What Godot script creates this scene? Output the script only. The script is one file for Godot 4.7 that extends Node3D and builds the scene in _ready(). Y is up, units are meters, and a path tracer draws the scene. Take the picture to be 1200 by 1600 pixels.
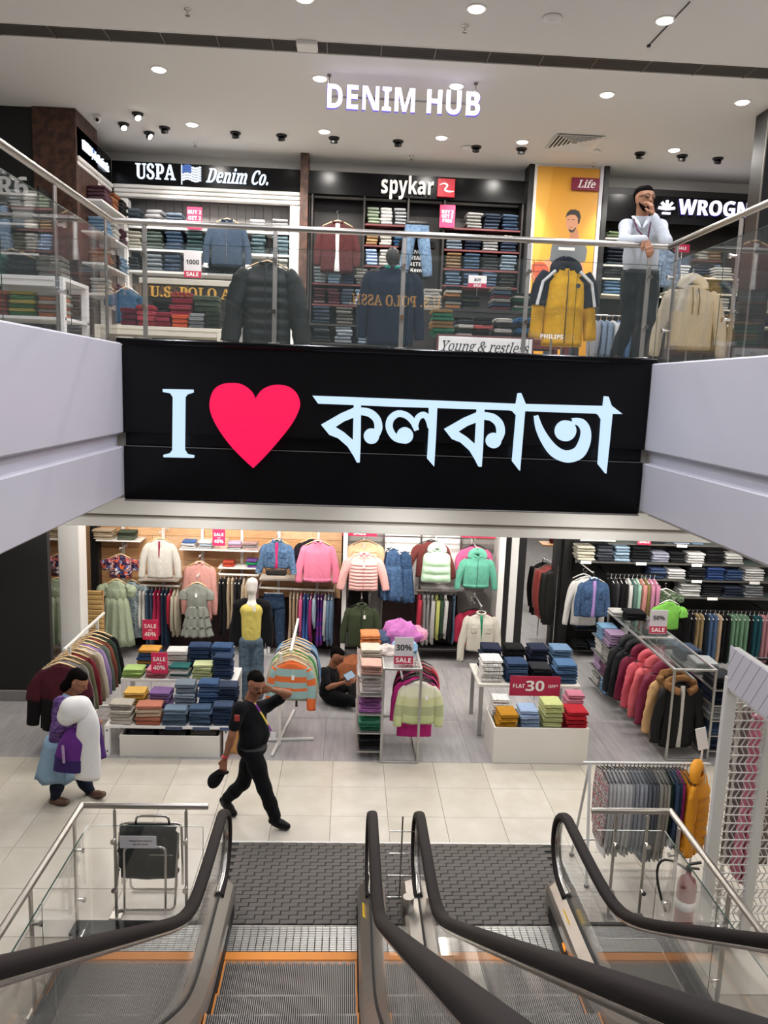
extends Node3D
# A shopping mall seen from the escalator: y up, metres, lower floor at y = 0, upper floor at y = 4.75.

const UP_FLOOR := 4.75
const CEIL := 7.65
const FASCIA_Z := -7.0
const WELL_L := -2.02
const WELL_R := 2.73

var taken := {}
var mats := {}
var shared := {}
var rng := RandomNumberGenerator.new()


class MB:
	# Collects pieces of one mesh.
	var v := PackedVector3Array()
	var n := PackedVector3Array()
	var u := PackedVector2Array()
	var ix := PackedInt32Array()

	func face(pts: Array, out: Vector3) -> void:
		# a flat convex polygon whose front looks along out
		var nn: Vector3 = (pts[2] - pts[0]).cross(pts[1] - pts[0])
		if nn.dot(out) < 0.0:
			pts.reverse()
			nn = -nn
		nn = nn.normalized()
		var b := v.size()
		for p in pts:
			v.append(p)
			n.append(nn)
			u.append(Vector2(p.x + p.z, -p.y))
		for k in range(1, pts.size() - 1):
			ix.append(b)
			ix.append(b + k)
			ix.append(b + k + 1)

	func smooth(pv: PackedVector3Array, pu: PackedVector2Array, pi: PackedInt32Array, solid := true) -> void:
		# an indexed piece with shared vertices; solid pieces are turned outwards
		if solid:
			var c := Vector3.ZERO
			for p in pv:
				c += p
			c /= maxf(1.0, pv.size())
			var vol := 0.0
			for k in range(0, pi.size(), 3):
				var a := pv[pi[k]] - c
				vol += a.dot((pv[pi[k + 2]] - c).cross(pv[pi[k + 1]] - c))
			if vol < 0.0:
				for k in range(0, pi.size(), 3):
					var t := pi[k]
					pi[k] = pi[k + 1]
					pi[k + 1] = t
		var nn := PackedVector3Array()
		nn.resize(pv.size())
		for k in range(0, pi.size(), 3):
			var a := pv[pi[k]]
			var fn := (pv[pi[k + 2]] - a).cross(pv[pi[k + 1]] - a)
			nn[pi[k]] += fn
			nn[pi[k + 1]] += fn
			nn[pi[k + 2]] += fn
		var b := v.size()
		for k in pv.size():
			n.append(nn[k].normalized() if nn[k].length_squared() > 1e-20 else Vector3.UP)
		v.append_array(pv)
		u.append_array(pu)
		for k in pi:
			ix.append(b + k)

	func loft(rings: Array, cap := true, around := true, solid := true) -> void:
		# rings of equally many points joined one to the next; caps are flat fans
		var m: int = rings[0].size()
		var w := m + 1 if around else m
		var pv := PackedVector3Array()
		var pu := PackedVector2Array()
		var pi := PackedInt32Array()
		# seam vertices are shared, so that the normals run on
		for k in rings.size():
			for j in m:
				pv.append(rings[k][j])
				pu.append(Vector2(float(j) / m, float(k) / (rings.size() - 1)))
		for k in rings.size() - 1:
			for j in (m if around else m - 1):
				var a := k * m + j
				var b := k * m + (j + 1) % m
				pi.append_array([a, a + m, b, b, a + m, b + m])
		if cap and around:
			for e in [0, rings.size() - 1]:
				var c := Vector3.ZERO
				for p in rings[e]:
					c += p
				var at := pv.size()
				pv.append(c / m)
				pu.append(Vector2(0.5, 0.0 if e == 0 else 1.0))
				for j in m:
					var a: int = e * m + j
					var b: int = e * m + (j + 1) % m
					pi.append_array([at, a, b] if e == 0 else [at, b, a])
		smooth(pv, pu, pi, solid)

	func box(c: Vector3, s: Vector3, bev := 0.0) -> void:
		obox(Transform3D(Basis(), c), s, bev)

	func obox(t: Transform3D, s: Vector3, bev := 0.0) -> void:
		var h := s * 0.5
		if bev <= 0.0:
			for ax in 3:
				for sg in [-1.0, 1.0]:
					var a1 := (ax + 1) % 3
					var a2 := (ax + 2) % 3
					var pts := []
					for q in [[-1, -1], [1, -1], [1, 1], [-1, 1]]:
						var p := Vector3.ZERO
						p[ax] = sg * h[ax]
						p[a1] = q[0] * h[a1]
						p[a2] = q[1] * h[a2]
						pts.append(t * p)
					var o := Vector3.ZERO
					o[ax] = sg
					face(pts, t.basis * o)
			return
		bev = minf(bev, minf(h.x, minf(h.y, h.z)) * 0.95)
		for ax in 3:
			var a1 := (ax + 1) % 3
			var a2 := (ax + 2) % 3
			for sg in [-1.0, 1.0]:
				var pts := []
				for q in [[-1, -1], [1, -1], [1, 1], [-1, 1]]:
					var p := Vector3.ZERO
					p[ax] = sg * h[ax]
					p[a1] = q[0] * (h[a1] - bev)
					p[a2] = q[1] * (h[a2] - bev)
					pts.append(t * p)
				var o := Vector3.ZERO
				o[ax] = sg
				face(pts, t.basis * o)
			for s1 in [-1.0, 1.0]:
				for s2 in [-1.0, 1.0]:
					var pts := []
					for q in [[-1, 0], [1, 0], [1, 1], [-1, 1]]:
						var p := Vector3.ZERO
						p[ax] = q[0] * (h[ax] - bev)
						p[a1] = s1 * (h[a1] - (bev if q[1] else 0.0))
						p[a2] = s2 * (h[a2] - (0.0 if q[1] else bev))
						pts.append(t * p)
					var o := Vector3.ZERO
					o[a1] = s1
					o[a2] = s2
					face(pts, t.basis * o)
		for sx in [-1.0, 1.0]:
			for sy in [-1.0, 1.0]:
				for sz in [-1.0, 1.0]:
					var sgn := Vector3(sx, sy, sz)
					var pts := []
					for ax in 3:
						var p := sgn * (h - Vector3.ONE * bev)
						p[ax] = sgn[ax] * h[ax]
						pts.append(t * p)
					face(pts, t.basis * sgn)

	func bar(a: Vector3, b: Vector3, wx: float, wy: float, bev := 0.0, up := Vector3.UP) -> void:
		# a straight bar of rectangular section from a to b
		var d := (b - a).normalized()
		if absf(d.dot(up)) > 0.98:
			up = Vector3.RIGHT
		var x := up.cross(d).normalized()
		var y := d.cross(x)
		obox(Transform3D(Basis(x, y, d), (a + b) * 0.5), Vector3(wx, wy, a.distance_to(b)), bev)

	func tube(path: Array, r, sides := 8, cap := true, flat := 1.0) -> void:
		# a round bar along a path; r is one radius or a list
		var rings := []
		var ref := Vector3.UP
		var d0: Vector3 = (path[1] - path[0]).normalized()
		if absf(d0.dot(ref)) > 0.9:
			ref = Vector3.RIGHT
		for k in path.size():
			var d: Vector3 = (path[mini(k + 1, path.size() - 1)] - path[maxi(k - 1, 0)]).normalized()
			var x := ref.cross(d).normalized()
			var y := d.cross(x).normalized()
			ref = y
			var rr: float = r[k] if r is Array else r
			var ring := PackedVector3Array()
			for j in sides:
				var an := TAU * j / sides
				ring.append(path[k] + x * cos(an) * rr + y * sin(an) * rr * flat)
			rings.append(ring)
		loft(rings, cap)

	func lathe(prof: Array, segs := 16, at := Vector3.ZERO, turn := Basis()) -> void:
		# prof: Vector2(radius, height)
		var rings := []
		for p in prof:
			var ring := PackedVector3Array()
			for j in segs:
				var an := TAU * j / segs
				ring.append(at + turn * Vector3(cos(an) * p.x, p.y, sin(an) * p.x))
			rings.append(ring)
		loft(rings, true)

	func disc_solid(c: Vector3, axis: Vector3, r: float, h: float, segs := 16) -> void:
		# a short hard-edged cylinder centred on c
		axis = axis.normalized()
		var x := axis.cross(Vector3.UP if absf(axis.y) < 0.9 else Vector3.RIGHT).normalized()
		var y := axis.cross(x)
		var lo := []
		var hi := []
		for j in segs:
			var an := TAU * j / segs
			var p := c + (x * cos(an) + y * sin(an)) * r
			lo.append(p - axis * h * 0.5)
			hi.append(p + axis * h * 0.5)
		for j in segs:
			var q := (j + 1) % segs
			face([lo[j], lo[q], hi[q], hi[j]], (lo[j] + hi[q]) * 0.5 - c)
		face(hi.duplicate(), axis)
		face(lo.duplicate(), -axis)

	func prism(poly: PackedVector2Array, d: float, t := Transform3D()) -> void:
		# a flat outline in x, y given thickness d along z (from 0 to d)
		var tri := Geometry2D.triangulate_polygon(poly)
		var fw := t.basis * Vector3.BACK
		for k in range(0, tri.size(), 3):
			for z in [0.0, d]:
				var pts := []
				for e in 3:
					var p := poly[tri[k + e]]
					pts.append(t * Vector3(p.x, p.y, z))
				face(pts, fw if z > 0.0 else -fw)
		var cw := Geometry2D.is_polygon_clockwise(poly)
		for k in poly.size():
			var a := poly[k]
			var b := poly[(k + 1) % poly.size()]
			var o := Vector2(b.y - a.y, a.x - b.x)
			if cw:
				o = -o
			face([t * Vector3(a.x, a.y, 0), t * Vector3(b.x, b.y, 0), t * Vector3(b.x, b.y, d), t * Vector3(a.x, a.y, d)], t.basis * Vector3(o.x, o.y, 0))

	func ball(c: Vector3, r: Vector3, seg := 10, rows := 7) -> void:
		var rings := []
		for k in range(0, rows + 1):
			var ph := PI * clampf(float(k) / rows, 0.02, 0.98)
			var ring := PackedVector3Array()
			for j in seg:
				var an := TAU * j / seg
				ring.append(c + Vector3(sin(ph) * cos(an) * r.x, cos(ph) * r.y, sin(ph) * sin(an) * r.z))
			rings.append(ring)
		loft(rings, true)

	func add(o: MB, t := Transform3D()) -> void:
		var b := v.size()
		for k in o.v.size():
			v.append(t * o.v[k])
			n.append((t.basis * o.n[k]).normalized())
		u.append_array(o.u)
		for k in o.ix:
			ix.append(b + k)

	func mesh() -> ArrayMesh:
		var a := []
		a.resize(Mesh.ARRAY_MAX)
		a[Mesh.ARRAY_VERTEX] = v
		a[Mesh.ARRAY_NORMAL] = n
		a[Mesh.ARRAY_TEX_UV] = u
		a[Mesh.ARRAY_INDEX] = ix
		var m := ArrayMesh.new()
		m.add_surface_from_arrays(Mesh.PRIMITIVE_TRIANGLES, a)
		return m


func numbered(called: String) -> String:
	var k: int = taken.get(called, 0)
	taken[called] = k + 1
	return called if k == 0 else "%s_%03d" % [called, k]


func obj(called: String, shape, m: Material, parent: Node = self) -> MeshInstance3D:
	var o := MeshInstance3D.new()
	o.mesh = shape.mesh() if shape is MB else shape
	o.material_override = m
	if parent == self:
		o.name = numbered(called)
		add_child(o)
	else:
		o.name = called
		parent.add_child(o, true)
	return o


func tag(o: Node, label: String, category: String, group := "") -> void:
	o.set_meta("label", label)
	o.set_meta("category", category)
	if group:
		o.set_meta("group", group)


func thing(called: String, label: String, category: String, at := Vector3.ZERO, group := "", turn := 0.0) -> Node3D:
	var o := Node3D.new()
	o.name = numbered(called)
	add_child(o)
	o.position = at
	o.rotation.y = turn
	tag(o, label, category, group)
	return o


func struct(called: String, shape, m: Material, label := "") -> MeshInstance3D:
	var o := obj(called, shape, m)
	o.set_meta("kind", "structure")
	tag(o, label if label else called.replace("_", " ") + " of the shopping mall hall", called.split("_")[0])
	return o


func struct_node(called: String, label: String) -> Node3D:
	var o := Node3D.new()
	o.name = numbered(called)
	add_child(o)
	o.set_meta("kind", "structure")
	tag(o, label, called.split("_")[0])
	return o


func one_box(c: Vector3, s: Vector3, bev := 0.0) -> MB:
	var b := MB.new()
	b.box(c, s, bev)
	return b


func mat(key: String, col, rough := 0.6, metal := 0.0, more := {}) -> StandardMaterial3D:
	if mats.has(key):
		return mats[key]
	var m := StandardMaterial3D.new()
	m.resource_name = key
	m.albedo_color = Color(col) if col is String else col
	m.roughness = rough
	m.metallic = metal
	for k in more:
		m.set(k, more[k])
	mats[key] = m
	return m


func noise_tex(key: String, freq: float, lo: Color, hi: Color, size := 256, octaves := 4, kind := FastNoiseLite.TYPE_SIMPLEX_SMOOTH) -> NoiseTexture2D:
	if shared.has(key):
		return shared[key]
	var t := NoiseTexture2D.new()
	t.width = size
	t.height = size
	t.seamless = true
	var nz := FastNoiseLite.new()
	nz.seed = hash(key) % 1000
	nz.noise_type = kind
	nz.frequency = freq
	nz.fractal_octaves = octaves
	t.noise = nz
	var g := Gradient.new()
	g.set_color(0, lo)
	g.set_color(1, hi)
	t.color_ramp = g
	shared[key] = t
	return t


func fab(col: String, look := "knit") -> StandardMaterial3D:
	# woven or knitted cloth of one dye
	var key := "cloth " + look + " " + col
	if mats.has(key):
		return mats[key]
	var dye := Color(col)
	dye.s *= 0.78 if look == "denim" else 0.92
	dye.v *= 0.88 if look == "denim" else 0.96
	var m := mat(key, dye, 0.92)
	m.uv1_triplanar = true
	m.metallic_specular = 0.25
	if look == "denim":
		m.albedo_texture = noise_tex("denim wear", 0.03, Color(0.6, 0.63, 0.68), Color(1.0, 1.0, 1.0), 256, 5)
		m.uv1_scale = Vector3.ONE * 2.0
	elif look == "puffer":
		m.roughness = 0.52
		m.metallic_specular = 0.32
		m.heightmap_enabled = true
		m.heightmap_texture = noise_tex("crinkle", 0.015, Color.BLACK, Color.WHITE, 256, 4)
		m.heightmap_scale = 0.3
		m.uv1_scale = Vector3.ONE * 3.0
	else:
		m.albedo_texture = noise_tex("yarn", 0.12, Color(0.86, 0.86, 0.86), Color(1.0, 1.0, 1.0), 256, 3)
		m.uv1_scale = Vector3(3.0, 1.4, 3.0)
	if look != "puffer":
		m.heightmap_enabled = true
		m.heightmap_texture = noise_tex("drape", 0.02, Color.BLACK, Color.WHITE, 256, 3)
		m.heightmap_scale = 0.9
	m.rim_enabled = look != "puffer"
	m.rim = 0.25
	m.rim_tint = 0.6
	return m


func glow(key: String, col, energy: float) -> StandardMaterial3D:
	if mats.has(key):
		return mats[key]
	var m := mat(key, (Color(col) if col is String else col).darkened(0.75), 0.5)
	m.emission_enabled = true
	m.emission = Color(col) if col is String else col
	m.emission_energy_multiplier = energy
	return m


func words(text: String, size: float, depth: float, bold := true, serif := false) -> TextMesh:
	var f := SystemFont.new()
	f.font_names = PackedStringArray(["Droid Serif" if serif else "Droid Sans"])
	f.font_weight = 700 if bold else 400
	var t := TextMesh.new()
	t.text = text
	t.font = f
	t.font_size = 64
	t.pixel_size = size / 64.0
	t.depth = depth
	t.curve_step = 2.0
	return t

func _ready() -> void:
	rng.seed = 7
	# camera
	var cam := Camera3D.new()
	cam.name = "camera"
	add_child(cam)
	cam.transform = Transform3D(Basis(Vector3(0.99842, 0.03650, 0.04273), Vector3(-0.02917, 0.98651, -0.16105), Vector3(-0.04803, 0.15955, 0.98602)), Vector3(0, 4.45, 0))
	cam.fov = 67.38
	cam.near = 0.05
	cam.far = 100.0
	cam.current = true
	# surroundings: the hall is closed, so the sky adds next to nothing
	var we := WorldEnvironment.new()
	we.name = "surroundings"
	var env := Environment.new()
	env.background_mode = Environment.BG_COLOR
	env.background_color = Color(0.05, 0.05, 0.055)
	env.tonemap_mode = Environment.TONE_MAPPER_LINEAR
	env.tonemap_exposure = 1.12
	env.sdfgi_enabled = true
	env.ssao_enabled = true
	env.ssil_enabled = true
	we.environment = env
	add_child(we)
	materials()
	ceiling_lights()
	unseen_store_lights()
	structure()
	lower_floor()
	escalator("escalator", -0.335, "left", "steel escalator with empty grooved steps beside the folded black cot")
	escalator("escalator", 1.31, "right", "steel escalator next to the white wire mesh enclosure")
	landing()
	railings()
	kolkata_sign()
	upper_shops()
	lower_store()
	people()


func materials() -> void:
	mat("ceiling paint", "d6d5d3", 0.9)
	mat("wall paint", "e0deda", 0.85)
	mat("panel paint", "cac8d0", 0.45)
	var gl := mat("black gloss", "0b0b0d", 0.22)
	gl.metallic_specular = 0.3
	mat("black matt", "121213", 0.6)
	mat("maroon backdrop", "2a1013", 0.6)
	mat("brushed steel", "b9b4ae", 0.32, 1.0)
	mat("bright steel", "cfccc8", 0.18, 1.0)
	mat("dull steel", "8f8c88", 0.45, 1.0)
	mat("aluminium", "b4b4b3", 0.38, 0.9)
	mat("white metal", "d6d4cf", 0.4)
	mat("black metal", "161617", 0.45)
	mat("rubber", "1a1817", 0.38)
	mat("handrail", "262120", 0.6, 0.0, {"metallic_specular": 0.28})
	mat("gasket", "0c0c0c", 0.6)
	mat("orange edge", "d9852b", 0.5)
	mat("step metal", "8a8683", 0.4, 0.8)
	mat("yellow label", "f2d21a", 0.5)
	mat("print black", "1b1b1b", 0.6)
	mat("print white", "f4f2f0", 0.6)
	mat("sale red", "b3264a", 0.5)
	mat("sale pink", "d62a5b", 0.5)
	mat("sign grey", "c9c6cb", 0.5)
	mat("white board", "e9e7e4", 0.5)
	mat("price strip", "ececec", 0.5)
	mat("hanger wood", "d9b98c", 0.5)
	mat("hanger black", "18181a", 0.4)
	mat("hanger clear", "dcdad6", 0.25)
	mat("hook", "c9c9c9", 0.25, 1.0)
	mat("card", "f0efec", 0.6)
	mat("maroon laminate", "5e2a2b", 0.45)
	mat("dark laminate", "1d1716", 0.5)
	mat("table cream", "d8d2c2", 0.5)
	mat("box white", "d9d6cf", 0.45)
	var glass := mat("glass", Color(0.86, 0.93, 0.9, 0.02), 0.0)
	glass.transparency = BaseMaterial3D.TRANSPARENCY_ALPHA
	var gs := mat("smoky glass", Color(0.35, 0.4, 0.38, 0.16), 0.0)
	gs.transparency = BaseMaterial3D.TRANSPARENCY_ALPHA
	mat("glass edge", "2f4a42", 0.15)
	var tile := mat("beige tile", "c7c1b6", 0.26)
	tile.albedo_texture = noise_tex("stone cloud", 0.012, Color(0.93, 0.92, 0.9), Color(1, 1, 1), 256, 5)
	tile.uv1_triplanar = true
	tile.uv1_world_triplanar = true
	tile.uv1_scale = Vector3.ONE * 0.6
	var tb := mat("beige tile pale", "cbc5bb", 0.28)
	tb.albedo_texture = tile.albedo_texture
	tb.uv1_triplanar = true
	tb.uv1_world_triplanar = true
	mat("grout", "a39a8d", 0.8)
	for k in 3:
		var g := mat("grey tile %d" % k, ["a9a6a6", "adaaa9", "a5a2a3"][k], 0.3)
		g.albedo_texture = noise_tex("grey streak", 0.02, Color(0.86, 0.86, 0.87), Color(1, 1, 1), 256, 5)
		g.uv1_triplanar = true
		g.uv1_world_triplanar = true
		g.uv1_scale = Vector3(2.0, 1, 0.35)
	mat("grey grout", "807d7d", 0.8)
	for k in 4:
		var w := mat("plank %d" % k, ["dcae80", "e3b88c", "d2a272", "e6c09a"][k], 0.55)
		w.albedo_texture = noise_tex("wood grain", 0.03, Color(0.8, 0.76, 0.72), Color(1, 1, 1), 256, 5)
		w.uv1_triplanar = true
		w.uv1_world_triplanar = true
		w.uv1_scale = Vector3(0.5, 9.0, 0.5)
	var rust := mat("brown stone", "54382a", 0.6)
	rust.albedo_texture = noise_tex("rust mottle", 0.03, Color(0.5, 0.46, 0.44), Color(1.15, 1.1, 1.1), 256, 5)
	rust.uv1_triplanar = true
	mat("grille", "34312d", 0.6)
	mat("grille slat", "6a655d", 0.5)


func lamp_light(at: Vector3, e: float, size := 0.14, col := Color(1, 0.97, 0.93), parent: Node = self) -> void:
	# the light of a fitting, just in front of its glowing face, shining down
	var l := AreaLight3D.new()
	l.name = "fitting_light"
	l.area_size = Vector2(size, size)
	l.area_normalize_energy = true
	l.light_energy = e
	l.light_color = col
	l.shadow_enabled = true
	l.area_range = 30.0
	l.area_attenuation = 2.0
	parent.add_child(l, true)
	l.transform = Transform3D(Basis(Vector3.RIGHT, -PI / 2), at)


func downlight(at: Vector3, e: float, label: String, col := Color(1, 0.98, 0.95)) -> void:
	# recessed ceiling downlight: white trim ring and a glowing lens
	var t := thing("downlight", label, "ceiling light", at, "recessed downlights in the white ceilings")
	if not shared.has("trim"):
		var b := MB.new()
		b.lathe([Vector2(0.066, 0.0), Vector2(0.066, -0.006), Vector2(0.08, -0.009), Vector2(0.092, -0.004), Vector2(0.092, 0.0)], 20)
		shared["trim"] = b.mesh()
		var c := MB.new()
		c.disc_solid(Vector3(0, -0.0125, 0), Vector3.UP, 0.064, 0.006, 20)
		shared["lens"] = c.mesh()
	obj("trim_ring", shared["trim"], mats["wall paint"], t)
	obj("lamp_lens", shared["lens"], glow("downlight glow", Color(1.0, 0.985, 0.95), 7.0), t)
	lamp_light(Vector3(0, -0.022, 0), e, 0.12, col, t)


func track_spot(at: Vector3, label: String, lit: bool, aim: Vector3, e := 0.5) -> void:
	# black surface spot on a round base, its head tilted towards the shop
	var t := thing("ceiling_spot", label, "spotlight", at, "black ceiling spots along the upper shops")
	var b := MB.new()
	b.lathe([Vector2(0.07, 0.0), Vector2(0.07, -0.016), Vector2(0.062, -0.024)], 18)
	obj("base", b, mats["black metal"], t)
	var d := aim.normalized()
	var x := d.cross(Vector3.UP).normalized()
	var bs := Basis(x, -d, x.cross(-d))
	var h := MB.new()
	h.lathe([Vector2(0.03, 0.02), Vector2(0.046, 0.012), Vector2(0.047, -0.022), Vector2(0.041, -0.023), Vector2(0.037, -0.012)], 16, Vector3(0, -0.045, 0), bs)
	obj("head", h, mats["black metal"], t)
	var c := MB.new()
	c.disc_solid(Vector3(0, -0.045, 0) + d * 0.017, d, 0.038, 0.006, 16)
	obj("lamp_lens", c, glow("spot glow", Color(1.0, 0.98, 0.95), 8.0), t)
	var l := SpotLight3D.new()
	l.name = "fitting_light"
	l.light_energy = e
	l.spot_angle = 34.0
	l.spot_angle_attenuation = 0.7
	l.light_size = 0.035
	l.spot_range = 30.0
	l.spot_attenuation = 2.0
	l.shadow_enabled = true
	l.light_color = Color(1, 0.97, 0.93)
	t.add_child(l)
	l.transform = Transform3D(Basis.looking_at(d, Vector3.FORWARD), Vector3(0, -0.045, 0) + d * 0.03)


func ceiling_lights() -> void:
	var e := 2.1
	var xs := [-2.1, -0.42, 1.03, 2.66, 4.15]
	var near := ["beside the brown column", "by the first letters of the hanging DENIM sign", "by the last letters of the hanging DENIM sign", "left of the hall's black corner post", "in front of the black corner post"]
	for k in 5:
		downlight(Vector3(xs[k], CEIL, -8.76), e, "lit recessed downlight behind the ceiling slot " + near[k])
	var xs2 := [-2.1, -0.43, 1.07, 2.12, 4.12]
	var near2 := ["over the USPA shop", "over the brown strip between the two shops", "over the spykar sign", "beside the square air diffuser", "over the man at the glass railing"]
	for k in 5:
		downlight(Vector3(xs2[k], CEIL, -10.47), e, "lit recessed downlight " + near2[k])
	for r in 5:  # rows run on overhead out of view, placed to light the void
		for k in 5:
			downlight(Vector3(xs[k] - 0.06, CEIL, -7.07 + r * 1.7), e, "recessed downlight over the escalator void in rows running out of view", Color(0.95, 0.96, 1.0))
	var spots := [Vector3(-2.698, 7.65, -10.169), Vector3(-2.987, 7.65, -10.585), Vector3(-2.745, 7.65, -10.896)]
	for k in 3:
		track_spot(spots[k], "black ceiling spot with glowing face, " + ["nearest the dome camera", "over the side USPA sign", "between the dome camera and the USPA sign"][k], true, Vector3(0.5, -0.8, 0.55) if k < 2 else Vector3(0.9, -0.7, 0.3), 0.3)
	var back := [Vector3(-2.488, 7.65, -10.653), Vector3(-1.59, 7.65, -10.709), Vector3(-0.995, 7.65, -10.714), Vector3(-0.312, 7.65, -10.706), Vector3(0.526, 7.65, -10.7), Vector3(1.568, 7.65, -10.769), Vector3(2.172, 7.65, -10.749), Vector3(3.744, 7.65, -10.677), Vector3(4.323, 7.65, -10.691), Vector3(4.825, 7.65, -10.72)]
	for k in back.size():
		track_spot(back[k], "black ceiling spot over the " + ["corner of the USPA shelves", "USPA Denim lettering", "right end of the USPA sign", "left end of the spykar sign", "spykar lettering", "right part of the spykar sign", "edge of the basketball poster", "head of the man upstairs", "WROGN mark", "WROGN lettering"][k], false, Vector3(0.05, -0.86, -0.5), 3.0)


func unseen_led_panel(at: Vector3, e: float, label: String, sx := 1.2, sz := 0.3) -> void:
	# surface LED fitting, out of view, placed to light the lower level
	var t := thing("unseen_panel_light", label, "ceiling light", at, "unseen flat panel lights on the lower ceilings")
	obj("frame", one_box(Vector3(0, -0.02, 0), Vector3(sx + 0.04, 0.04, sz + 0.04), 0.006), mats["white metal"], t)
	obj("lamp_diffuser", one_box(Vector3(0, -0.042, 0), Vector3(sx, 0.004, sz)), glow("panel glow", Color(1, 0.99, 0.97), 3.0), t)
	var l := AreaLight3D.new()
	l.name = "fitting_light"
	l.area_size = Vector2(sx, sz)
	l.area_normalize_energy = true
	l.light_energy = e
	l.light_color = Color(1, 0.98, 0.95)
	l.shadow_enabled = true
	l.area_range = 30.0
	l.area_attenuation = 2.0
	t.add_child(l)
	l.transform = Transform3D(Basis(Vector3.RIGHT, -PI / 2), Vector3(0, -0.05, 0))


func unseen_store_lights() -> void:
	var k := 0
	for z in [-9.7, -11.4]:
		for x in [-3.6, -1.7, 0.2, 2.1, 4.0, 5.9]:
			k += 1
			unseen_led_panel(Vector3(x, 3.3, z), 2.3, "unseen flat white light on the lower store ceiling")
	for x in [-3.9, -1.6, 0.6, 2.8, 5.0]:  # out of view under the slab, placed to light the walkway
		k += 1
		unseen_led_panel(Vector3(x, 3.36, -7.85), 1.5, "unseen flat white light under the upper walkway", 0.6, 0.3)
	var unseen_wall_spots := ["floral top", "tiered dress", "pink sweatshirt", "blush quilted jacket", "mint vest", "ivory jacket", "lilac-lined denim jacket", "lime tee", "hanging trousers"]
	for q in 9:  # out of view behind the bulkhead, placed to brighten the back wall
		track_spot(Vector3([-3.9, -2.7, -1.4, -0.1, 1.1, 2.2, 4.2, 5.3, 6.4][q], 3.3, -10.75), "unseen ceiling spot in the lower store lighting the " + unseen_wall_spots[q], true, Vector3(0, -0.62, -0.72), 3.0)
	for x in [-4.6, 4.4, 6.8]:  # out of view, placed to brighten both sides of the escalators
		for z in [-5.4, -3.2]:
			unseen_led_panel(Vector3(x, 3.36, z), 1.6, "unseen flat white light under the side galleries", 0.6, 0.6)
	for z in [-14.5, -17.5, -20.5]:  # out of view, placed to brighten the deep aisle
		k += 1
		unseen_led_panel(Vector3(4.6, 3.3, z), 5.0, "unseen flat white light over the aisle deep in the store")

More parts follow.
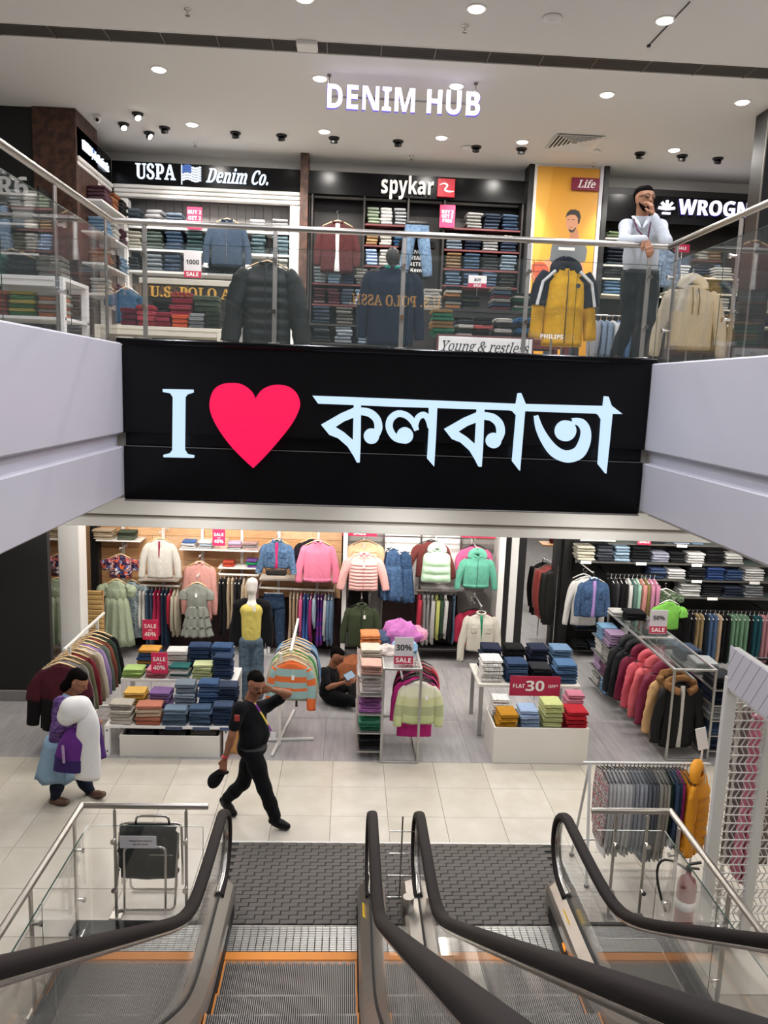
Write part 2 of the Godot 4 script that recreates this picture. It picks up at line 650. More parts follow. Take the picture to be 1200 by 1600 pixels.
func structure() -> void:
	var wp: Material = mats["wall paint"]
	var cp: Material = mats["ceiling paint"]
	var pp: Material = mats["panel paint"]
	# upper ceiling with the long slot between two boards
	var cm := struct_node("ceiling_upper", "white upper ceiling with a long dark air slot")
	obj("ceiling_board", one_box(Vector3(0.75, CEIL + 0.06, -10.05), Vector3(17.5, 0.12, 3.8)), cp, cm)
	obj("ceiling_board", one_box(Vector3(0.75, CEIL + 0.06, -0.95), Vector3(17.5, 0.12, 13.86)), cp, cm)
	obj("slot_back", one_box(Vector3(0.75, CEIL + 0.03, -8.015), Vector3(17.5, 0.02, 0.29)), mats["black matt"], cm)
	obj("slot_lip", one_box(Vector3(0.75, CEIL + 0.02, -7.87), Vector3(17.5, 0.05, 0.02), 0.004), wp, cm)
	obj("slot_lip", one_box(Vector3(0.75, CEIL + 0.02, -8.16), Vector3(17.5, 0.05, 0.02), 0.004), wp, cm)
	for k in 7:
		obj("slat", one_box(Vector3(0.75, CEIL + 0.004, -7.905 - k * 0.036), Vector3(17.5, 0.016, 0.006)), mats["grille slat"], cm)
	for k in 33:
		obj("divider", one_box(Vector3(-7.6 + k * 0.52, CEIL + 0.004, -8.015), Vector3(0.008, 0.02, 0.27)), mats["grille slat"], cm)
	obj("joint_box", one_box(Vector3(-0.508, 7.63, -7.948), Vector3(0.2, 0.05, 0.18), 0.01), wp, cm)
	# slab of the upper floor
	var sl := struct_node("floor_upper", "pale tiled upper floor around the escalator void")
	for b in [[Vector3(0.75, 4.07, -9.6), Vector3(17.5, 1.34, 5.0)], [Vector3(-5.05, 4.07, -0.55), Vector3(5.9, 1.34, 13.1)], [Vector3(6.1, 4.07, -0.55), Vector3(6.6, 1.34, 13.1)], [Vector3(0.35, 4.07, 4.6), Vector3(5.0, 1.34, 2.8)]]:
		obj("slab", one_box(b[0], b[1]), mats["beige tile pale"], sl)
	# black front of the upper floor, in two panels with a recessed joint
	var fw := WELL_R - WELL_L
	var fx := (WELL_R + WELL_L) * 0.5
	var fa := struct_node("wall_fascia", "glossy black front of the upper floor behind the I love sign")
	obj("upper_panel", one_box(Vector3(fx, 4.365, FASCIA_Z - 0.05), Vector3(fw, 0.79, 0.1), 0.004), mats["black gloss"], fa)
	obj("recess", one_box(Vector3(fx, 3.91, FASCIA_Z - 0.085), Vector3(fw, 0.16, 0.03)), mats["black gloss"], fa)
	obj("lower_panel", one_box(Vector3(fx, 3.61, FASCIA_Z - 0.05), Vector3(fw, 0.48, 0.1), 0.004), mats["black gloss"], fa)
	obj("joint_bead", one_box(Vector3(fx, 3.853, FASCIA_Z + 0.002), Vector3(fw, 0.006, 0.012)), mats["dull steel"], fa)
	obj("kerb", one_box(Vector3(fx, 4.775, FASCIA_Z - 0.06), Vector3(fw + 0.1, 0.05, 0.16), 0.01), mats["black gloss"], fa)
	obj("edge_bead", one_box(Vector3(fx, 3.36, FASCIA_Z - 0.03), Vector3(fw, 0.014, 0.1), 0.004), mats["dull steel"], fa)
	# white fronts of the side galleries
	for s in [-1, 1]:
		var x: float = WELL_L if s < 0 else WELL_R
		var wn := struct_node("wall_left_gallery" if s < 0 else "wall_right_gallery", "white gallery front with a shadow groove, " + ("under the railing by the brown column" if s < 0 else "under the railing by the hooded top"))
		obj("upper_panel", one_box(Vector3(x + s * 0.04, 4.36, -1.0), Vector3(0.08, 0.79, 12.0), 0.012), pp, wn)
		obj("recess", one_box(Vector3(x + s * 0.075, 3.91, -1.0), Vector3(0.03, 0.16, 12.0)), pp, wn)  # the same paint as the panels
		obj("lower_panel", one_box(Vector3(x + s * 0.04, 3.625, -1.0), Vector3(0.08, 0.45, 12.0), 0.012), pp, wn)
	# soffits under the upper floor and the store ceiling
	var cs := struct_node("ceiling_lower", "white ceilings over the lower walkway and the lower store")
	obj("soffit", one_box(Vector3(0.75, 3.38, -7.87), Vector3(17.5, 0.04, 1.55)), cp, cs)
	obj("soffit", one_box(Vector3(-5.05, 3.38, -0.5), Vector3(5.86, 0.04, 13.0)), cp, cs)
	obj("soffit", one_box(Vector3(6.1, 3.38, -0.5), Vector3(6.56, 0.04, 13.0)), cp, cs)
	obj("store_ceiling", one_box(Vector3(0.75, 3.34, -16.9), Vector3(17.5, 0.08, 16.3)), cp, cs)
	# bulkhead over the store opening with its recessed brown slot
	var bh := struct_node("trim_1", "pale bulkhead with a brown slot over the store opening")
	obj("upper_board", one_box(Vector3(0.75, 3.14, -8.72), Vector3(17.5, 0.4, 0.16)), mats["ceiling paint"], bh)
	obj("brown_slot", one_box(Vector3(0.75, 2.925, -8.76), Vector3(17.5, 0.05, 0.1)), mats["grout"], bh)
	obj("lower_board", one_box(Vector3(0.75, 2.85, -8.71), Vector3(17.5, 0.1, 0.18), 0.005), mats["ceiling paint"], bh)
	# outer walls
	struct("wall_back", one_box(Vector3(0.75, 4.0, 6.05), Vector3(17.7, 8.6, 0.2)), wp, "pale wall of the shops on the far side of the hall")
	struct("wall_left", one_box(Vector3(-8.05, 4.0, -9.4), Vector3(0.2, 8.6, 31.0)), wp, "pale outer wall on the side of the brown column")
	struct("wall_right", one_box(Vector3(9.45, 4.0, -9.4), Vector3(0.2, 8.6, 31.0)), wp, "pale outer wall on the side of the mesh enclosure")
	struct("wall_store_end", one_box(Vector3(0.75, 1.7, -25.0), Vector3(17.5, 3.4, 0.2)), wp, "pale end wall deep in the lower store")
	# upper rear wall behind the shops
	struct("wall_upper", one_box(Vector3(0.75, 6.2, -11.98), Vector3(17.5, 3.2, 0.2)), wp, "white wall above and behind the upper shop signs")
	# lower store back wall left of the aisle and right of it
	struct("wall_store_left", one_box(Vector3(-2.7, 1.7, -12.75), Vector3(10.6, 3.4, 0.2)), mats["maroon backdrop"], "dark maroon store wall behind the wood planks")
	struct("wall_store_right", one_box(Vector3(6.5, 1.7, -13.05), Vector3(5.7, 3.4, 0.2)), mats["black matt"], "black store wall behind the glass shelves")
	struct("wall_aisle", one_box(Vector3(2.5, 1.7, -18.9), Vector3(0.12, 3.4, 12.1)), wp, "pale partition along the aisle deep in the store")
	# black shop side at the left end of the lower walkway
	var bl := struct_node("wall_black", "black panelled wall beside the round clothes rail with maroon top")
	obj("panel", one_box(Vector3(-5.05, 1.75, -10.32), Vector3(2.1, 3.2, 0.1), 0.004), mats["black matt"], bl)
	obj("panel", one_box(Vector3(-7.1, 1.75, -10.32), Vector3(1.96, 3.2, 0.1), 0.004), mats["black matt"], bl)
	obj("baseboard", one_box(Vector3(-6.0, 0.075, -10.3), Vector3(4.0, 0.15, 0.12), 0.004), mats["grey grout"], bl)
	# columns
	var c1 := struct_node("wall_column_white", "white column at the end of the wood plank wall")
	obj("shaft", one_box(Vector3(-3.93, 1.7, -11.0), Vector3(0.3, 3.4, 0.3), 0.01), wp, c1)
	var c2 := struct_node("wall_column_brown", "brown mottled stone column beside the side USPA sign")
	obj("shaft", one_box(Vector3(-3.685, 6.2, -10.5), Vector3(0.53, 2.9, 0.8), 0.01), mats["brown stone"], c2)
	var c3 := struct_node("wall_black_shop", "black shop front left of the brown column")
	obj("panel", one_box(Vector3(-4.28, 6.2, -10.2), Vector3(0.64, 2.9, 0.1), 0.003), mats["black matt"], c3)
	obj("panel", one_box(Vector3(-5.3, 6.2, -10.22), Vector3(1.4, 2.9, 0.1), 0.003), mats["black matt"], c3)
	obj("panel", one_box(Vector3(-7.0, 6.2, -10.22), Vector3(1.96, 2.9, 0.1), 0.003), mats["black matt"], c3)
	var c4 := struct_node("wall_corner_post", "black framed corner post beyond the hooded top")
	obj("shaft", one_box(Vector3(4.62, 6.2, -9.0), Vector3(0.22, 2.9, 0.3), 0.006), mats["black metal"], c4)
	obj("edge_bead", one_box(Vector3(4.505, 6.2, -8.845), Vector3(0.015, 2.9, 0.015)), mats["dull steel"], c4)
	# posts of the lower shop front
	for p in [[2.72, 0.16, "black metal", "between the white jacket and the aisle"], [2.87, 0.13, "ceiling paint", "pale, between two black posts"], [3.0, 0.13, "black metal", "at the left side of the aisle"], [3.84, 0.16, "black metal", "beside the dark coats in the aisle"]]:
		var n := struct_node("trim_2", "upright shop front post " + p[3])
		obj("post", one_box(Vector3(p[0], 1.65, -12.72 if p[0] < 3.5 else -12.9), Vector3(p[1], 3.3, 0.12), 0.005), mats[p[2]], n)
	# small ceiling fittings
	var hub := Vector3(2.778, 7.65, -10.378)
	var d := thing("air_diffuser", "square white ceiling air diffuser with stepped blades", "air vent", hub)
	obj("backing", one_box(Vector3(0, -0.002, 0), Vector3(0.56, 0.004, 0.56)), mats["black matt"], d)
	for k in 6:
		var s := 0.58 - k * 0.094
		var b := MB.new()
		for q in 4:
			var t := Transform3D(Basis(Vector3.UP, q * PI / 2), Vector3.ZERO)
			b.obox(t * Transform3D(Basis(Vector3.RIGHT, 0.55), Vector3(0, -0.012, s * 0.5)), Vector3(s + 0.02, 0.006, 0.04))
		obj("blade", b, mats["wall paint"], d)
	var sp := [Vector3(-1.519, 7.65, -7.391), Vector3(0.922, 7.65, -7.391), Vector3(-2.207, 7.65, -11.209), Vector3(0.75, 7.65, -11.311), Vector3(3.289, 7.65, -11.201)]
	var spn := ["nearest the big slot joint box", "between the slot and the front downlight", "above the USPA shop sign", "above the spykar sign", "above the basketball poster"]
	for k in sp.size():
		var s := thing("sprinkler", "small ceiling sprinkler head " + spn[k], "sprinkler", sp[k], "fire sprinklers in the upper ceiling")
		var b := MB.new()
		b.lathe([Vector2(0.03, 0), Vector2(0.03, -0.006), Vector2(0.01, -0.01), Vector2(0.008, -0.05)], 12)
		obj("stem", b, mats["bright steel"], s)
		var b2 := MB.new()
		b2.disc_solid(Vector3(0, -0.055, 0), Vector3.UP, 0.022, 0.005, 12)
		obj("deflector", b2, mats["dull steel"], s)
	var sm := [Vector3(1.64, 7.65, -7.144), Vector3(1.455, 7.65, -10.816), Vector3(3.13, 7.65, -10.698)]
	for k in 3:
		var b := MB.new()
		b.lathe([Vector2(0.085, 0), Vector2(0.085, -0.012), Vector2(0.06, -0.03), Vector2(0.03, -0.036)], 20)
		var s := thing("smoke_detector", "round white ceiling smoke detector " + ["in front of the ceiling slot", "next to a black spot over spykar", "beside the square air diffuser"][k], "smoke detector", sm[k], "smoke detectors")
		obj("housing", b, mats["wall paint"], s)
		var b2 := MB.new()
		b2.lathe([Vector2(0.05, -0.028), Vector2(0.05, -0.034), Vector2(0.02, -0.042)], 16)
		obj("sensor", b2, mats["ceiling paint"], s)
	var cp2 := Vector3(-3.231, 7.65, -10.319)
	var cc := thing("security_camera", "white dome security camera beside the brown column", "camera", cp2)
	var b3 := MB.new()
	b3.lathe([Vector2(0.05, 0), Vector2(0.052, -0.03), Vector2(0.045, -0.04)], 16)
	obj("base", b3, mats["wall paint"], cc)
	var b4 := MB.new()
	b4.ball(Vector3(0, -0.055, 0.01), Vector3(0.042, 0.042, 0.042), 14, 9)
	obj("eyeball", b4, mats["wall paint"], cc)
	var b5 := MB.new()
	b5.disc_solid(Vector3(0.012, -0.068, 0.047), Vector3(0.2, -0.3, 1), 0.02, 0.016, 12)
	obj("camera_lens", b5, mats["black gloss"], cc)
	var ra := Vector3(2.646, 7.65, -7.55)
	var rb := Vector3(2.67, 7.65, -6.738)
	var rod := MB.new()
	rod.tube([ra + Vector3(0, -0.006, 0), rb + Vector3(0, -0.006, 0)], 0.006, 6)
	var rn := thing("ceiling_cable", "thin dark cable run across the white ceiling", "cable")
	obj("cable", rod, mats["black metal"], rn)
	obj("end_cap", one_box(ra + Vector3(0, -0.01, 0), Vector3(0.03, 0.02, 0.03), 0.004), mats["black metal"], rn)


func lower_floor() -> void:
	var fl := struct_node("floor", "beige tiled floor of the lower walkway")
	obj("floor_bed", one_box(Vector3(0.75, -0.31, -1.3), Vector3(17.5, 0.6, 14.7)), mats["grout"], fl)
	var tm := one_box(Vector3(0, -0.006, 0), Vector3(0.5965, 0.012, 0.5965), 0.002).mesh()
	for iz in 6:
		for ix in 18:
			var c := Vector3(-5.18 + ix * 0.6, 0, -8.35 + iz * 0.6)
			if c.z > -5.6 and c.x > -2.2 and c.x < 2.9:
				continue
			var o := obj("tile", tm, mats["beige tile"] if (ix * 7 + iz * 3) % 3 else mats["beige tile pale"], fl)
			o.position = c
	var rest := MB.new()
	rest.box(Vector3(-7.0, -0.006, -6.5), Vector3(2.1, 0.012, 4.3))
	rest.box(Vector3(7.5, -0.006, -6.5), Vector3(3.7, 0.012, 4.3))
	rest.box(Vector3(-5.15, -0.006, 0.7), Vector3(5.8, 0.012, 10.6))
	rest.box(Vector3(6.1, -0.006, 0.7), Vector3(6.5, 0.012, 10.6))
	var ro := obj("far_tiling", rest, mats["beige tile"], fl)
	ro.set_meta("kind", "stuff")
	var fs := struct_node("floor_store", "grey tiled floor of the lower store")
	obj("floor_bed", one_box(Vector3(0.75, -0.31, -16.85), Vector3(17.5, 0.6, 16.4)), mats["grey grout"], fs)
	var gm := one_box(Vector3(0, -0.006, 0), Vector3(0.5975, 0.012, 1.1975), 0.0015).mesh()
	for iz in 4:
		for ix in 22:
			var o := obj("tile", gm, mats["grey tile %d" % ((ix * 5 + iz * 2) % 3)], fs)
			o.position = Vector3(-5.9 + ix * 0.6, 0, -9.25 - iz * 1.2)
	var gr := MB.new()
	gr.box(Vector3(0.75, -0.006, -19.2), Vector3(17.5, 0.012, 11.5))
	var g := obj("far_tiling", gr, mats["grey tile 0"], fs)
	g.set_meta("kind", "stuff")

func esc_y(z: float) -> float:
	# height of the step line: level at the landing, then rising at 35 degrees towards the upper floor
	var k := 0.16
	var t := (z + 4.66) / k
	return 0.70 * (k * log(1.0 + exp(t)) if t < 20.0 else z + 4.66)


func sweep_yz(path: Array, prof: Array, m: Material, called: String, parent: Node, x0: float) -> void:
	# a section prof (x, normal) carried along a path of (z, y)
	var rings := []
	for k in path.size():
		var a: Vector2 = path[maxi(k - 1, 0)]
		var b: Vector2 = path[mini(k + 1, path.size() - 1)]
		var t := (b - a).normalized()
		var nr := Vector2(-t.y, t.x)
		var ring := PackedVector3Array()
		for p in prof:
			var q: Vector2 = path[k] + nr * p.y
			ring.append(Vector3(x0 + p.x, q.y, q.x))
		rings.append(ring)
	var b := MB.new()
	b.loft(rings, true)
	obj(called, b, m, parent)


func escalator(called: String, cx: float, side: String, label: String) -> void:
	var t := thing(called, label, "escalator", Vector3(cx, 0, 0))
	var half := 0.622
	# steps: level ones by the comb, then rising ones
	if not shared.has("tread"):
		var tr := MB.new()
		for k in 70:
			tr.box(Vector3(-0.5 + k * 0.0145, -0.007, 0), Vector3(0.0068, 0.014, 0.392))
		shared["tread"] = tr.mesh()
		var ri := MB.new()
		ri.box(Vector3(0, -0.14, 0.19), Vector3(1.03, 0.25, 0.012))
		ri.box(Vector3(0, -0.03, 0), Vector3(1.03, 0.03, 0.39))
		shared["riser"] = ri.mesh()
		var eg := MB.new()
		eg.box(Vector3(-0.509, -0.002, 0), Vector3(0.012, 0.012, 0.4))
		eg.box(Vector3(0.509, -0.002, 0), Vector3(0.012, 0.012, 0.4))
		eg.box(Vector3(0, -0.004, 0.196), Vector3(1.03, 0.012, 0.01))
		shared["step_edge"] = eg.mesh()
	for k in 14:
		var z := -5.18 + k * 0.405
		var st := obj("step", shared["tread"], mats["step metal"], t)
		st.position = Vector3(0, esc_y(z + 0.1), z)
		obj("step_body", shared["riser"], mats["gasket"], st)  # black base colour darkens the grooves between the ridges
		obj("edge_line", shared["step_edge"], mats["orange edge"], st)
	# comb plate and grated landing plate
	obj("comb_strip", one_box(Vector3(0, 0.004, -5.435), Vector3(1.06, 0.012, 0.085), 0.003), mats["orange edge"], t)
	var teeth := MB.new()
	for k in 86:
		teeth.box(Vector3(-0.495 + k * 0.0118, 0.0, -5.378), Vector3(0.005, 0.012, 0.05))
	var te := obj("comb_teeth", teeth, mats["orange edge"], t)
	te.set_meta("kind", "stuff")
	obj("landing_plate", one_box(Vector3(0, -0.008, -5.63), Vector3(1.06, 0.016, 0.31)), mats["black matt"], t)
	var gr := MB.new()
	for c in 18:
		for r in 14:
			gr.box(Vector3(-0.5 + c * 0.0588, 0.003, -5.495 - r * 0.0205), Vector3(0.051, 0.008, 0.0135))
	var go := obj("plate_ribs", gr, mats["aluminium"], t)
	go.set_meta("kind", "stuff")
	# path samples
	var zs := []
	for k in 40:
		zs.append(-5.9 + k * 0.16)
	for s in [-1.0, 1.0]:
		var x: float = s * half
		# handrail: a loop round the newel, then up along the steps
		var path := []
		for k in 15:
			var a := -PI / 2 - PI * k / 14.0
			path.append(Vector2(-5.87 + cos(a) * 0.31, 0.605 + sin(a) * 0.31))
		path[0] = Vector2(-5.75, 0.295)
		for z in zs:
			if z > -5.87:
				path.append(Vector2(z, 0.915 + esc_y(z)))
		var prof := []
		for q in [[-0.026, -0.026], [-0.04, -0.02], [-0.044, 0.0], [-0.04, 0.016], [-0.026, 0.027], [0.0, 0.03], [0.026, 0.027], [0.04, 0.016], [0.044, 0.0], [0.04, -0.02], [0.026, -0.026]]:
			prof.append(Vector2(q[0], q[1]))
		sweep_yz(path, prof, mats["handrail"], "handrail", t, x)
		var guide := []
		for p in [[-0.016, -0.022], [0.016, -0.022], [0.018, -0.05], [-0.018, -0.05]]:
			guide.append(Vector2(p[0], p[1]))
		sweep_yz(path, guide, mats["bright steel"], "handrail_guide", t, x)
		# glass balustrade, pane by pane
		var cuts := [-6.16, -5.0, -3.7, -2.4, -1.1, 0.25]
		for c in cuts.size() - 1:
			var poly := PackedVector2Array()
			var lo := []
			var n := 10
			for k in n + 1:
				var z: float = lerpf(cuts[c] + 0.003, cuts[c + 1] - 0.003, float(k) / n)
				var top := 0.86 + esc_y(z)
				if z < -5.87:
					top = 0.605 + sqrt(maxf(0.0001, 0.285 * 0.285 - (z + 5.87) * (z + 5.87))) * (0.255 / 0.285)
				poly.append(Vector2(z, top))
				lo.append(Vector2(z, 0.29 + esc_y(z)))
			lo.reverse()
			poly.append_array(PackedVector2Array(lo))
			var b := MB.new()
			b.prism(poly, 0.01, Transform3D(Basis(Vector3(0, 0, 1), Vector3(0, 1, 0), Vector3(-1, 0, 0)), Vector3(x + 0.005, 0, 0)))
			obj("glass_pane", b, mats["glass"], t)
		# steel deck along the foot of the glass, tapering at the newel
		var rings := []
		for k in range(-4, 36):
			var z := -5.98 + k * 0.16 if k >= 0 else -5.98 + k * 0.055
			var f: float = 1.0 if k >= 0 else [0.0, 0.45, 0.68, 0.85, 0.95][k + 4]
			var y := esc_y(z)
			var ring := PackedVector3Array()
			# inner side is towards the steps
			var i: float = -s
			for q in [[0.1 * i, -0.12], [0.1 * i, 0.2], [0.085 * i, 0.235], [0.012 * i, 0.305], [-0.012 * i, 0.305], [-0.1 * i, 0.275], [-0.125 * i, 0.25], [-0.125 * i, -0.12]]:
				var yy: float = q[1] if q[1] < 0.0 else lerpf(0.06, q[1], f)
				ring.append(Vector3(x + q[0] * lerpf(0.35, 1.0, f), y + yy, z))
			rings.append(ring)
		var dk := MB.new()
		for k in rings.size() - 1:
			for j in 8:
				var q := (j + 1) % 8
				var mid: Vector3 = (rings[k][j] + rings[k][q]) * 0.5 - Vector3(x, rings[k][0].y + 0.25, rings[k][0].z)
				dk.face([rings[k][j], rings[k][q], rings[k + 1][q], rings[k + 1][j]], mid)
		dk.face(Array(rings[0]), Vector3.FORWARD)
		dk.face(Array(rings[-1]), Vector3.BACK)
		obj("deck", dk, mats["brushed steel"], t)
		var gk := []
		for z in zs:
			gk.append(Vector2(z, 0.306 + esc_y(z)))
		sweep_yz(gk, [Vector2(-0.014, -0.004), Vector2(0.014, -0.004), Vector2(0.014, 0.008), Vector2(-0.014, 0.008)], mats["gasket"], "glass_gasket", t, x)
		# dark skirting strip beside the steps
		var sk := []
		for z in zs:
			sk.append(Vector2(z, 0.02 + esc_y(z)))
		sweep_yz(sk, [Vector2(-0.003, -0.1), Vector2(0.003, -0.1), Vector2(0.003, 0.09), Vector2(-0.003, 0.09)], mats["gasket"], "skirt_brush", t, x - s * 0.102)
	# outer cladding under the deck
	for s in [-1.0, 1.0]:
		var poly := PackedVector2Array()
		for z in zs:
			poly.append(Vector2(z, esc_y(z) - 0.1))
		poly.append(Vector2(0.3, 0.4))
		poly.append(Vector2(-3.9, -0.25))
		poly.append(Vector2(-5.9, -0.25))
		var b := MB.new()
		b.prism(poly, 0.02, Transform3D(Basis(Vector3(0, 0, 1), Vector3(0, 1, 0), Vector3(-1, 0, 0)), Vector3(s * 0.73 + 0.01, 0, 0)))
		obj("side_cladding", b, mats["white metal"], t)
	# yellow safety labels
	if side == "left":
		for q in [[half - 0.055, 0.255, -0.75], [half + 0.06, 0.275, 0.33]]:
			sticker(t, Vector3(q[0], q[1] + 0.012, -5.62), q[2], 0.035)
	else:
		sticker(t, Vector3(half - 0.055, 0.267, -5.55), -0.75, 0.045)
		var ind := MB.new()
		ind.ball(Vector3(half - 0.103, 0.1, -5.42), Vector3(0.006, 0.02, 0.05), 10, 7)
		obj("indicator_lamp", ind, glow("indicator glow", "ff8c1e", 1.2), t)
		var can := MB.new()
		can.disc_solid(Vector3(-half - 0.1, 0.31, -5.62), Vector3(0, 1, 0.0), 0.045, 0.17, 18)
		obj("switch_housing", can, mats["brushed steel"], t)


func sticker(t: Node3D, at: Vector3, tilt: float, w: float) -> void:
	var b := MB.new()
	b.obox(Transform3D(Basis(Vector3.BACK, tilt), at), Vector3(w, 0.002, 0.17))
	var o := obj("warning_label", b, mats["yellow label"], t)
	var p := MB.new()
	for k in 5:
		p.obox(Transform3D(Basis(Vector3.BACK, tilt), at + Basis(Vector3.BACK, tilt) * Vector3(0, 0.0015, -0.06 + k * 0.025)), Vector3(w * 0.45, 0.001, 0.012))
	p.obox(Transform3D(Basis(Vector3.BACK, tilt), at + Basis(Vector3.BACK, tilt) * Vector3(w * 0.32, 0.0015, 0)), Vector3(w * 0.1, 0.001, 0.13))
	var q := obj("label_print", p, mats["orange edge"], o)
	q.set_meta("kind", "stuff")


func landing() -> void:
	# woven dark mat before both escalators
	var t := thing("landing_mat", "dark grey basket weave mat before the escalators", "mat", Vector3(0.555, 0, -6.375))
	var w := 3.22
	var d := 1.16
	obj("mat_bed", one_box(Vector3(0, -0.002, 0), Vector3(w, 0.01, d)), mats["gasket"], t)
	obj("frame", one_box(Vector3(0, 0.004, -d / 2 - 0.012), Vector3(w + 0.05, 0.012, 0.024), 0.002), mats["white metal"], t)
	obj("frame", one_box(Vector3(w / 2 + 0.012, 0.004, 0), Vector3(0.024, 0.012, d), 0.002), mats["white metal"], t)
	var bm := MB.new()
	bm.obox(Transform3D(Basis(Vector3.BACK, 0.045), Vector3.ZERO), Vector3(0.136, 0.012, 0.05), 0.004)
	var mesh := bm.mesh()
	var m1 := mat("mat weave", "59544f", 0.75)
	var rest := MB.new()
	var count := 0
	for r in 22:
		var z := d / 2 - 0.028 - r * 0.0525
		for c in 22:
			var x := -w / 2 + 0.09 + c * 0.143 + (0.0715 if r % 2 else 0.0)
			if x > w / 2 - 0.06:
				continue
			if count < 298:
				var o := obj("weave_block", mesh, m1, t)
				o.position = Vector3(x, 0.008, z)
			else:
				rest.add(bm, Transform3D(Basis(), Vector3(x, 0.008, z)))
			count += 1
	var fo := obj("far_weave", rest, m1, t)
	fo.set_meta("kind", "stuff")
	# plain plates round the escalator heads
	var pl := struct_node("floor_landing", "steel floor strips beside the escalator landings")
	obj("strip", one_box(Vector3(0.49, -0.01, -5.7), Vector3(0.3, 0.02, 0.5)), mats["bright steel"], pl)
	# folding stand between the two escalators
	var s := thing("divider_stand", "thin steel post with four crossbars between the two escalators", "stand", Vector3(0.56, 0, -6.13))
	var p := MB.new()
	p.tube([Vector3(0, 0.0, 0), Vector3(0, 0.79, 0)], 0.007, 8)
	obj("post", p, mats["dull steel"], s)
	for k in 4:
		var b := MB.new()
		b.tube([Vector3(-0.11, 0.02 + k * 0.21, 0), Vector3(0.11, 0.02 + k * 0.21, 0)], 0.006, 8)
		obj("crossbar", b, mats["bright steel"], s)
	# wells beside the escalators: black kerbs and white floors
	var wl := struct_node("floor_wells", "white strips and black kerbs beside the escalators")
	obj("kerb", one_box(Vector3(-1.58, 0.005, -5.74), Vector3(1.12, 0.03, 0.17), 0.004), mats["black gloss"], wl)
	obj("kerb", one_box(Vector3(-2.03, 0.005, -3.0), Vector3(0.17, 0.03, 5.32), 0.004), mats["black gloss"], wl)
	obj("kerb", one_box(Vector3(2.43, 0.005, -5.74), Vector3(0.76, 0.03, 0.17), 0.004), mats["black gloss"], wl)
	obj("kerb", one_box(Vector3(2.76, 0.005, -3.0), Vector3(0.17, 0.03, 5.32), 0.004), mats["black gloss"], wl)
	obj("strip", one_box(Vector3(-1.5, -0.03, -3.0), Vector3(0.9, 0.04, 5.32)), mats["box white"], wl)
	obj("strip", one_box(Vector3(2.37, -0.03, -3.0), Vector3(0.6, 0.04, 5.32)), mats["box white"], wl)
	obj("base", one_box(Vector3(0.4, -0.3, -2.8), Vector3(5.0, 0.3, 5.9)), mats["grey grout"], wl)


func rail_post(t: Node3D, at: Vector3, h: float, out: Vector3, w := 0.045) -> void:
	# flat steel post with two glass clamps
	var side := out.cross(Vector3.UP)
	var b := MB.new()
	b.obox(Transform3D(Basis(side, Vector3.UP, out), at + Vector3(0, h * 0.5 - 0.015, 0)), Vector3(w, h - 0.03, 0.014), 0.003)
	b.disc_solid(at + Vector3(0, h - 0.035, 0), Vector3.UP, 0.008, 0.06, 8)
	var p := obj("post", b, mats["brushed steel"], t)
	for y in [h * 0.28, h * 0.72]:
		var c := MB.new()
		c.disc_solid(at + Vector3(0, y, 0) + out * 0.03, out, 0.012, 0.055, 10)
		c.disc_solid(at + Vector3(0, y, 0) + out * 0.062, out, 0.02, 0.018, 12)
		obj("glass_clamp", c, mats["bright steel"], p)
	var f := MB.new()
	f.box(at + Vector3(0, 0.006, 0), Vector3(0.1, 0.012, 0.1), 0.003)
	obj("foot_plate", f, mats["brushed steel"], p)


func pane(t: Node3D, a: Vector3, b: Vector3, y0: float, y1: float, m := "glass") -> void:
	# an upright sheet of glass from a to b, with its greenish top edge
	var s := MB.new()
	s.bar(Vector3(a.x, (y0 + y1) / 2, a.z), Vector3(b.x, (y0 + y1) / 2, b.z), 0.01, y1 - y0)
	var o := obj("glass_pane", s, mats[m], t)
	var e := MB.new()
	e.bar(Vector3(a.x, y1 + 0.001, a.z), Vector3(b.x, y1 + 0.001, b.z), 0.01, 0.003)
	e.obox(Transform3D(Basis(), Vector3(b.x, (y0 + y1) / 2, b.z)), Vector3(0.004, y1 - y0, 0.004))
	obj("glass_edge", e, mats["glass edge"], o)


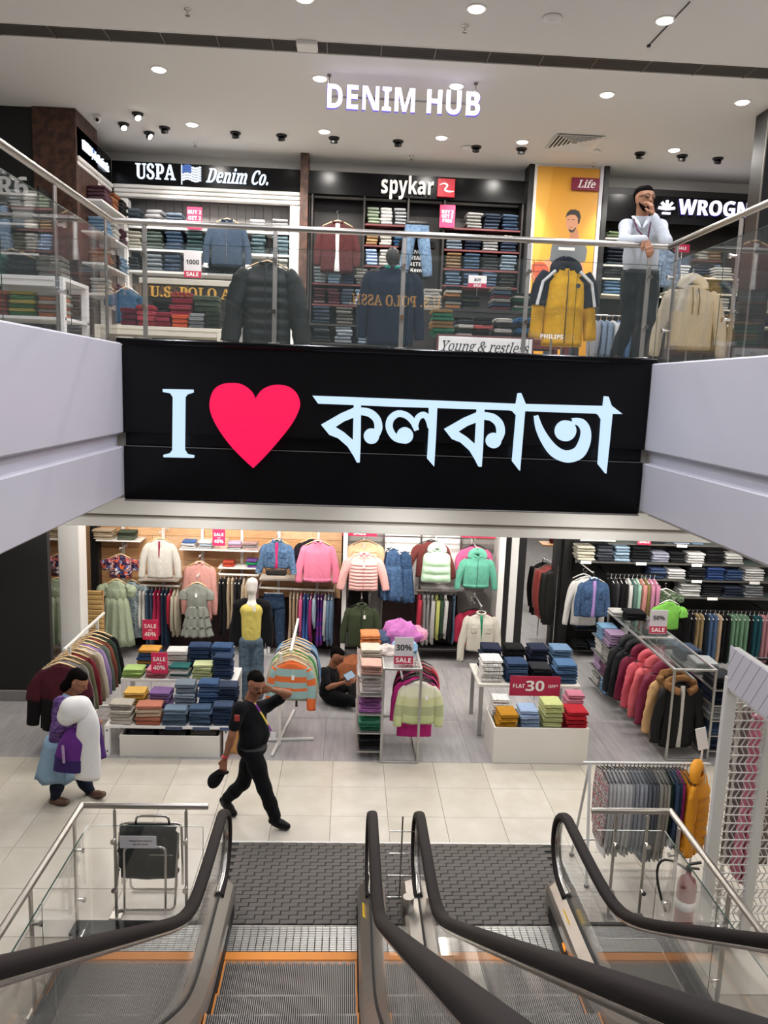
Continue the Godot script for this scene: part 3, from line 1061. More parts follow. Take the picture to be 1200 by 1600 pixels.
func railings() -> void:
	var y0 := UP_FLOOR + 0.05
	var ry := 5.8
	# front railing of the upper floor
	var t := thing("glass_railing", "long glass railing over the black front of the upper floor", "railing")
	var zz := -7.1
	var tb := MB.new()
	tb.tube([Vector3(WELL_L - 0.1, ry, zz), Vector3(WELL_R + 0.09, ry, zz)], 0.026, 14)
	obj("top_rail", tb, mats["brushed steel"], t)
	var px := [-1.84, -0.7, 0.44, 1.56, 2.66]
	for x in px:
		rail_post(t, Vector3(x, y0, zz), ry - y0, Vector3(0, 0, 1), 0.04)
	var gx := [WELL_L - 0.03, -0.66, 0.48, 1.6, 2.0, WELL_R + 0.03]
	for k in gx.size() - 1:
		pane(t, Vector3(gx[k] + 0.004, 0, zz + 0.06), Vector3(gx[k + 1] - 0.004, 0, zz + 0.06), y0 - 0.03, 5.62)
	# side railings
	for s in [-1, 1]:
		var x: float = WELL_L - 0.1 if s < 0 else WELL_R + 0.1
		var sd := thing("glass_railing", "glass railing on top of the white gallery front " + ("beside the brown column" if s < 0 else "beside the hooded top"), "railing")
		var b := MB.new()
		b.tube([Vector3(x, ry, zz), Vector3(x, ry, 4.5)], 0.026, 14)
		obj("top_rail", b, mats["brushed steel"], sd)
		for k in 10:
			rail_post(sd, Vector3(x, y0 - 0.05, -6.92 + k * 1.13), ry - y0 + 0.05, Vector3(-s, 0, 0), 0.05)
		for k in 9:
			pane(sd, Vector3(x - s * 0.06, 0, -7.0 + k * 1.13), Vector3(x - s * 0.06, 0, -7.0 + (k + 1) * 1.13 - 0.01), 4.76, 5.62)
	# barriers round the escalator wells on the lower floor
	for s in [-1, 1]:
		var xo: float = -2.09 if s < 0 else 2.81
		var xi: float = -1.07 if s < 0 else 2.13
		var z0 := -5.9
		var br := thing("glass_barrier", "steel and glass barrier at the escalator well " + ("behind the folded black cot" if s < 0 else "in front of the rail of bright jackets"), "barrier")
		var b := MB.new()
		b.tube([Vector3(xi, 1.0, z0), Vector3(xo, 1.0, z0)], 0.026, 14)
		b.tube([Vector3(xo, 1.0, z0), Vector3(xo, 1.0, -0.4)], 0.026, 14)
		b.ball(Vector3(xo, 1.0, z0), Vector3.ONE * 0.027, 12, 8)
		obj("top_rail", b, mats["brushed steel"], br)
		if s < 0:
			for x in [-1.83, -1.25]:
				rail_post(br, Vector3(x, 0.0, z0), 0.99, Vector3(0, 0, 1), 0.025)
			pane(br, Vector3(-2.0, 0, z0 + 0.065), Vector3(-1.1, 0, z0 + 0.065), 0.03, 0.86)
		else:
			for x in [2.35, 2.62]:
				rail_post(br, Vector3(x, 0.0, z0), 0.99, Vector3(0, 0, 1), 0.025)
			pane(br, Vector3(2.17, 0, z0 + 0.065), Vector3(2.72, 0, z0 + 0.065), 0.03, 0.86)
		for k in 6:
			rail_post(br, Vector3(xo, 0.0, -5.72 + k * 0.85), 0.99, Vector3(-s, 0, 0), 0.05)
		for k in 5:
			pane(br, Vector3(xo - s * 0.065, 0, -5.83 + k * 0.95), Vector3(xo - s * 0.065, 0, -5.83 + (k + 1) * 0.95 - 0.012), 0.03, 0.86)


func poly2(a: Array) -> PackedVector2Array:
	var p := PackedVector2Array()
	for k in range(0, a.size(), 2):
		p.append(Vector2(a[k], a[k + 1]))
	return p


func rounded(p: PackedVector2Array, sub := 4) -> PackedVector2Array:
	# an open run of points made into a smooth curve
	var o := PackedVector2Array()
	for k in p.size() - 1:
		var p0 := p[maxi(k - 1, 0)]
		var p3 := p[mini(k + 2, p.size() - 1)]
		for j in sub:
			o.append(p[k].cubic_interpolate(p[k + 1], p0, p3, float(j) / sub))
	o.append(p[p.size() - 1])
	return o


func brush(b: MB, line: Array, wd: Array, d: float, z: float) -> void:
	# a pen stroke of changing width, as thick lettering standing off the wall at z
	var p := rounded(poly2(line), 5)
	var left := PackedVector2Array()
	var right := PackedVector2Array()
	for k in p.size():
		var t := (p[mini(k + 1, p.size() - 1)] - p[maxi(k - 1, 0)]).normalized()
		var f := float(k) / 5.0
		var i := mini(int(f), wd.size() - 1)
		var w: float = lerpf(wd[i], wd[mini(i + 1, wd.size() - 1)], f - i)
		left.append(p[k] + Vector2(-t.y, t.x) * w)
		right.append(p[k] - Vector2(-t.y, t.x) * w)
	var f0 := z + d
	for k in p.size() - 1:
		b.face([Vector3(left[k].x, left[k].y, f0), Vector3(left[k + 1].x, left[k + 1].y, f0), Vector3(right[k + 1].x, right[k + 1].y, f0), Vector3(right[k].x, right[k].y, f0)], Vector3.BACK)
		for q in [left, right]:
			var o: Vector2 = (q[k] - p[k])
			b.face([Vector3(q[k].x, q[k].y, z), Vector3(q[k + 1].x, q[k + 1].y, z), Vector3(q[k + 1].x, q[k + 1].y, f0), Vector3(q[k].x, q[k].y, f0)], Vector3(o.x, o.y, 0))


func kolkata_sign() -> void:
	var t := thing("illuminated_sign", "glowing white lettering with a red heart on the black front", "sign")
	var white := glow("sign white", Color(0.8, 0.905, 1.0), 0.92)
	var red := glow("sign heart", Color("fb0554"), 0.88)
	var z := -6.998
	var d := 0.05
	var i := MB.new()
	i.prism(poly2([-1.659, 4.367, -1.396, 4.372, -1.396, 4.346, -1.448, 4.329, -1.468, 4.302, -1.475, 3.834, -1.45, 3.796, -1.392, 3.786, -1.392, 3.767, -1.658, 3.764, -1.658, 3.785, -1.602, 3.8, -1.579, 3.83, -1.571, 4.298, -1.592, 4.332, -1.657, 4.342]), d, Transform3D(Basis(), Vector3(0, 0, z)))
	obj("letter_i", i, white, t)
	var h := MB.new()
	var hl := rounded(poly2([-0.845, 4.312, -0.885, 4.379, -0.968, 4.433, -1.057, 4.444, -1.149, 4.425, -1.215, 4.371, -1.248, 4.269, -1.236, 4.166, -1.173, 4.037, -1.064, 3.889, -0.948, 3.771, -0.857, 3.691]))
	var hr := rounded(poly2([-0.857, 3.691, -0.749, 3.805, -0.625, 3.954, -0.523, 4.092, -0.466, 4.203, -0.449, 4.287, -0.482, 4.373, -0.553, 4.428, -0.653, 4.443, -0.74, 4.421, -0.802, 4.378, -0.845, 4.312]))
	hl.append_array(hr.slice(1, hr.size() - 1))
	h.prism(hl, d, Transform3D(Basis(), Vector3(0, 0, z)))
	obj("heart", h, red, t)
	# the letters of the city's name under one headline
	var u := 1.0 / 475.0
	for k in 2:
		var dx := 1.114 * k
		var g := MB.new()
		var o := Vector2(1.115, -0.002) * k
		var parts := [
			[0.032, 4.325, 0.097, 4.327, 0.105, 3.928, 0.102, 3.773, 0.076, 3.772, 0.033, 3.947],
			[0.04, 4.267, -0.084, 4.208, -0.178, 4.15, -0.256, 4.102, -0.196, 4.045, -0.127, 4.085, -0.051, 4.138, 0.043, 4.179],
			[-0.256, 4.102, -0.18, 4.014, -0.099, 3.985, -0.013, 3.914, 0.043, 3.831, 0.076, 3.772, 0.083, 3.885, 0.045, 3.964, -0.048, 4.039, -0.127, 4.085],
		]
		for q in parts:
			var pl := poly2(q)
			for e in pl.size():
				pl[e] += o
			g.prism(pl, d, Transform3D(Basis(), Vector3(0, 0, z)))
		var hook: Array = [0.096, 4.235, 0.178, 4.221, 0.241, 4.169, 0.261, 4.092, 0.242, 4.022]
		for e in range(0, hook.size(), 2):
			hook[e] += o.x
			hook[e + 1] += o.y
		brush(g, hook, [16 * u, 17 * u, 17 * u, 17 * u, 14 * u], d, z)
		var ball: Array = [0.2, 4.014]
		g.disc_solid(Vector3(ball[0] + o.x, ball[1] + o.y, z + d / 2), Vector3.BACK, 33 * u, d, 24)
		obj("letter_ka", g, white, t)
	var l := MB.new()
	l.prism(poly2([0.708, 4.328, 0.784, 4.331, 0.785, 4.036, 0.781, 3.758, 0.716, 3.827, 0.72, 4.118]), d, Transform3D(Basis(), Vector3(0, 0, z)))
	brush(l, [0.519, 3.989, 0.42, 4.007, 0.362, 4.085, 0.367, 4.169, 0.428, 4.222, 0.507, 4.212, 0.573, 4.155, 0.608, 4.081], [16 * u, 15 * u, 15 * u, 15 * u, 14 * u, 14 * u, 13 * u, 10 * u], d, z)
	brush(l, [0.59, 4.103, 0.614, 4.191, 0.666, 4.222, 0.71, 4.185, 0.735, 4.108], [11 * u, 12 * u, 13 * u, 13 * u, 12 * u], d, z)
	var lb: Array = [0.504, 4.031]
	l.disc_solid(Vector3(lb[0], lb[1], z + d / 2), Vector3.BACK, 35 * u, d, 24)
	obj("letter_la", l, white, t)
	var ta := MB.new()
	brush(ta, [1.69, 4.253, 1.728, 4.142, 1.797, 4.027, 1.891, 3.928, 2.003, 3.888, 2.109, 3.926, 2.157, 4.029, 2.157, 4.136, 2.104, 4.204, 2.017, 4.21], [7 * u, 14 * u, 19 * u, 24 * u, 26 * u, 26 * u, 23 * u, 19 * u, 17 * u, 12 * u], d, z)
	var tb: Array = [1.972, 4.123]
	ta.disc_solid(Vector3(tb[0], tb[1], z + d / 2), Vector3.BACK, 45 * u, d, 28)
	obj("letter_ta", ta, white, t)
	var bars := [
		[1.512, 4.445, 1.538, 4.448, 1.567, 4.39, 1.585, 4.353, 1.581, 4.148, 1.573, 3.745, 1.5, 3.829, 1.51, 4.247, 1.473, 4.284, 1.43, 4.291, 1.501, 4.35],
		[2.307, 4.448, 2.338, 4.445, 2.373, 4.366, 2.479, 4.294, 2.388, 4.291, 2.384, 4.026, 2.377, 3.744, 2.3, 3.829, 2.297, 4.236, 2.267, 4.278, 2.238, 4.292, 2.304, 4.36],
	]
	for q in bars:
		var b := MB.new()
		b.prism(poly2(q), d, Transform3D(Basis(), Vector3(0, 0, z)))
		obj("letter_aa", b, white, t)
	var hd := MB.new()
	hd.prism(poly2([-0.339, 4.357, -0.005, 4.357, 0.332, 4.356, 1.522, 4.351, 1.483, 4.29, 0.334, 4.285, -0.003, 4.288, -0.286, 4.288]), d, Transform3D(Basis(), Vector3(0, 0, z)))
	hd.prism(poly2([1.568, 4.352, 2.304, 4.36, 2.267, 4.288, 1.559, 4.287]), d, Transform3D(Basis(), Vector3(0, 0, z)))
	obj("headline", hd, white, t)

const ORD := ["bottom one", "second from bottom", "third from bottom", "fourth from bottom", "fifth from bottom", "sixth from bottom", "seventh from bottom", "eighth from bottom"]
const NTH := ["first", "second", "third", "fourth", "fifth", "sixth", "seventh", "eighth", "ninth", "tenth", "eleventh", "twelfth", "thirteenth", "fourteenth", "fifteenth", "sixteenth", "seventeenth", "eighteenth", "nineteenth", "twentieth", "twenty-first", "twenty-second", "twenty-third", "twenty-fourth"]


func folded_mesh(style: String, variant: int) -> ArrayMesh:
	# a folded garment of unit size: rounded fold in front (+z), layers showing
	var key := "folded %s %d" % [style, variant]
	if shared.has(key):
		return shared[key]
	var r := RandomNumberGenerator.new()
	r.seed = hash(key)
	var prof := []
	if style == "flat":
		prof = [[-0.5, 0.1], [-0.47, 0.0], [0.36, 0.0], [0.43, 0.08], [0.48, 0.26], [0.5, 0.48], [0.485, 0.7], [0.44, 0.9], [0.37, 1.0], [0.0, 1.0], [-0.46, 0.98], [-0.5, 0.9]]
	else:
		prof = [[-0.5, 0.12], [-0.46, 0.0], [0.34, 0.0], [0.44, 0.08], [0.5, 0.25], [0.49, 0.4], [0.44, 0.5], [0.46, 0.6], [0.48, 0.76], [0.43, 0.92], [0.3, 1.0], [0.0, 1.04], [-0.44, 0.96], [-0.5, 0.85]]
	var rings := []
	var xs := [-0.5, -0.48, -0.43, -0.25, 0.0, 0.25, 0.43, 0.48, 0.5]
	var soft := 0.03 if style == "flat" else 0.07
	for k in xs.size():
		var e: float = absf(xs[k])
		var sh := 0.4 if e > 0.495 else (0.8 if e > 0.47 else (0.95 if e > 0.4 else 1.0))
		var ring := PackedVector3Array()
		var dz := r.randf_range(-0.02, 0.02)
		for p in prof:
			var y: float = 0.5 + (p[1] - 0.5) * sh
			if p[1] > 0.8:
				y += r.randf_range(-soft, soft * 0.4)
			if p[1] < 0.2:
				y = maxf(0.0, y)
			ring.append(Vector3(xs[k], y, p[0] * (0.985 if e > 0.48 else 1.0) + dz + r.randf_range(-soft, soft) * 0.2))
		rings.append(ring)
	var b := MB.new()
	b.loft(rings, true)
	shared[key] = b.mesh()
	return shared[key]


func layer_tone(m: Material, k: int) -> Material:
	# random lighter or darker colour imitates the shading between stacked layers
	var q := (k * 5 + rng.randi()) % 3
	if q == 0 or m.albedo_texture == null or not m.resource_name.begins_with("cloth"):
		return m
	var key := "%s lot %d" % [m.resource_name, q]
	if not mats.has(key):
		var c: StandardMaterial3D = m.duplicate()
		c.resource_name = key
		c.albedo_color = m.albedo_color.lerp(Color.BLACK if q == 1 else Color.WHITE, 0.14 if q == 1 else 0.1)
		mats[key] = c
	return mats[key]


func stack(kind: String, colname: String, m, place: Array, n: int, where: String, d := 0.3, style := "flat", turn := 0.0) -> void:
	# n folded garments one on another; place = [x, y of the base, z of the front, width, height]; m is one material or a list
	var h: float = place[4] / n
	for k in n:
		var mm: Material = m[k % m.size()] if m is Array else m
		mm = layer_tone(mm, k)
		var cn: String = colname.split("/")[k % colname.split("/").size()]
		var o := obj("folded_" + kind, folded_mesh(style, rng.randi() % 4), mm)
		var yaw := turn + rng.randf_range(-0.07, 0.07)
		o.transform = Transform3D(Basis(Vector3.UP, yaw) * Basis.from_scale(Vector3(place[3] * rng.randf_range(0.86, 0.95), h * 0.985, d * rng.randf_range(0.92, 1.0))), Vector3(place[0] + rng.randf_range(-0.012, 0.012), place[1] + h * k, place[2] - d * 0.5 + rng.randf_range(-0.014, 0.014)))
		var ord: String = "top one" if k == n - 1 and n > 1 else ORD[k]
		tag(o, "%s folded %s, %s, %s" % [cn, kind, ord, where], kind.replace("_", " "), "folded %s in %s" % [kind.replace("_", " "), where])


func oval(c: Vector3, a: float, b: float, n: int, fold: float, waves: float, ph: float, power := 2.3) -> PackedVector3Array:
	var ring := PackedVector3Array()
	for j in n:
		var an := TAU * j / n
		var ca := cos(an)
		var sa := sin(an)
		var f := 1.0 / pow(pow(absf(ca), power) + pow(absf(sa), power), 1.0 / power)
		var w := 1.0 + fold * sin(waves * an + ph) + fold * 0.6 * sin(waves * 1.7 * an + ph * 2.1)
		ring.append(c + Vector3(ca * f * a, 0, sa * f * b * w))
	return ring


func limb(b: MB, path: Array, radii: Array, zflat: float, quilt := 0.0, fold := 0.05, sides := 12) -> void:
	# a sleeve or trouser leg along a path in the garment's plane
	var rings := []
	var n := path.size()
	var sub := 5 if quilt <= 0.0 else 8
	var ph := rng.randf() * 6.0
	var run := 0.0
	for k in n - 1:
		for j in sub + (1 if k == n - 2 else 0):
			var f := float(j) / sub
			var p: Vector3 = path[k].cubic_interpolate(path[k + 1], path[maxi(k - 1, 0)], path[mini(k + 2, n - 1)], f)
			var q: Vector3 = path[k].cubic_interpolate(path[k + 1], path[maxi(k - 1, 0)], path[mini(k + 2, n - 1)], f + 0.05)
			var d := (q - p).normalized()
			var x := d.cross(Vector3.BACK).normalized()
			var y := x.cross(d).normalized()
			var r: float = lerpf(radii[k], radii[k + 1], f)
			run += (path[k + 1] - path[k]).length() / sub
			if quilt > 0.0:
				r *= 0.93 + 0.14 * absf(sin(PI * run / quilt))
			var ring := PackedVector3Array()
			for s in sides:
				var an := TAU * s / sides
				var w := 1.0 + fold * sin(3.0 * an + ph + run * 14.0)
				ring.append(p + x * cos(an) * r * w + y * sin(an) * r * zflat * w)
			rings.append(ring)
	b.loft(rings, true)


func hanger(t: Node3D, w: float, kind: String, hook := 0.12, drop := 0.05) -> void:
	# shoulders and hook; the origin is the neck of the garment
	if kind == "":
		return
	var m: Material = mats["hanger " + kind]
	var b := MB.new()
	b.tube([Vector3(-w * 0.46, -drop, 0), Vector3(-w * 0.22, 0.0, 0.0), Vector3(0, 0.028, 0), Vector3(w * 0.22, 0.0, 0), Vector3(w * 0.46, -drop, 0)], [0.008, 0.013, 0.016, 0.013, 0.008], 7, true, 0.7)
	var h := obj("hanger", b, m, t)
	var c := MB.new()
	var pts := [Vector3(0, 0.03, 0), Vector3(0, hook * 0.55, 0)]
	for k in 6:
		var a := PI * 1.5 - k * PI * 1.15 / 5.0
		pts.append(Vector3(cos(a) * 0.02 + 0.0, hook - 0.02 + sin(a) * 0.02 + 0.0, 0))
	c.tube(pts, 0.0028, 5)
	obj("hook", c, mats["hook"], h)


func price_tag(t: Node3D, at: Vector3, w := 0.035, h := 0.06) -> void:
	var b := MB.new()
	b.box(at, Vector3(w, h, 0.002))
	b.tube([at + Vector3(0, h * 0.5, 0), at + Vector3(0, h * 0.5 + 0.08, -0.01)], 0.001, 4)
	obj("price_tag", b, mats["card"], t)


func upper_garment(called: String, label: String, category: String, at: Vector3, p: Dictionary, group := "") -> Node3D:
	# a top, jacket, dress or vest on a hanger, seen from the front; p sizes it. Origin: the neck.
	var t := thing(called, label, category, at, group, p.get("turn", 0.0))
	var w: float = p.w
	var ln: float = p.len
	var dp: float = p.get("depth", 0.1)
	var m: Material = p.m
	var quilt: float = p.get("quilt", 0.0)
	var sw := w * 0.5
	var hem: float = p.get("hem", w * 1.02) * 0.5
	var fold: float = p.get("fold", 0.14)
	var ph := rng.randf() * 6.0
	var waves: float = p.get("waves", 6.0)
	var lev := [[-0.035, 0.05, 0.022], [0.0, 0.066, 0.034], [-0.012, 0.085, 0.042], [-0.03, sw * 0.5, 0.045], [-0.06, sw * 0.8, 0.046], [-0.09, sw * 0.95, 0.05], [-0.14, sw, dp * 0.42]]
	var n := 14 if quilt <= 0.0 else maxi(16, int(ln / quilt * 6.0))
	for k in range(1, n + 1):
		var f := float(k) / n
		var y := lerpf(-0.13, -ln, f)
		var waist: float = p.get("waist", lerpf(sw, hem, 0.4) * 2.0) * 0.5
		var a := lerpf(lerpf(sw, waist, minf(1.0, f * 2.2)), hem, clampf(f * 1.6 - 0.6, 0.0, 1.0))
		var q := 1.0
		if quilt > 0.0:
			q = 0.88 + 0.22 * absf(sin(PI * (y + 0.13) / quilt))
		lev.append([y, a * (0.98 + 0.02 * q), dp * 0.5 * q * (0.9 + 0.15 * sin(f * PI))])
	var rings := []
	for k in lev.size():
		var f := clampf(float(k - 6) / (lev.size() - 7), 0.0, 1.0)
		rings.append(oval(Vector3(0, lev[k][0], 0), lev[k][1], lev[k][2], 28, fold * f, waves, ph + f * 0.8))
	var b := MB.new()
	b.loft(rings, true)
	var body := obj("body", b, m, t)
	var zf := dp * 0.5 + 0.004
	# sleeves
	var sl: float = p.get("sleeve", 0.0)
	if sl > 0.0:
		var r0: float = p.get("r0", 0.085) * 0.8
		var r1: float = p.get("r1", 0.05) * 0.9
		var sp: float = p.get("spread", 0.1) * 0.8
		for s in [-1.0, 1.0]:
			var sb := MB.new()
			var bend: float = p.get("bend", 0.012) * s
			if p.get("puff", false):
				limb(sb, [Vector3(s * sw * 0.86, -0.085, 0), Vector3(s * (sw + 0.04), -0.12, 0), Vector3(s * (sw + 0.075), -sl * 0.6, 0.01), Vector3(s * (sw + 0.05), -sl, 0.01)], [0.05, r0, r0 * 1.35, r1], 0.75, 0.0, 0.06)
			else:
				limb(sb, [Vector3(s * sw * 0.8, -0.07, 0), Vector3(s * (sw + sp * 0.12 - 0.012), -0.15, 0.0), Vector3(s * (sw + sp * 0.6) + bend, -sl * 0.6, 0.012), Vector3(s * (sw + sp), -sl, 0.02)], [r0 * 0.5, r0, lerpf(r0, r1, 0.6), r1], p.get("sflat", 0.6), quilt, 0.1)
			obj("sleeve", sb, p.get("sm", m), t)
			if p.get("cuff"):
				var cb := MB.new()
				var c0 := Vector3(s * (sw + sp), -sl, 0.02)
				var dir := Vector3(s * sp * 0.3, -0.4 * sl, 0).normalized()
				limb(cb, [c0 - dir * 0.03, c0 + dir * 0.02, c0 + dir * 0.03], [r1 * 1.04, r1 * 1.04, r1], p.get("sflat", 0.6), 0.0, 0.0)
				obj("cuff", cb, p.cuff, t)
	if p.get("collar"):
		var cb := MB.new()
		var ring := []
		for k in 13:
			var an := PI * 0.5 + 0.35 + (TAU - 0.7) * k / 12.0
			ring.append(Vector3(cos(an) * 0.07, 0.006 + 0.012 * sin(an) * -1.0, sin(an) * 0.042 + 0.004))
		cb.tube(ring, 0.017, 7)
		obj("collar", cb, p.collar, t)
	if p.get("open"):
		# front open: the layer worn inside shows as a strip
		var ib := MB.new()
		var iw: float = p.get("open_w", 0.06)
		var rr := []
		for k in 8:
			var f := k / 7.0
			rr.append(oval(Vector3(0, lerpf(-0.02, -ln * 0.985, f), zf * 0.55), iw * (0.7 + 0.3 * f), dp * 0.5 * (0.65 if k == 0 else 1.0) * 0.52, 14, 0.04, 4, ph))
		ib.loft(rr, true)
		obj("inner_layer", ib, p.open, t)
	if p.get("zip"):
		var zb := MB.new()
		var q := []
		for k in 9:
			var y := lerpf(-0.02, -ln * 0.97, k / 8.0)
			q.append(Vector3(0, y, zf * (0.7 if k == 0 else 1.02) + 0.002))
		zb.tube(q, p.get("zip_r", 0.005), 5)
		obj("zip", zb, p.zip, t)
	if p.get("hood"):
		var hb := MB.new()
		limb(hb, [Vector3(-0.11, -0.05, 0.0), Vector3(-0.09, 0.02, -0.02), Vector3(0, 0.06, -0.03), Vector3(0.09, 0.02, -0.02), Vector3(0.11, -0.05, 0.0)], [0.05, 0.06, 0.065, 0.06, 0.05], 0.8, 0.0, 0.08)
		obj("hood", hb, p.hood, t)
	if p.get("fur"):
		var fb := MB.new()
		var ring := []
		for k in 15:
			var an := PI * 0.5 + 0.4 + (TAU - 0.8) * k / 14.0
			ring.append(Vector3(cos(an) * 0.17, -0.02 + 0.07 * -sin(an), 0.03 + sin(an) * 0.06))
		limb(fb, ring, range(15).map(func(k): return 0.045 + 0.012 * sin(k * 2.7)), 0.9, 0.0, 0.2)
		obj("fur_trim", fb, p.fur, t)
	if p.get("hemband"):
		var hb := MB.new()
		hb.loft([oval(Vector3(0, -ln + 0.055, 0), hem * 1.0, dp * 0.5 * 1.03, 28, fold, waves, ph + 0.8), oval(Vector3(0, -ln - 0.004, 0), hem * 0.98, dp * 0.5, 28, fold, waves, ph + 0.8)], true)
		obj("hem_band", hb, p.hemband, t)
	if p.get("pockets"):
		for s in [-1.0, 1.0]:
			obj("pocket", one_box(Vector3(s * sw * 0.5, -0.13 - (ln - 0.13) * 0.25, zf * 0.98), Vector3(sw * 0.5, 0.1, 0.012), 0.004), p.pockets, t)
	if p.get("buttons"):
		var bb := MB.new()
		for k in 6:
			bb.disc_solid(Vector3(p.get("button_x", 0.0), -0.05 - (ln - 0.1) * k / 5.5, zf + 0.006), Vector3.BACK, 0.008, 0.006, 10)
		obj("button_row", bb, p.buttons, t)
	if p.get("skirt"):
		# full skirt from the waist down, in tiers
		var sk: Dictionary = p.skirt
		var tiers: int = sk.get("tiers", 1)
		var y0: float = -ln + 0.02
		for q in tiers:
			var sb := MB.new()
			var rr := []
			var ya: float = y0 - sk.len * q / tiers
			var yb: float = y0 - sk.len * (q + 1) / tiers - (0.02 if q < tiers - 1 else 0.0)
			for k in 7:
				var f := k / 6.0
				var g := (q + f) / tiers
				var grow: float = lerpf(hem, sk.w * 0.5, g) * (0.96 + 0.08 * f if tiers > 1 else 1.0)
				rr.append(oval(Vector3(0, lerpf(ya, yb, f), 0), grow, dp * 0.5 + 0.05 * g, 48, 0.1 + 0.22 * f * minf(1.0, g + 0.4), sk.get("waves", 11.0), ph))
			sb.loft(rr, true)
			obj("skirt_tier" if tiers > 1 else "skirt", sb, sk.get("m", m), t)
	if p.get("tag", false):
		price_tag(t, Vector3(p.get("tag_x", 0.0), -0.17, zf + 0.012))
	hanger(t, w, p.get("hanger", "wood"), p.get("hook", 0.12))
	return t


func trousers(called: String, label: String, category: String, at: Vector3, w: float, ln: float, m: Material, clip := "black", splay := 0.03, belt: Material = null, group := "") -> Node3D:
	# trousers or jeans hanging from the waist, seen from the front. Origin: middle of the waistband
	var t := thing(called, label, category, at, group)
	var b := MB.new()
	var rings := []
	for k in 6:
		var f := k / 5.0
		rings.append(oval(Vector3(0, -f * ln * 0.27, 0), w * (0.46 + 0.05 * f), 0.035 + 0.02 * f, 24, 0.04, 5, 1.0))
	b.loft(rings, true)
	obj("seat", b, m, t)
	for s in [-1.0, 1.0]:
		var lb := MB.new()
		limb(lb, [Vector3(s * w * 0.25, -ln * 0.2, 0), Vector3(s * (w * 0.27 + splay * 0.3), -ln * 0.5, 0.005), Vector3(s * (w * 0.25 + splay), -ln, 0.01)], [w * 0.265, w * 0.24, w * 0.19], 0.45, 0.0, 0.05)
		obj("leg", lb, m, t)
	var wb := MB.new()
	wb.loft([oval(Vector3(0, 0.004, 0), w * 0.465, 0.04, 24, 0, 1, 0), oval(Vector3(0, -0.04, 0), w * 0.475, 0.043, 24, 0, 1, 0)], true)
	obj("waistband", wb, belt if belt else m, t)
	if clip:
		var c := MB.new()
		c.bar(Vector3(-w * 0.42, 0.012, 0), Vector3(w * 0.42, 0.012, 0), 0.012, 0.012)
		c.tube([Vector3(0, 0.01, 0), Vector3(0, 0.08, 0), Vector3(0.02, 0.1, 0)], 0.003, 5)
		obj("hanger", c, mats["hanger " + clip], t)
	return t


func edge_mesh(kind: String, variant: int) -> ArrayMesh:
	# a garment seen edge-on on a rail, unit size: x thickness, y down from 0 to -1, z breadth
	var key := "edge %s %d" % [kind, variant]
	if shared.has(key):
		return shared[key]
	var r := RandomNumberGenerator.new()
	r.seed = hash(key)
	var b := MB.new()
	var rings := []
	var lev := []
	if kind == "trouser":
		lev = [[0.0, 0.3, 0.3], [-0.03, 0.36, 0.42], [-0.3, 0.42, 0.44], [-0.7, 0.46, 0.42], [-1.0, 0.44, 0.4]]
	elif kind == "dress":
		lev = [[0.0, 0.2, 0.1], [-0.03, 0.32, 0.3], [-0.1, 0.42, 0.36], [-0.35, 0.4, 0.32], [-0.6, 0.5, 0.4], [-1.0, 0.62, 0.5]]
	else:
		lev = [[0.0, 0.2, 0.08], [-0.03, 0.3, 0.24], [-0.1, 0.42, 0.42], [-0.25, 0.48, 0.45], [-0.6, 0.5, 0.44], [-1.0, 0.48, 0.43]]
	var dense := []
	for k in lev.size() - 1:
		for j in 3:
			var f := j / 3.0
			dense.append([lerpf(lev[k][0], lev[k + 1][0], f), lerpf(lev[k][1], lev[k + 1][1], f), lerpf(lev[k][2], lev[k + 1][2], f)])
	dense.append(lev[-1])
	var ph := r.randf() * 6.0
	for k in dense.size():
		var e: Array = dense[k]
		var ring := PackedVector3Array()
		for j in 14:
			var an := TAU * j / 14.0
			var w := 1.0 + 0.16 * sin(3.0 * an + ph + e[0] * 5.0) * minf(1.0, -e[0] * 3.0)
			ring.append(Vector3(cos(an) * e[1] * w + 0.12 * sin(e[0] * 7.0 + ph) * -e[0], e[0], sin(an) * e[2] * (0.97 + r.randf() * 0.05)))
		rings.append(ring)
	b.loft(rings, true)
	if kind == "top" or kind == "coat":
		for s in [-1.0, 1.0]:
			var sr := []
			for k in 8:
				var f := k / 7.0
				sr.append(oval(Vector3(0.1 * sin(f * 3.0 + ph), -0.08 - f * 0.78, s * (0.4 + 0.08 * sin(f * PI))), 0.46 - 0.06 * f, 0.11 - 0.03 * f, 10, 0.06, 3, ph + f * 4.0))
			b.loft(sr, true)
	shared[key] = b.mesh()
	return shared[key]


func rail_hook_mesh() -> ArrayMesh:
	if not shared.has("rail hook"):
		var c := MB.new()
		c.tube([Vector3(0, -0.06, -0.16), Vector3(0, -0.015, 0), Vector3(0, -0.06, 0.16)], [0.007, 0.01, 0.007], 6)
		var pts := [Vector3(0, -0.02, 0), Vector3(0, 0.025, 0)]
		for k in 6:
			var a := -PI * 0.5 + k * PI * 1.25 / 5.0
			pts.append(Vector3(0, 0.045 + sin(a) * 0.018, cos(a) * 0.018))
		c.tube(pts, 0.003, 5)
		shared["rail hook"] = c.mesh()
	return shared["rail hook"]


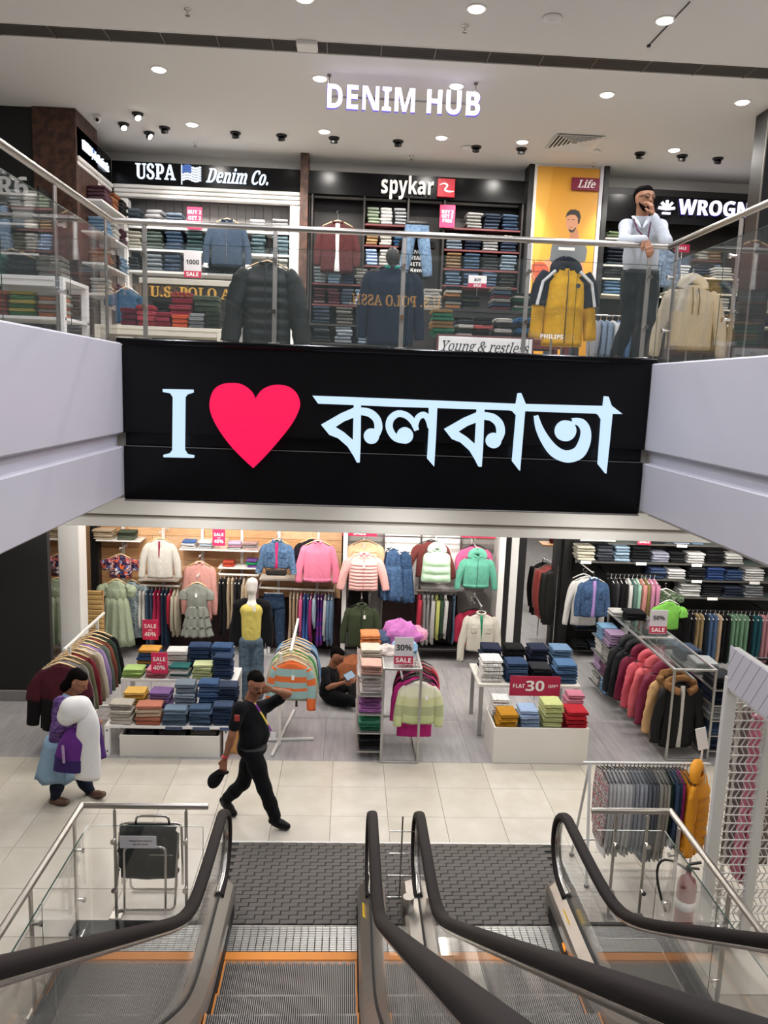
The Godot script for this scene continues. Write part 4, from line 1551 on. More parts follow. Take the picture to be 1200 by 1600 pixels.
func rail_row(a: Vector3, b: Vector3, rows: Array, where: String, hang := "clear", breadth := 0.42, jitter := 0.06) -> void:
	# garments hung side by side from a to b; rows = [name, colour word, material, kind, length, how many]
	var list := []
	for q in rows:
		for k in (q[5] if q.size() > 5 else 1):
			list.append(q)
	var dir := (b - a).normalized()
	var yaw := atan2(-dir.z, dir.x)
	var gap := a.distance_to(b) / list.size()
	for k in list.size():
		var q: Array = list[k]
		var at := a + dir * gap * (k + 0.5)
		var t := thing(q[0], "%s %s, %s on the rail %s" % [q[1], q[0].replace("_", " "), NTH[k], where], "clothing", at + Vector3(0, -0.055, 0), "clothes on the rail " + where, yaw + rng.randf_range(-jitter, jitter))
		var o := obj("cloth", edge_mesh(q[3], rng.randi() % 3), q[2], t)
		o.scale = Vector3(gap * 1.0, q[4] * rng.randf_range(0.96, 1.02), breadth * (0.75 if q[3] == "trouser" else rng.randf_range(0.92, 1.05)))
		o.position = Vector3(0, -0.012, 0)
		obj("hanger", rail_hook_mesh(), mats["hanger " + hang], t)


func sign_card(called: String, label: String, at: Vector3, w: float, h: float, m: Material, lines: Array, parent_pole := 0.0, turn := 0.0, band := {}) -> Node3D:
	# a flat printed card facing +z; at = its centre; lines = [text, capital height, dx, dy, material, stretch]
	var t := thing(called, label, "sign", at, "", turn)
	obj("board", one_box(Vector3.ZERO, Vector3(w, h, 0.008), 0.002), m, t)
	if band:
		obj("band", one_box(Vector3(0, band.y, 0.0045), Vector3(w, band.h, 0.002)), band.m, t)
	for q in lines:
		var mesh := words(q[0], q[1] / 0.714, 0.002, q[6] if q.size() > 6 else true, q[7] if q.size() > 7 else false)
		var o := obj("lettering", mesh, q[4], t)
		o.transform = Transform3D(Basis.from_scale(Vector3(q[5] if q.size() > 5 else 1.0, 1, 1)), Vector3(q[2], q[3], 0.0065))
	if parent_pole > 0.0:
		var b := MB.new()
		b.tube([Vector3(0, -h * 0.5, -0.004), Vector3(0, -h * 0.5 - parent_pole, -0.004)], 0.004, 6)
		obj("stem", b, mats["bright steel"], t)
	return t

func letters(called: String, text: String, h: float, w: float, at: Vector3, m: Material, parent: Node, depth := 0.03, serif := false, slant := 0.0, turn := 0.0, bold := true) -> MeshInstance3D:
	# lettering of capital height h stretched to width w, centred on at
	var tm := words(text, h / 0.714, depth, bold, serif)
	var aw := tm.get_aabb().size.x
	var o := obj(called, tm, m, parent)
	o.transform = Transform3D(Basis(Vector3.UP, turn) * Basis(Vector3(w / maxf(aw, 0.01), 0, 0), Vector3(slant, 1, 0), Vector3(0, 0, 1)), at)
	return o


func shelf(label: String, x0: float, x1: float, y: float, z0: float, z1: float, m: Material, edge: Material = null) -> void:
	# a shelf board with its price strip in front
	var t := thing("wall_shelf", label, "shelf", Vector3((x0 + x1) / 2, y, (z0 + z1) / 2))
	obj("board", one_box(Vector3(0, -0.012, 0), Vector3(x1 - x0, 0.024, absf(z1 - z0)), 0.002), m, t)
	if edge:
		obj("price_strip", one_box(Vector3(0, -0.012, absf(z1 - z0) / 2 + 0.003), Vector3(x1 - x0, 0.03, 0.005)), edge, t)


func table(called: String, label: String, x0: float, x1: float, z0: float, z1: float, floor_y: float, top: float, m: Material, leg := 0.06) -> Node3D:
	var t := thing(called, label, "table", Vector3((x0 + x1) / 2, floor_y, (z0 + z1) / 2))
	var w := x1 - x0
	var d := absf(z1 - z0)
	var h := top - floor_y
	obj("table_top", one_box(Vector3(0, h - 0.02, 0), Vector3(w, 0.04, d), 0.004), m, t)
	for sx in [-1.0, 1.0]:
		for sz in [-1.0, 1.0]:
			obj("leg", one_box(Vector3(sx * (w / 2 - leg / 2), (h - 0.04) / 2, sz * (d / 2 - leg / 2)), Vector3(leg, h - 0.04, leg), 0.004), m, t)
	for sz in [-1.0, 1.0]:
		obj("apron", one_box(Vector3(0, h - 0.07, sz * (d / 2 - leg / 2)), Vector3(w - leg * 2, 0.06, leg * 0.5)), m, t)
	return t


func fill_poly(im: Image, pts: Array, c: Color) -> void:
	# flat print: fills an outline given as x, y pairs in pixels
	var n := pts.size() / 2
	var lo := 1e9
	var hi := -1e9
	for k in n:
		lo = minf(lo, pts[k * 2 + 1])
		hi = maxf(hi, pts[k * 2 + 1])
	for y in range(maxi(0, int(lo)), mini(im.get_height() - 1, int(hi)) + 1):
		var xs := []
		for k in n:
			var x1: float = pts[k * 2]
			var y1: float = pts[k * 2 + 1]
			var x2: float = pts[((k + 1) % n) * 2]
			var y2: float = pts[((k + 1) % n) * 2 + 1]
			if (y1 <= y) != (y2 <= y):
				xs.append(x1 + (y - y1) / (y2 - y1) * (x2 - x1))
		xs.sort()
		for k in range(0, xs.size() - 1, 2):
			var a := maxi(0, int(xs[k]))
			var b := mini(im.get_width(), int(xs[k + 1]))
			if b > a:
				im.fill_rect(Rect2i(a, y, b - a, 1), c)


func fill_oval(im: Image, cx: float, cy: float, rx: float, ry: float, c: Color) -> void:
	var p := []
	for k in 28:
		p.append(cx + cos(TAU * k / 28.0) * rx)
		p.append(cy + sin(TAU * k / 28.0) * ry)
	fill_poly(im, p, c)


func print_mat(key: String, im: Image, rough := 0.5) -> StandardMaterial3D:
	var m := mat(key, Color.WHITE, rough)
	m.albedo_texture = ImageTexture.create_from_image(im)
	return m


func pattern(key: String, kind: String, cols: Array) -> StandardMaterial3D:
	# woven or printed cloth patterns: stripes, checks, flowers, fair isle
	if mats.has(key):
		return mats[key]
	var im := Image.create(128, 128, false, Image.FORMAT_RGB8)
	im.fill(Color(cols[0]))
	var r := RandomNumberGenerator.new()
	r.seed = hash(key)
	if kind == "check":
		for k in 4:
			for y in 128:
				for x in range(k * 32, k * 32 + 14):
					im.set_pixel(x, y, im.get_pixel(x, y).lerp(Color(cols[1]), 0.55))
		for k in 4:
			for x in 128:
				for y in range(k * 32, k * 32 + 14):
					im.set_pixel(x, y, im.get_pixel(x, y).lerp(Color(cols[1]), 0.55))
		for k in 4:
			im.fill_rect(Rect2i(k * 32 + 22, 0, 2, 128), Color(cols[2 % cols.size()]))
			im.fill_rect(Rect2i(0, k * 32 + 22, 128, 2), Color(cols[2 % cols.size()]))
	elif kind == "flower":
		for k in 46:
			var c := Color(cols[1 + r.randi() % (cols.size() - 1)])
			var x := r.randf() * 128.0
			var y := r.randf() * 128.0
			var s := r.randf_range(5, 11)
			for q in 5:
				fill_oval(im, x + cos(q * TAU / 5) * s * 0.6, y + sin(q * TAU / 5) * s * 0.6, s * 0.55, s * 0.55, c)
			fill_oval(im, x, y, s * 0.3, s * 0.3, Color(cols[0]))
	elif kind == "stripe":
		for k in cols.size():
			im.fill_rect(Rect2i(0, k * 128 / cols.size(), 128, 128 / cols.size() + 1), Color(cols[k]))
	elif kind == "bands":
		for k in cols.size():
			im.fill_rect(Rect2i(0, k * 128 / cols.size(), 128, 128 / cols.size() + 1), Color(cols[k]))
	elif kind == "blotch":
		for k in 60:
			fill_oval(im, r.randf() * 128, r.randf() * 128, r.randf_range(4, 14), r.randf_range(3, 9), Color(cols[1 + r.randi() % (cols.size() - 1)]))
	var m := print_mat(key, im, 0.9)
	m.metallic_specular = 0.25
	if kind != "bands":
		m.uv1_triplanar = true
		m.uv1_scale = Vector3.ONE * (3.5 if kind == "flower" or kind == "blotch" else 5.0)
	return m


func shop_sign_band(called: String, label: String, x0: float, x1: float, y0: float, y1: float, z: float) -> Node3D:
	var t := thing(called, label, "sign", Vector3((x0 + x1) / 2, (y0 + y1) / 2, z))
	obj("board", one_box(Vector3(0, 0, -0.06), Vector3(x1 - x0, y1 - y0, 0.12), 0.004), mats["black gloss"], t)
	return t


func uspa_lettering(t: Node3D, w: float, turn: float, off: Vector3, right: Vector3) -> void:
	# USPA, a waving flag, Denim Co. along the given direction
	var face := glow("shop sign white", Color(0.88, 0.93, 1.0), 1.3)
	var blue := glow("shop sign blue", Color(0.35, 0.5, 0.85), 0.7)
	letters("lettering", "USPA", 0.2 * w, 0.55 * w, off - right * 0.64 * w, face, t, 0.03, true, 0.0, turn)
	letters("lettering", "Denim Co.", 0.185 * w, 0.86 * w, off + right * 0.52 * w + Vector3(0, -0.015, 0), face, t, 0.03, true, 0.28, turn)
	var nrm := right.cross(Vector3.UP)
	var bs := Basis(right, Vector3.UP, nrm)
	var fl := MB.new()
	for k in 6:
		for j in 8:
			var x := -0.115 + j * 0.033
			if k >= 3 and j < 4:
				continue
			var y := -0.085 + k * 0.034 + 0.016 * sin(j * 0.9)
			fl.obox(Transform3D(bs, off + bs * (Vector3(x - 0.14, y, 0) * w)), Vector3(0.033, 0.021, 0.02) * w)
	fl.obox(Transform3D(bs, off + bs * (Vector3(-0.275, -0.02, 0) * w)), Vector3(0.012, 0.26, 0.02) * w)
	obj("flag_stripes", fl, face, t)
	var ca := MB.new()
	for k in 3:
		for j in 4:
			ca.obox(Transform3D(bs, off + bs * (Vector3(-0.255 + j * 0.033, 0.02 + k * 0.034 + 0.016 * sin(j * 0.9), 0) * w)), Vector3(0.026, 0.026, 0.02) * w)
	obj("flag_canton", ca, blue, t)


func upper_shops() -> void:
	var wt: Material = mats["white board"]
	var zf := -11.5
	# hanging DENIM HUB sign
	var hp := Vector3(0.462, 7.421, -8.62)
	var dh := thing("hanging_sign", "glowing white DENIM HUB letters hung from the ceiling", "sign", hp)
	letters("lettering", "DENIM HUB", 0.225, 1.6, Vector3(0, 0, 0.02), glow("hub white", Color(0.93, 0.9, 1.0), 1.6), dh, 0.03)
	letters("letter_halo", "DENIM HUB", 0.235, 1.615, Vector3(0, -0.004, 0.0), glow("hub halo", Color(0.4, 0.33, 0.85), 0.9), dh, 0.02)
	obj("carrier_bar", one_box(Vector3(0, 0.02, -0.03), Vector3(1.6, 0.015, 0.02)), mats["dull steel"], dh)
	for x in [-0.78, 0.76]:
		var b := MB.new()
		b.tube([Vector3(x, 0.0, -0.03), Vector3(x, CEIL - hp.y, -0.03)], 0.006, 6)
		b.disc_solid(Vector3(x, CEIL - hp.y - 0.01, -0.03), Vector3.UP, 0.022, 0.02, 12)
		b.disc_solid(Vector3(x, (CEIL - hp.y) * 0.45, -0.03), Vector3.UP, 0.012, 0.03, 8)
		obj("rod", b, mats["dull steel"], dh)
	# USPA bay
	var s1 := shop_sign_band("shop_sign", "black USPA Denim Co. sign board over the white shelves", -3.42, -0.79, 7.14, 7.44, zf)
	uspa_lettering(s1, 1.0, 0.0, Vector3(-2.173, 7.31, -11.48) - s1.position, Vector3.RIGHT)
	var s2 := thing("shop_sign", "narrow side USPA Denim Co. sign next to the brown column", "sign", Vector3(-3.42, 7.29, -10.8))
	obj("board", one_box(Vector3(-0.05, 0, 0), Vector3(0.1, 0.34, 1.36), 0.004), mats["black gloss"], s2)
	uspa_lettering(s2, 0.55, PI / 2, Vector3(0.018, 0.0, 0.02), Vector3(0, 0, -1))
	var co := struct_node("trim_3", "white stepped cornice and pilasters round the USPA shelves")
	for k in 3:
		obj("cornice", one_box(Vector3(-2.1, 7.115 - k * 0.055, zf - 0.06 - k * 0.02), Vector3(2.62, 0.05, 0.12), 0.012), wt, co)
		obj("cornice", one_box(Vector3(-3.44 - k * 0.02, 7.095 - k * 0.055, -10.8), Vector3(0.1, 0.05, 1.36), 0.012), wt, co)
	for x in [-3.31, -0.86]:
		obj("pilaster", one_box(Vector3(x, 5.85, zf - 0.1), Vector3(0.2 if x < -2 else 0.15, 2.2, 0.2), 0.01), wt, co)
		for q in [-1.0, 1.0]:
			obj("pilaster_bead", one_box(Vector3(x + q * 0.05, 5.85, zf + 0.003), Vector3(0.012, 2.1, 0.012), 0.004), wt, co)
	obj("back_panel", one_box(Vector3(-2.1, 5.9, -11.87), Vector3(2.6, 2.3, 0.02)), mat("shelf back grey", "8b8888", 0.7), co)
	for k in 17:
		obj("bead_board", one_box(Vector3(-3.1 + k * 0.13, 6.65, -11.852), Vector3(0.122, 0.7, 0.014), 0.004), mats["shelf back grey"], co)
	obj("side_panel", one_box(Vector3(-3.46, 5.85, -10.8), Vector3(0.04, 2.2, 1.3)), wt, co)
	var st := struct_node("trim_4", "brown stone strip between the USPA and spykar shops")
	obj("strip", one_box(Vector3(-0.735, 6.2, zf - 0.08), Vector3(0.115, 2.9, 0.3), 0.005), mats["brown stone"], st)
	var sy := [Vector3(-2.312, 6.579, -11.5).y, Vector3(-2.313, 6.274, -11.5).y, Vector3(-2.314, 5.975, -11.5).y]
	for k in 3:
		shelf("white wall shelf in the USPA shop, %s from the top" % NTH[k], -3.2, -0.94, sy[k], -11.85, -11.5, wt, mats["price strip"])
	var us := "pile from the corner, %s USPA shelf"
	var r1 := [[[-3.16, 6.558, -11.5, 0.232, 0.25], "jeans", "blue grey", "7d93a3", 4], [[-2.853, 6.572, -11.5, 0.241, 0.242], "shirt", "pale grey", "cfcfd4", 4], [[-2.571, 6.576, -11.5, 0.251, 0.207], "jeans", "light blue", "9cb6d2", 4], [[-1.402, 6.567, -11.5, 0.235, 0.174], "shirt", "white", "e6e6e8", 3], [[-1.067, 6.574, -11.5, 0.254, 0.192], "shirt", "off-white", "dcdce0", 4]]
	var r2 := [[[-3.156, 6.272, -11.5, 0.25, 0.243], "trousers", "cream", "d8d4c4", 5], [[-2.852, 6.259, -11.5, 0.251, 0.253], "trousers", "grey green", "64756f", 5], [[-2.574, 6.262, -11.5, 0.252, 0.262], "jeans", "mid blue", "5f83ab", 5], [[-2.281, 6.258, -11.5, 0.243, 0.271], "trousers", "teal grey", "4d6b70", 5], [[-1.386, 6.244, -11.5, 0.209, 0.272], "jeans", "pale teal", "7fa0a6", 5], [[-1.067, 6.24, -11.5, 0.246, 0.263], "jeans", "washed teal", "86a9b2", 5]]
	var r3 := [[[-3.179, 5.964, -11.5, 0.216, 0.184], "trousers", "charcoal", "3b3d45", 4], [[-2.865, 5.907, -11.5, 0.252, 0.238], "shirt", "grey checked", "", 4], [[-2.599, 5.901, -11.5, 0.244, 0.238], "shirt", "navy checked", "", 4], [[-2.015, 5.89, -11.5, 0.254, 0.221], "jeans", "dark navy", "262e3e", 4], [[-1.747, 5.892, -11.5, 0.227, 0.23], "trousers", "dark olive", "33362f", 4], [[-1.036, 5.958, -11.5, 0.174, 0.248], "shirt", "pale striped", "c9c9c4", 5]]
	var rows := [r1, r2, r3]
	for q in 3:
		for k in rows[q].size():
			var e: Array = rows[q][k]
			var m: Material = pattern("check grey", "check", ["7e8890", "3d454d", "c8ced2"]) if e[2] == "grey checked" else (pattern("check navy", "check", ["2e3d55", "18202e", "7f93ad"]) if e[2] == "navy checked" else fab(e[3], "denim" if e[1] == "jeans" else "knit"))
			var pl: Array = e[0]
			pl[1] = sy[q]
			stack(e[1], e[2], m, pl, e[4], "%s %s" % [NTH[k], us % ["top", "middle", "lower"][q]], 0.28)
	sign_card("sale_sign", "small red buy two sign on the top USPA shelf", Vector3(-2.264, 6.707, -11.44), 0.21, 0.3, mats["sale pink"], [["BUY 2", 0.05, 0, 0.08, mats["print white"]], ["GET 2", 0.05, 0, 0.0, mats["print white"]], ["5", 0.035, 0, -0.1, mats["print white"]]])
	var sc := sign_card("sale_sign", "grey card printed 1000 SALE before the USPA shelves", Vector3(-2.245, 6.047, -11.2), 0.24, 0.36, mats["sign grey"], [["1000", 0.06, 0, 0.03, mats["print black"]], ["SALE", 0.05, 0, -0.135, mats["print white"], 1.1]], 0.0, 0.0, {"y": -0.135, "h": 0.09, "m": mats["sale red"]})
	# zip jacket hung before the shelves
	upper_garment("zip_jacket", "slate blue zip jacket with white sleeve stripes hung before USPA shelves", "jacket", Vector3(-1.802, 6.686, -11.4), {"w": 0.44, "len": 0.62, "depth": 0.14, "m": fab("39485c"), "sleeve": 0.62, "spread": 0.1, "r0": 0.08, "collar": fab("2a3444"), "zip": mats["bright steel"], "zip_r": 0.003, "cuff": fab("d9dde2"), "hanger": "wood"})
	# display stand with gold lettering, low table with folded tees
	var gt := thing("display_stand", "cream display stand with gold U.S. POLO A lettering", "display stand", Vector3(0, 0, 0))
	var ga := Vector3(-2.719, 5.664, -10.2)
	var gb := Vector3(-1.48, 5.661, -10.2)
	obj("top_board", one_box(Vector3((ga.x + gb.x) / 2, ga.y + 0.02, -10.4), Vector3(gb.x - ga.x, 0.07, 0.4), 0.005), mats["table cream"], gt)
	obj("front_board", one_box(Vector3((ga.x + gb.x) / 2, (ga.y + UP_FLOOR) / 2 - 0.01, -10.25), Vector3(gb.x - ga.x - 0.04, ga.y - UP_FLOOR, 0.04)), mats["dark laminate"], gt)
	letters("lettering", "U.S. POLO A", 0.13, 1.02, Vector3((ga.x + gb.x) / 2 + 0.02, ga.y - 0.11, -10.215), glow("gold letters", Color(0.95, 0.72, 0.3), 0.55), gt, 0.02, true)
	var low := table("display_table", "low cream display table under the folded red tees", -2.95, -1.5, -9.75, -9.15, UP_FLOOR, 5.05, mats["table cream"])
	var tees := [[[-2.581, 5.069, -9.2, 0.189, 0.208], "maroon", "7d1f3c", 3, "at the low tee table corner"], [[-2.389, 5.034, -9.2, 0.211, 0.244], "red", "c22a3c", 4, "beside the maroon tees"], [[-2.193, 5.034, -9.2, 0.182, 0.173], "crimson", "a31b34", 3, "between the red and orange tees"], [[-2.003, 5.092, -9.2, 0.197, 0.151], "orange", "ef5a2a", 3, "before the tall crimson tees"], [[-1.809, 5.028, -9.2, 0.19, 0.173], "light grey", "9aa0a2", 4, "beside the orange tees"], [[-1.622, 5.028, -9.2, 0.183, 0.188], "dark green", "333a30", 4, "beside the light grey tees"]]
	for e in tees:
		var pl: Array = e[0]
		pl[1] = 5.05
		stack("tshirt", e[1], fab(e[2]), pl, e[3], "pile %s" % e[4], 0.26, "soft")
	var tees2 := [[[-2.288, 5.236, -9.48, 0.202, 0.147], "black", "24231f", 3, "charcoal pile behind"], [[-2.047, 5.29, -9.48, 0.278, 0.199], "crimson", "9b1d33", 3, "tall pile behind"], [[-1.747, 5.236, -9.48, 0.324, 0.221], "olive", "3d4a37", 3, "wide pile behind"]]
	for e in tees2:
		var pl: Array = e[0]
		pl[4] = pl[1] + pl[4] - 5.05
		pl[1] = 5.05
		stack("tshirt", e[1], fab(e[2]), pl, 6, "%s on the low tee table" % e[4], 0.26, "soft")
	upper_garment("tshirt", "blue tee hung at the corner of the low tee table", "tshirt", Vector3(-2.704, 5.498, -9.6), {"w": 0.3, "len": 0.4, "depth": 0.1, "m": fab("3f6687"), "sleeve": 0.2, "spread": 0.06, "r0": 0.07, "r1": 0.07, "hanger": "clear"})
	# black puffer jacket near the railing
	stand_pole(Vector3(-0.853, 5.596, -7.9), "behind the black puffer jacket", UP_FLOOR)
	upper_garment("puffer_jacket", "large black quilted puffer jacket displayed behind the glass railing", "jacket", Vector3(-0.843, 5.599, -7.8), {"w": 0.46, "len": 0.8, "depth": 0.24, "m": fab("1a1c1a", "puffer"), "sleeve": 0.76, "spread": 0.15, "r0": 0.125, "r1": 0.1, "quilt": 0.1, "collar": fab("1a1c1a", "puffer"), "zip": mats["black metal"], "hanger": "wood", "sflat": 0.8})
	left_corner_display()
	spykar_bay()
	poster_column()
	wrogn_bay()
	reflected_shop()


func stand_pole(at: Vector3, where: String, floor_y: float, m: Material = null) -> void:
	# upright display stand: round base and pole ending at the garment's hook
	var t := thing("garment_stand", "slim steel garment stand " + where, "stand", Vector3(at.x, floor_y, at.z))
	var b := MB.new()
	b.lathe([Vector2(0.14, 0.0), Vector2(0.14, 0.012), Vector2(0.02, 0.025)], 20)
	obj("base", b, mats["dull steel"], t)
	var p := MB.new()
	p.tube([Vector3(0, 0.02, 0), Vector3(0, at.y - floor_y + 0.08, 0)], 0.011, 8)
	obj("pole", p, mats["bright steel"], t)


func left_corner_display() -> void:
	# things on the gallery by the brown column, seen through the side railing
	var t := table("display_table", "white two-tier display table beside the brown column", -4.0, -3.05, -9.3, -8.5, UP_FLOOR, 5.48, mats["white board"], 0.07)
	obj("middle_shelf", one_box(Vector3(0, 0.3, 0), Vector3(0.95, 0.03, 0.75)), mats["white board"], t)
	var cols := [["dark teal", "1f5f55"], ["black", "23252a"], ["patterned grey", "8c8a80"]]
	for k in 3:
		stack("sweater", cols[k][0], fab(cols[k][1]), [-3.82 + k * 0.3, 5.48, -8.55, 0.28, 0.22], 4, "%s pile atop the white two-tier table" % NTH[k], 0.3, "soft")
	var c2 := [["red/orange", ["a83a2e", "d8632f"]], ["green/yellow", ["3d7d3a", "d3bb37"]], ["orange/white", ["cf6a35", "cfc9bb"]]]
	for k in 3:
		stack("tshirt", c2[k][0], [fab(c2[k][1][0]), fab(c2[k][1][1])], [-3.82 + k * 0.3, 5.065, -8.55, 0.28, 0.26], 6, "%s pile inside the white two-tier table" % NTH[k], 0.3, "soft")
	# shelves with white and dark shirts on the side wall
	var u := thing("shelf_unit", "tall dark shelf unit of shirts left of the brown column", "shelf unit", Vector3(-4.25, UP_FLOOR, -9.9))
	obj("side_panel", one_box(Vector3(-0.5, 0.95, 0), Vector3(0.03, 1.9, 0.36)), mats["dark laminate"], u)
	obj("side_panel", one_box(Vector3(0.5, 0.95, 0), Vector3(0.03, 1.9, 0.36)), mats["dark laminate"], u)
	for k in 6:
		obj("shelf_board", one_box(Vector3(0, 0.1 + k * 0.34, 0), Vector3(0.97, 0.025, 0.36)), mats["white board"], u)
	for r in 5:
		for c in 3:
			var nm: String = ["white", "grey checked", "dark olive"][(r + c) % 3]
			var m: Material = [fab("dcdbd6"), pattern("check grey", "check", ["7e8890", "3d454d", "c8ced2"]), fab("4a4338")][(r + c) % 3]
			stack("shirt", nm, m, [-4.25 - 0.32 + c * 0.31, UP_FLOOR + 0.1125 + r * 0.34, -9.73, 0.27, 0.24], 5, "%s column, %s shelf, tall dark unit" % [NTH[c], NTH[r]], 0.27)
	# glass-side wall signage of the black shop
	letters("wall_lettering", "OR6", 0.22, 0.62, Vector3(-4.35, 6.72, -10.14), mats["print white"], self, 0.02)
	var wl := get_node("wall_lettering")
	tag(wl, "large white letters on the black shop front", "sign")
	# gym style figure display: board with a dark mannequin outline
	var bd := thing("display_board", "pale board with a dark blue figure silhouette beside the black shop", "display board", Vector3(-3.05, 5.0, -7.75))
	obj("board", one_box(Vector3(-0.75, 0.55, -0.5), Vector3(0.3, 0.75, 0.03), 0.004), mats["white board"], bd)
	var fg := MB.new()
	fg.ball(Vector3(-0.75, 0.78, -0.475), Vector3(0.05, 0.06, 0.02), 10, 7)
	fg.tube([Vector3(-0.84, 0.62, -0.475), Vector3(-0.75, 0.66, -0.475), Vector3(-0.66, 0.6, -0.475)], 0.03, 6)
	fg.tube([Vector3(-0.75, 0.66, -0.475), Vector3(-0.75, 0.35, -0.475)], [0.06, 0.045], 8)
	obj("silhouette", fg, mat("figure blue", "2f4a68", 0.7), bd)
	# side wall shelves of the USPA bay
	for k in 4:
		var y := 5.5 + k * 0.38
		var b := thing("wall_shelf", "short white shelf on the side wall under the side USPA sign, %s up" % NTH[k], "shelf", Vector3(-3.3, y, -10.75))
		obj("board", one_box(Vector3(0, -0.012, 0), Vector3(0.28, 0.024, 1.1)), mats["white board"], b)
		for j in 3:
			var cc := [["white", "e4e2dc"], ["plum", "5b3442"], ["orange check", "b5693f"], ["black", "2a2a2c"], ["sky blue", "7fa3c4"]]
			var q: Array = cc[(k * 2 + j) % 5]
			stack("shirt", q[0], fab(q[1]), [-3.3, y, -10.42 - j * 0.36, 0.24, 0.22], 5, "%s pile on %s side wall shelf" % [NTH[j], NTH[k]], 0.28)


func spykar_bay() -> void:
	var zf := -11.5
	var s1 := shop_sign_band("shop_sign", "black spykar sign board with a red square mark", -0.68, 2.44, 7.13, 7.44, zf)
	letters("lettering", "spykar", 0.225, 0.74, Vector3(0.715, 7.282, -11.47) - s1.position + Vector3(0, 0.0, 0.02), mats["print white"], s1, 0.05)
	var lp := Vector3(1.271, 7.282, -11.47) - s1.position
	obj("mark_plate", one_box(lp, Vector3(0.25, 0.25, 0.05), 0.006), mat("spykar red", "c01830", 0.4), s1)
	var sw := MB.new()
	brush(sw, [lp.x - 0.1, lp.y + 0.035, lp.x - 0.03, lp.y + 0.055, lp.x + 0.015, lp.y + 0.03, lp.x - 0.02, lp.y - 0.03, lp.x + 0.04, lp.y - 0.05, lp.x + 0.11, lp.y - 0.045], [0.004, 0.011, 0.012, 0.011, 0.013, 0.006], 0.01, lp.z + 0.024)
	obj("mark_swoosh", sw, mats["print white"], s1)
	var wl := struct_node("trim_5", "black back panels and maroon shelf frames of the spykar shop")
	obj("back_panel", one_box(Vector3(0.88, 5.95, -11.87), Vector3(3.1, 2.4, 0.02)), mats["dark laminate"], wl)
	for x in [-0.62, 0.12, 0.75, 1.27, 2.4]:
		obj("upright", one_box(Vector3(x, 5.95, -11.68), Vector3(0.03, 2.4, 0.34), 0.003), mats["dark laminate"], wl)
	obj("end_column", one_box(Vector3(2.5, 6.2, -11.55), Vector3(0.13, 2.9, 0.3), 0.005), mats["black metal"], wl)
	var ml: Material = mats["maroon laminate"]
	# middle column of shirts
	var my := [Vector3(0.334, 6.759, -11.5).y, Vector3(0.345, 6.469, -11.5).y, Vector3(0.355, 6.186, -11.5).y, Vector3(0.365, 5.91, -11.5).y, Vector3(0.031, 5.617, -11.5).y]
	for k in 5:
		shelf("maroon edged spykar shelf under the folded shirts, %s from the top" % NTH[k], 0.135 if k < 3 else -0.6, 0.735, my[k], -11.85, -11.5, ml)
	var mid := [["green checked", "white", "black checked"], ["tan", "cream", "blue"], ["blue checked", "off-white", "olive"]]
	var hexs := {"white": "e8e6e2", "tan": "b48d5c", "cream": "e2ded2", "blue": "3d6a98", "off-white": "dfddd8", "olive": "5c5a3c"}
	for r in 3:
		for c in 3:
			var nm: String = mid[r][c]
			var m: Material
			if nm == "green checked":
				m = pattern("check green", "check", ["7d8a74", "49554a", "c9cfc2"])
			elif nm == "black checked":
				m = pattern("check black", "check", ["c7c9cc", "1f2126", "1f2126"])
			elif nm == "blue checked":
				m = pattern("check blue", "check", ["a9bdd6", "2f4e86", "e4e8ee"])
			else:
				m = fab(hexs[nm])
			stack("shirt", nm, m, [0.25 + c * 0.195, my[r], -11.5, 0.18, 0.235 if r != 1 else 0.18], 5 if r != 1 else 4, "%s pile, %s maroon shirt shelf" % [NTH[c], NTH[r]], 0.26)
	var r4 := [["grey checked", "pattern"], ["sky checked", "pattern2"], ["navy", "2b3b5c"], ["grey", "8d8b86"], ["dark brown", "3a3230"]]
	var r5 := [["plum", "4f3038"], ["wine", "5b2836"], ["slate blue", "47566b"], ["pale blue", "8ea9c2"]]
	for c in 5:
		var m: Material = pattern("check grey", "check", ["7e8890", "3d454d", "c8ced2"]) if c == 0 else (pattern("check sky", "check", ["9fc0d6", "3f6482", "e0e8ee"]) if c == 1 else fab(r4[c][1]))
		stack("shirt", r4[c][0], m, [-0.49 + c * 0.2, my[3], -11.5, 0.185, 0.23], 5, "%s pile, fourth maroon shirt shelf" % NTH[c], 0.26)
	for c in 4:
		stack("shirt", r5[c][0], fab(r5[c][1]), [-0.49 + c * 0.2, my[4], -11.5, 0.185, 0.23], 5, "%s pile, fifth maroon shirt shelf" % NTH[c], 0.26)
	# jeans on low shelves
	var ly := [Vector3(-0.286, 5.329, -11.45).y, Vector3(-0.279, 5.065, -11.45).y]
	for k in 2:
		shelf("dark low shelf of jeans under the spykar shirts, %s" % ["upper", "lower"][k], -0.66, 0.42, ly[k], -11.8, -11.4, mats["dark laminate"])
	var lj := [[["navy", "2c3c54"], ["grey", "6b665e"], ["dark blue", "24324a"]], [["black", "23272b"], ["pale blue", "a8b7c4"], ["light blue", "92aac0"]]]
	for r in 2:
		for c in 3:
			stack("jeans", lj[r][c][0], fab(lj[r][c][1], "denim"), [-0.45 + c * 0.33, ly[r], -11.4, 0.26, 0.25], 5, "%s pile, %s dark jeans shelf" % [NTH[c], ["upper", "lower"][r]], 0.3)
	# right column of jeans
	var ry := [Vector3(1.699, 6.759, -11.5).y, Vector3(1.716, 6.459, -11.5).y, Vector3(1.731, 6.192, -11.5).y, Vector3(1.744, 5.959, -11.5).y]
	for k in 4:
		shelf("maroon edged spykar shelf under the folded jeans, %s from the top" % NTH[k], 1.29, 2.38, ry[k], -11.85, -11.5, ml)
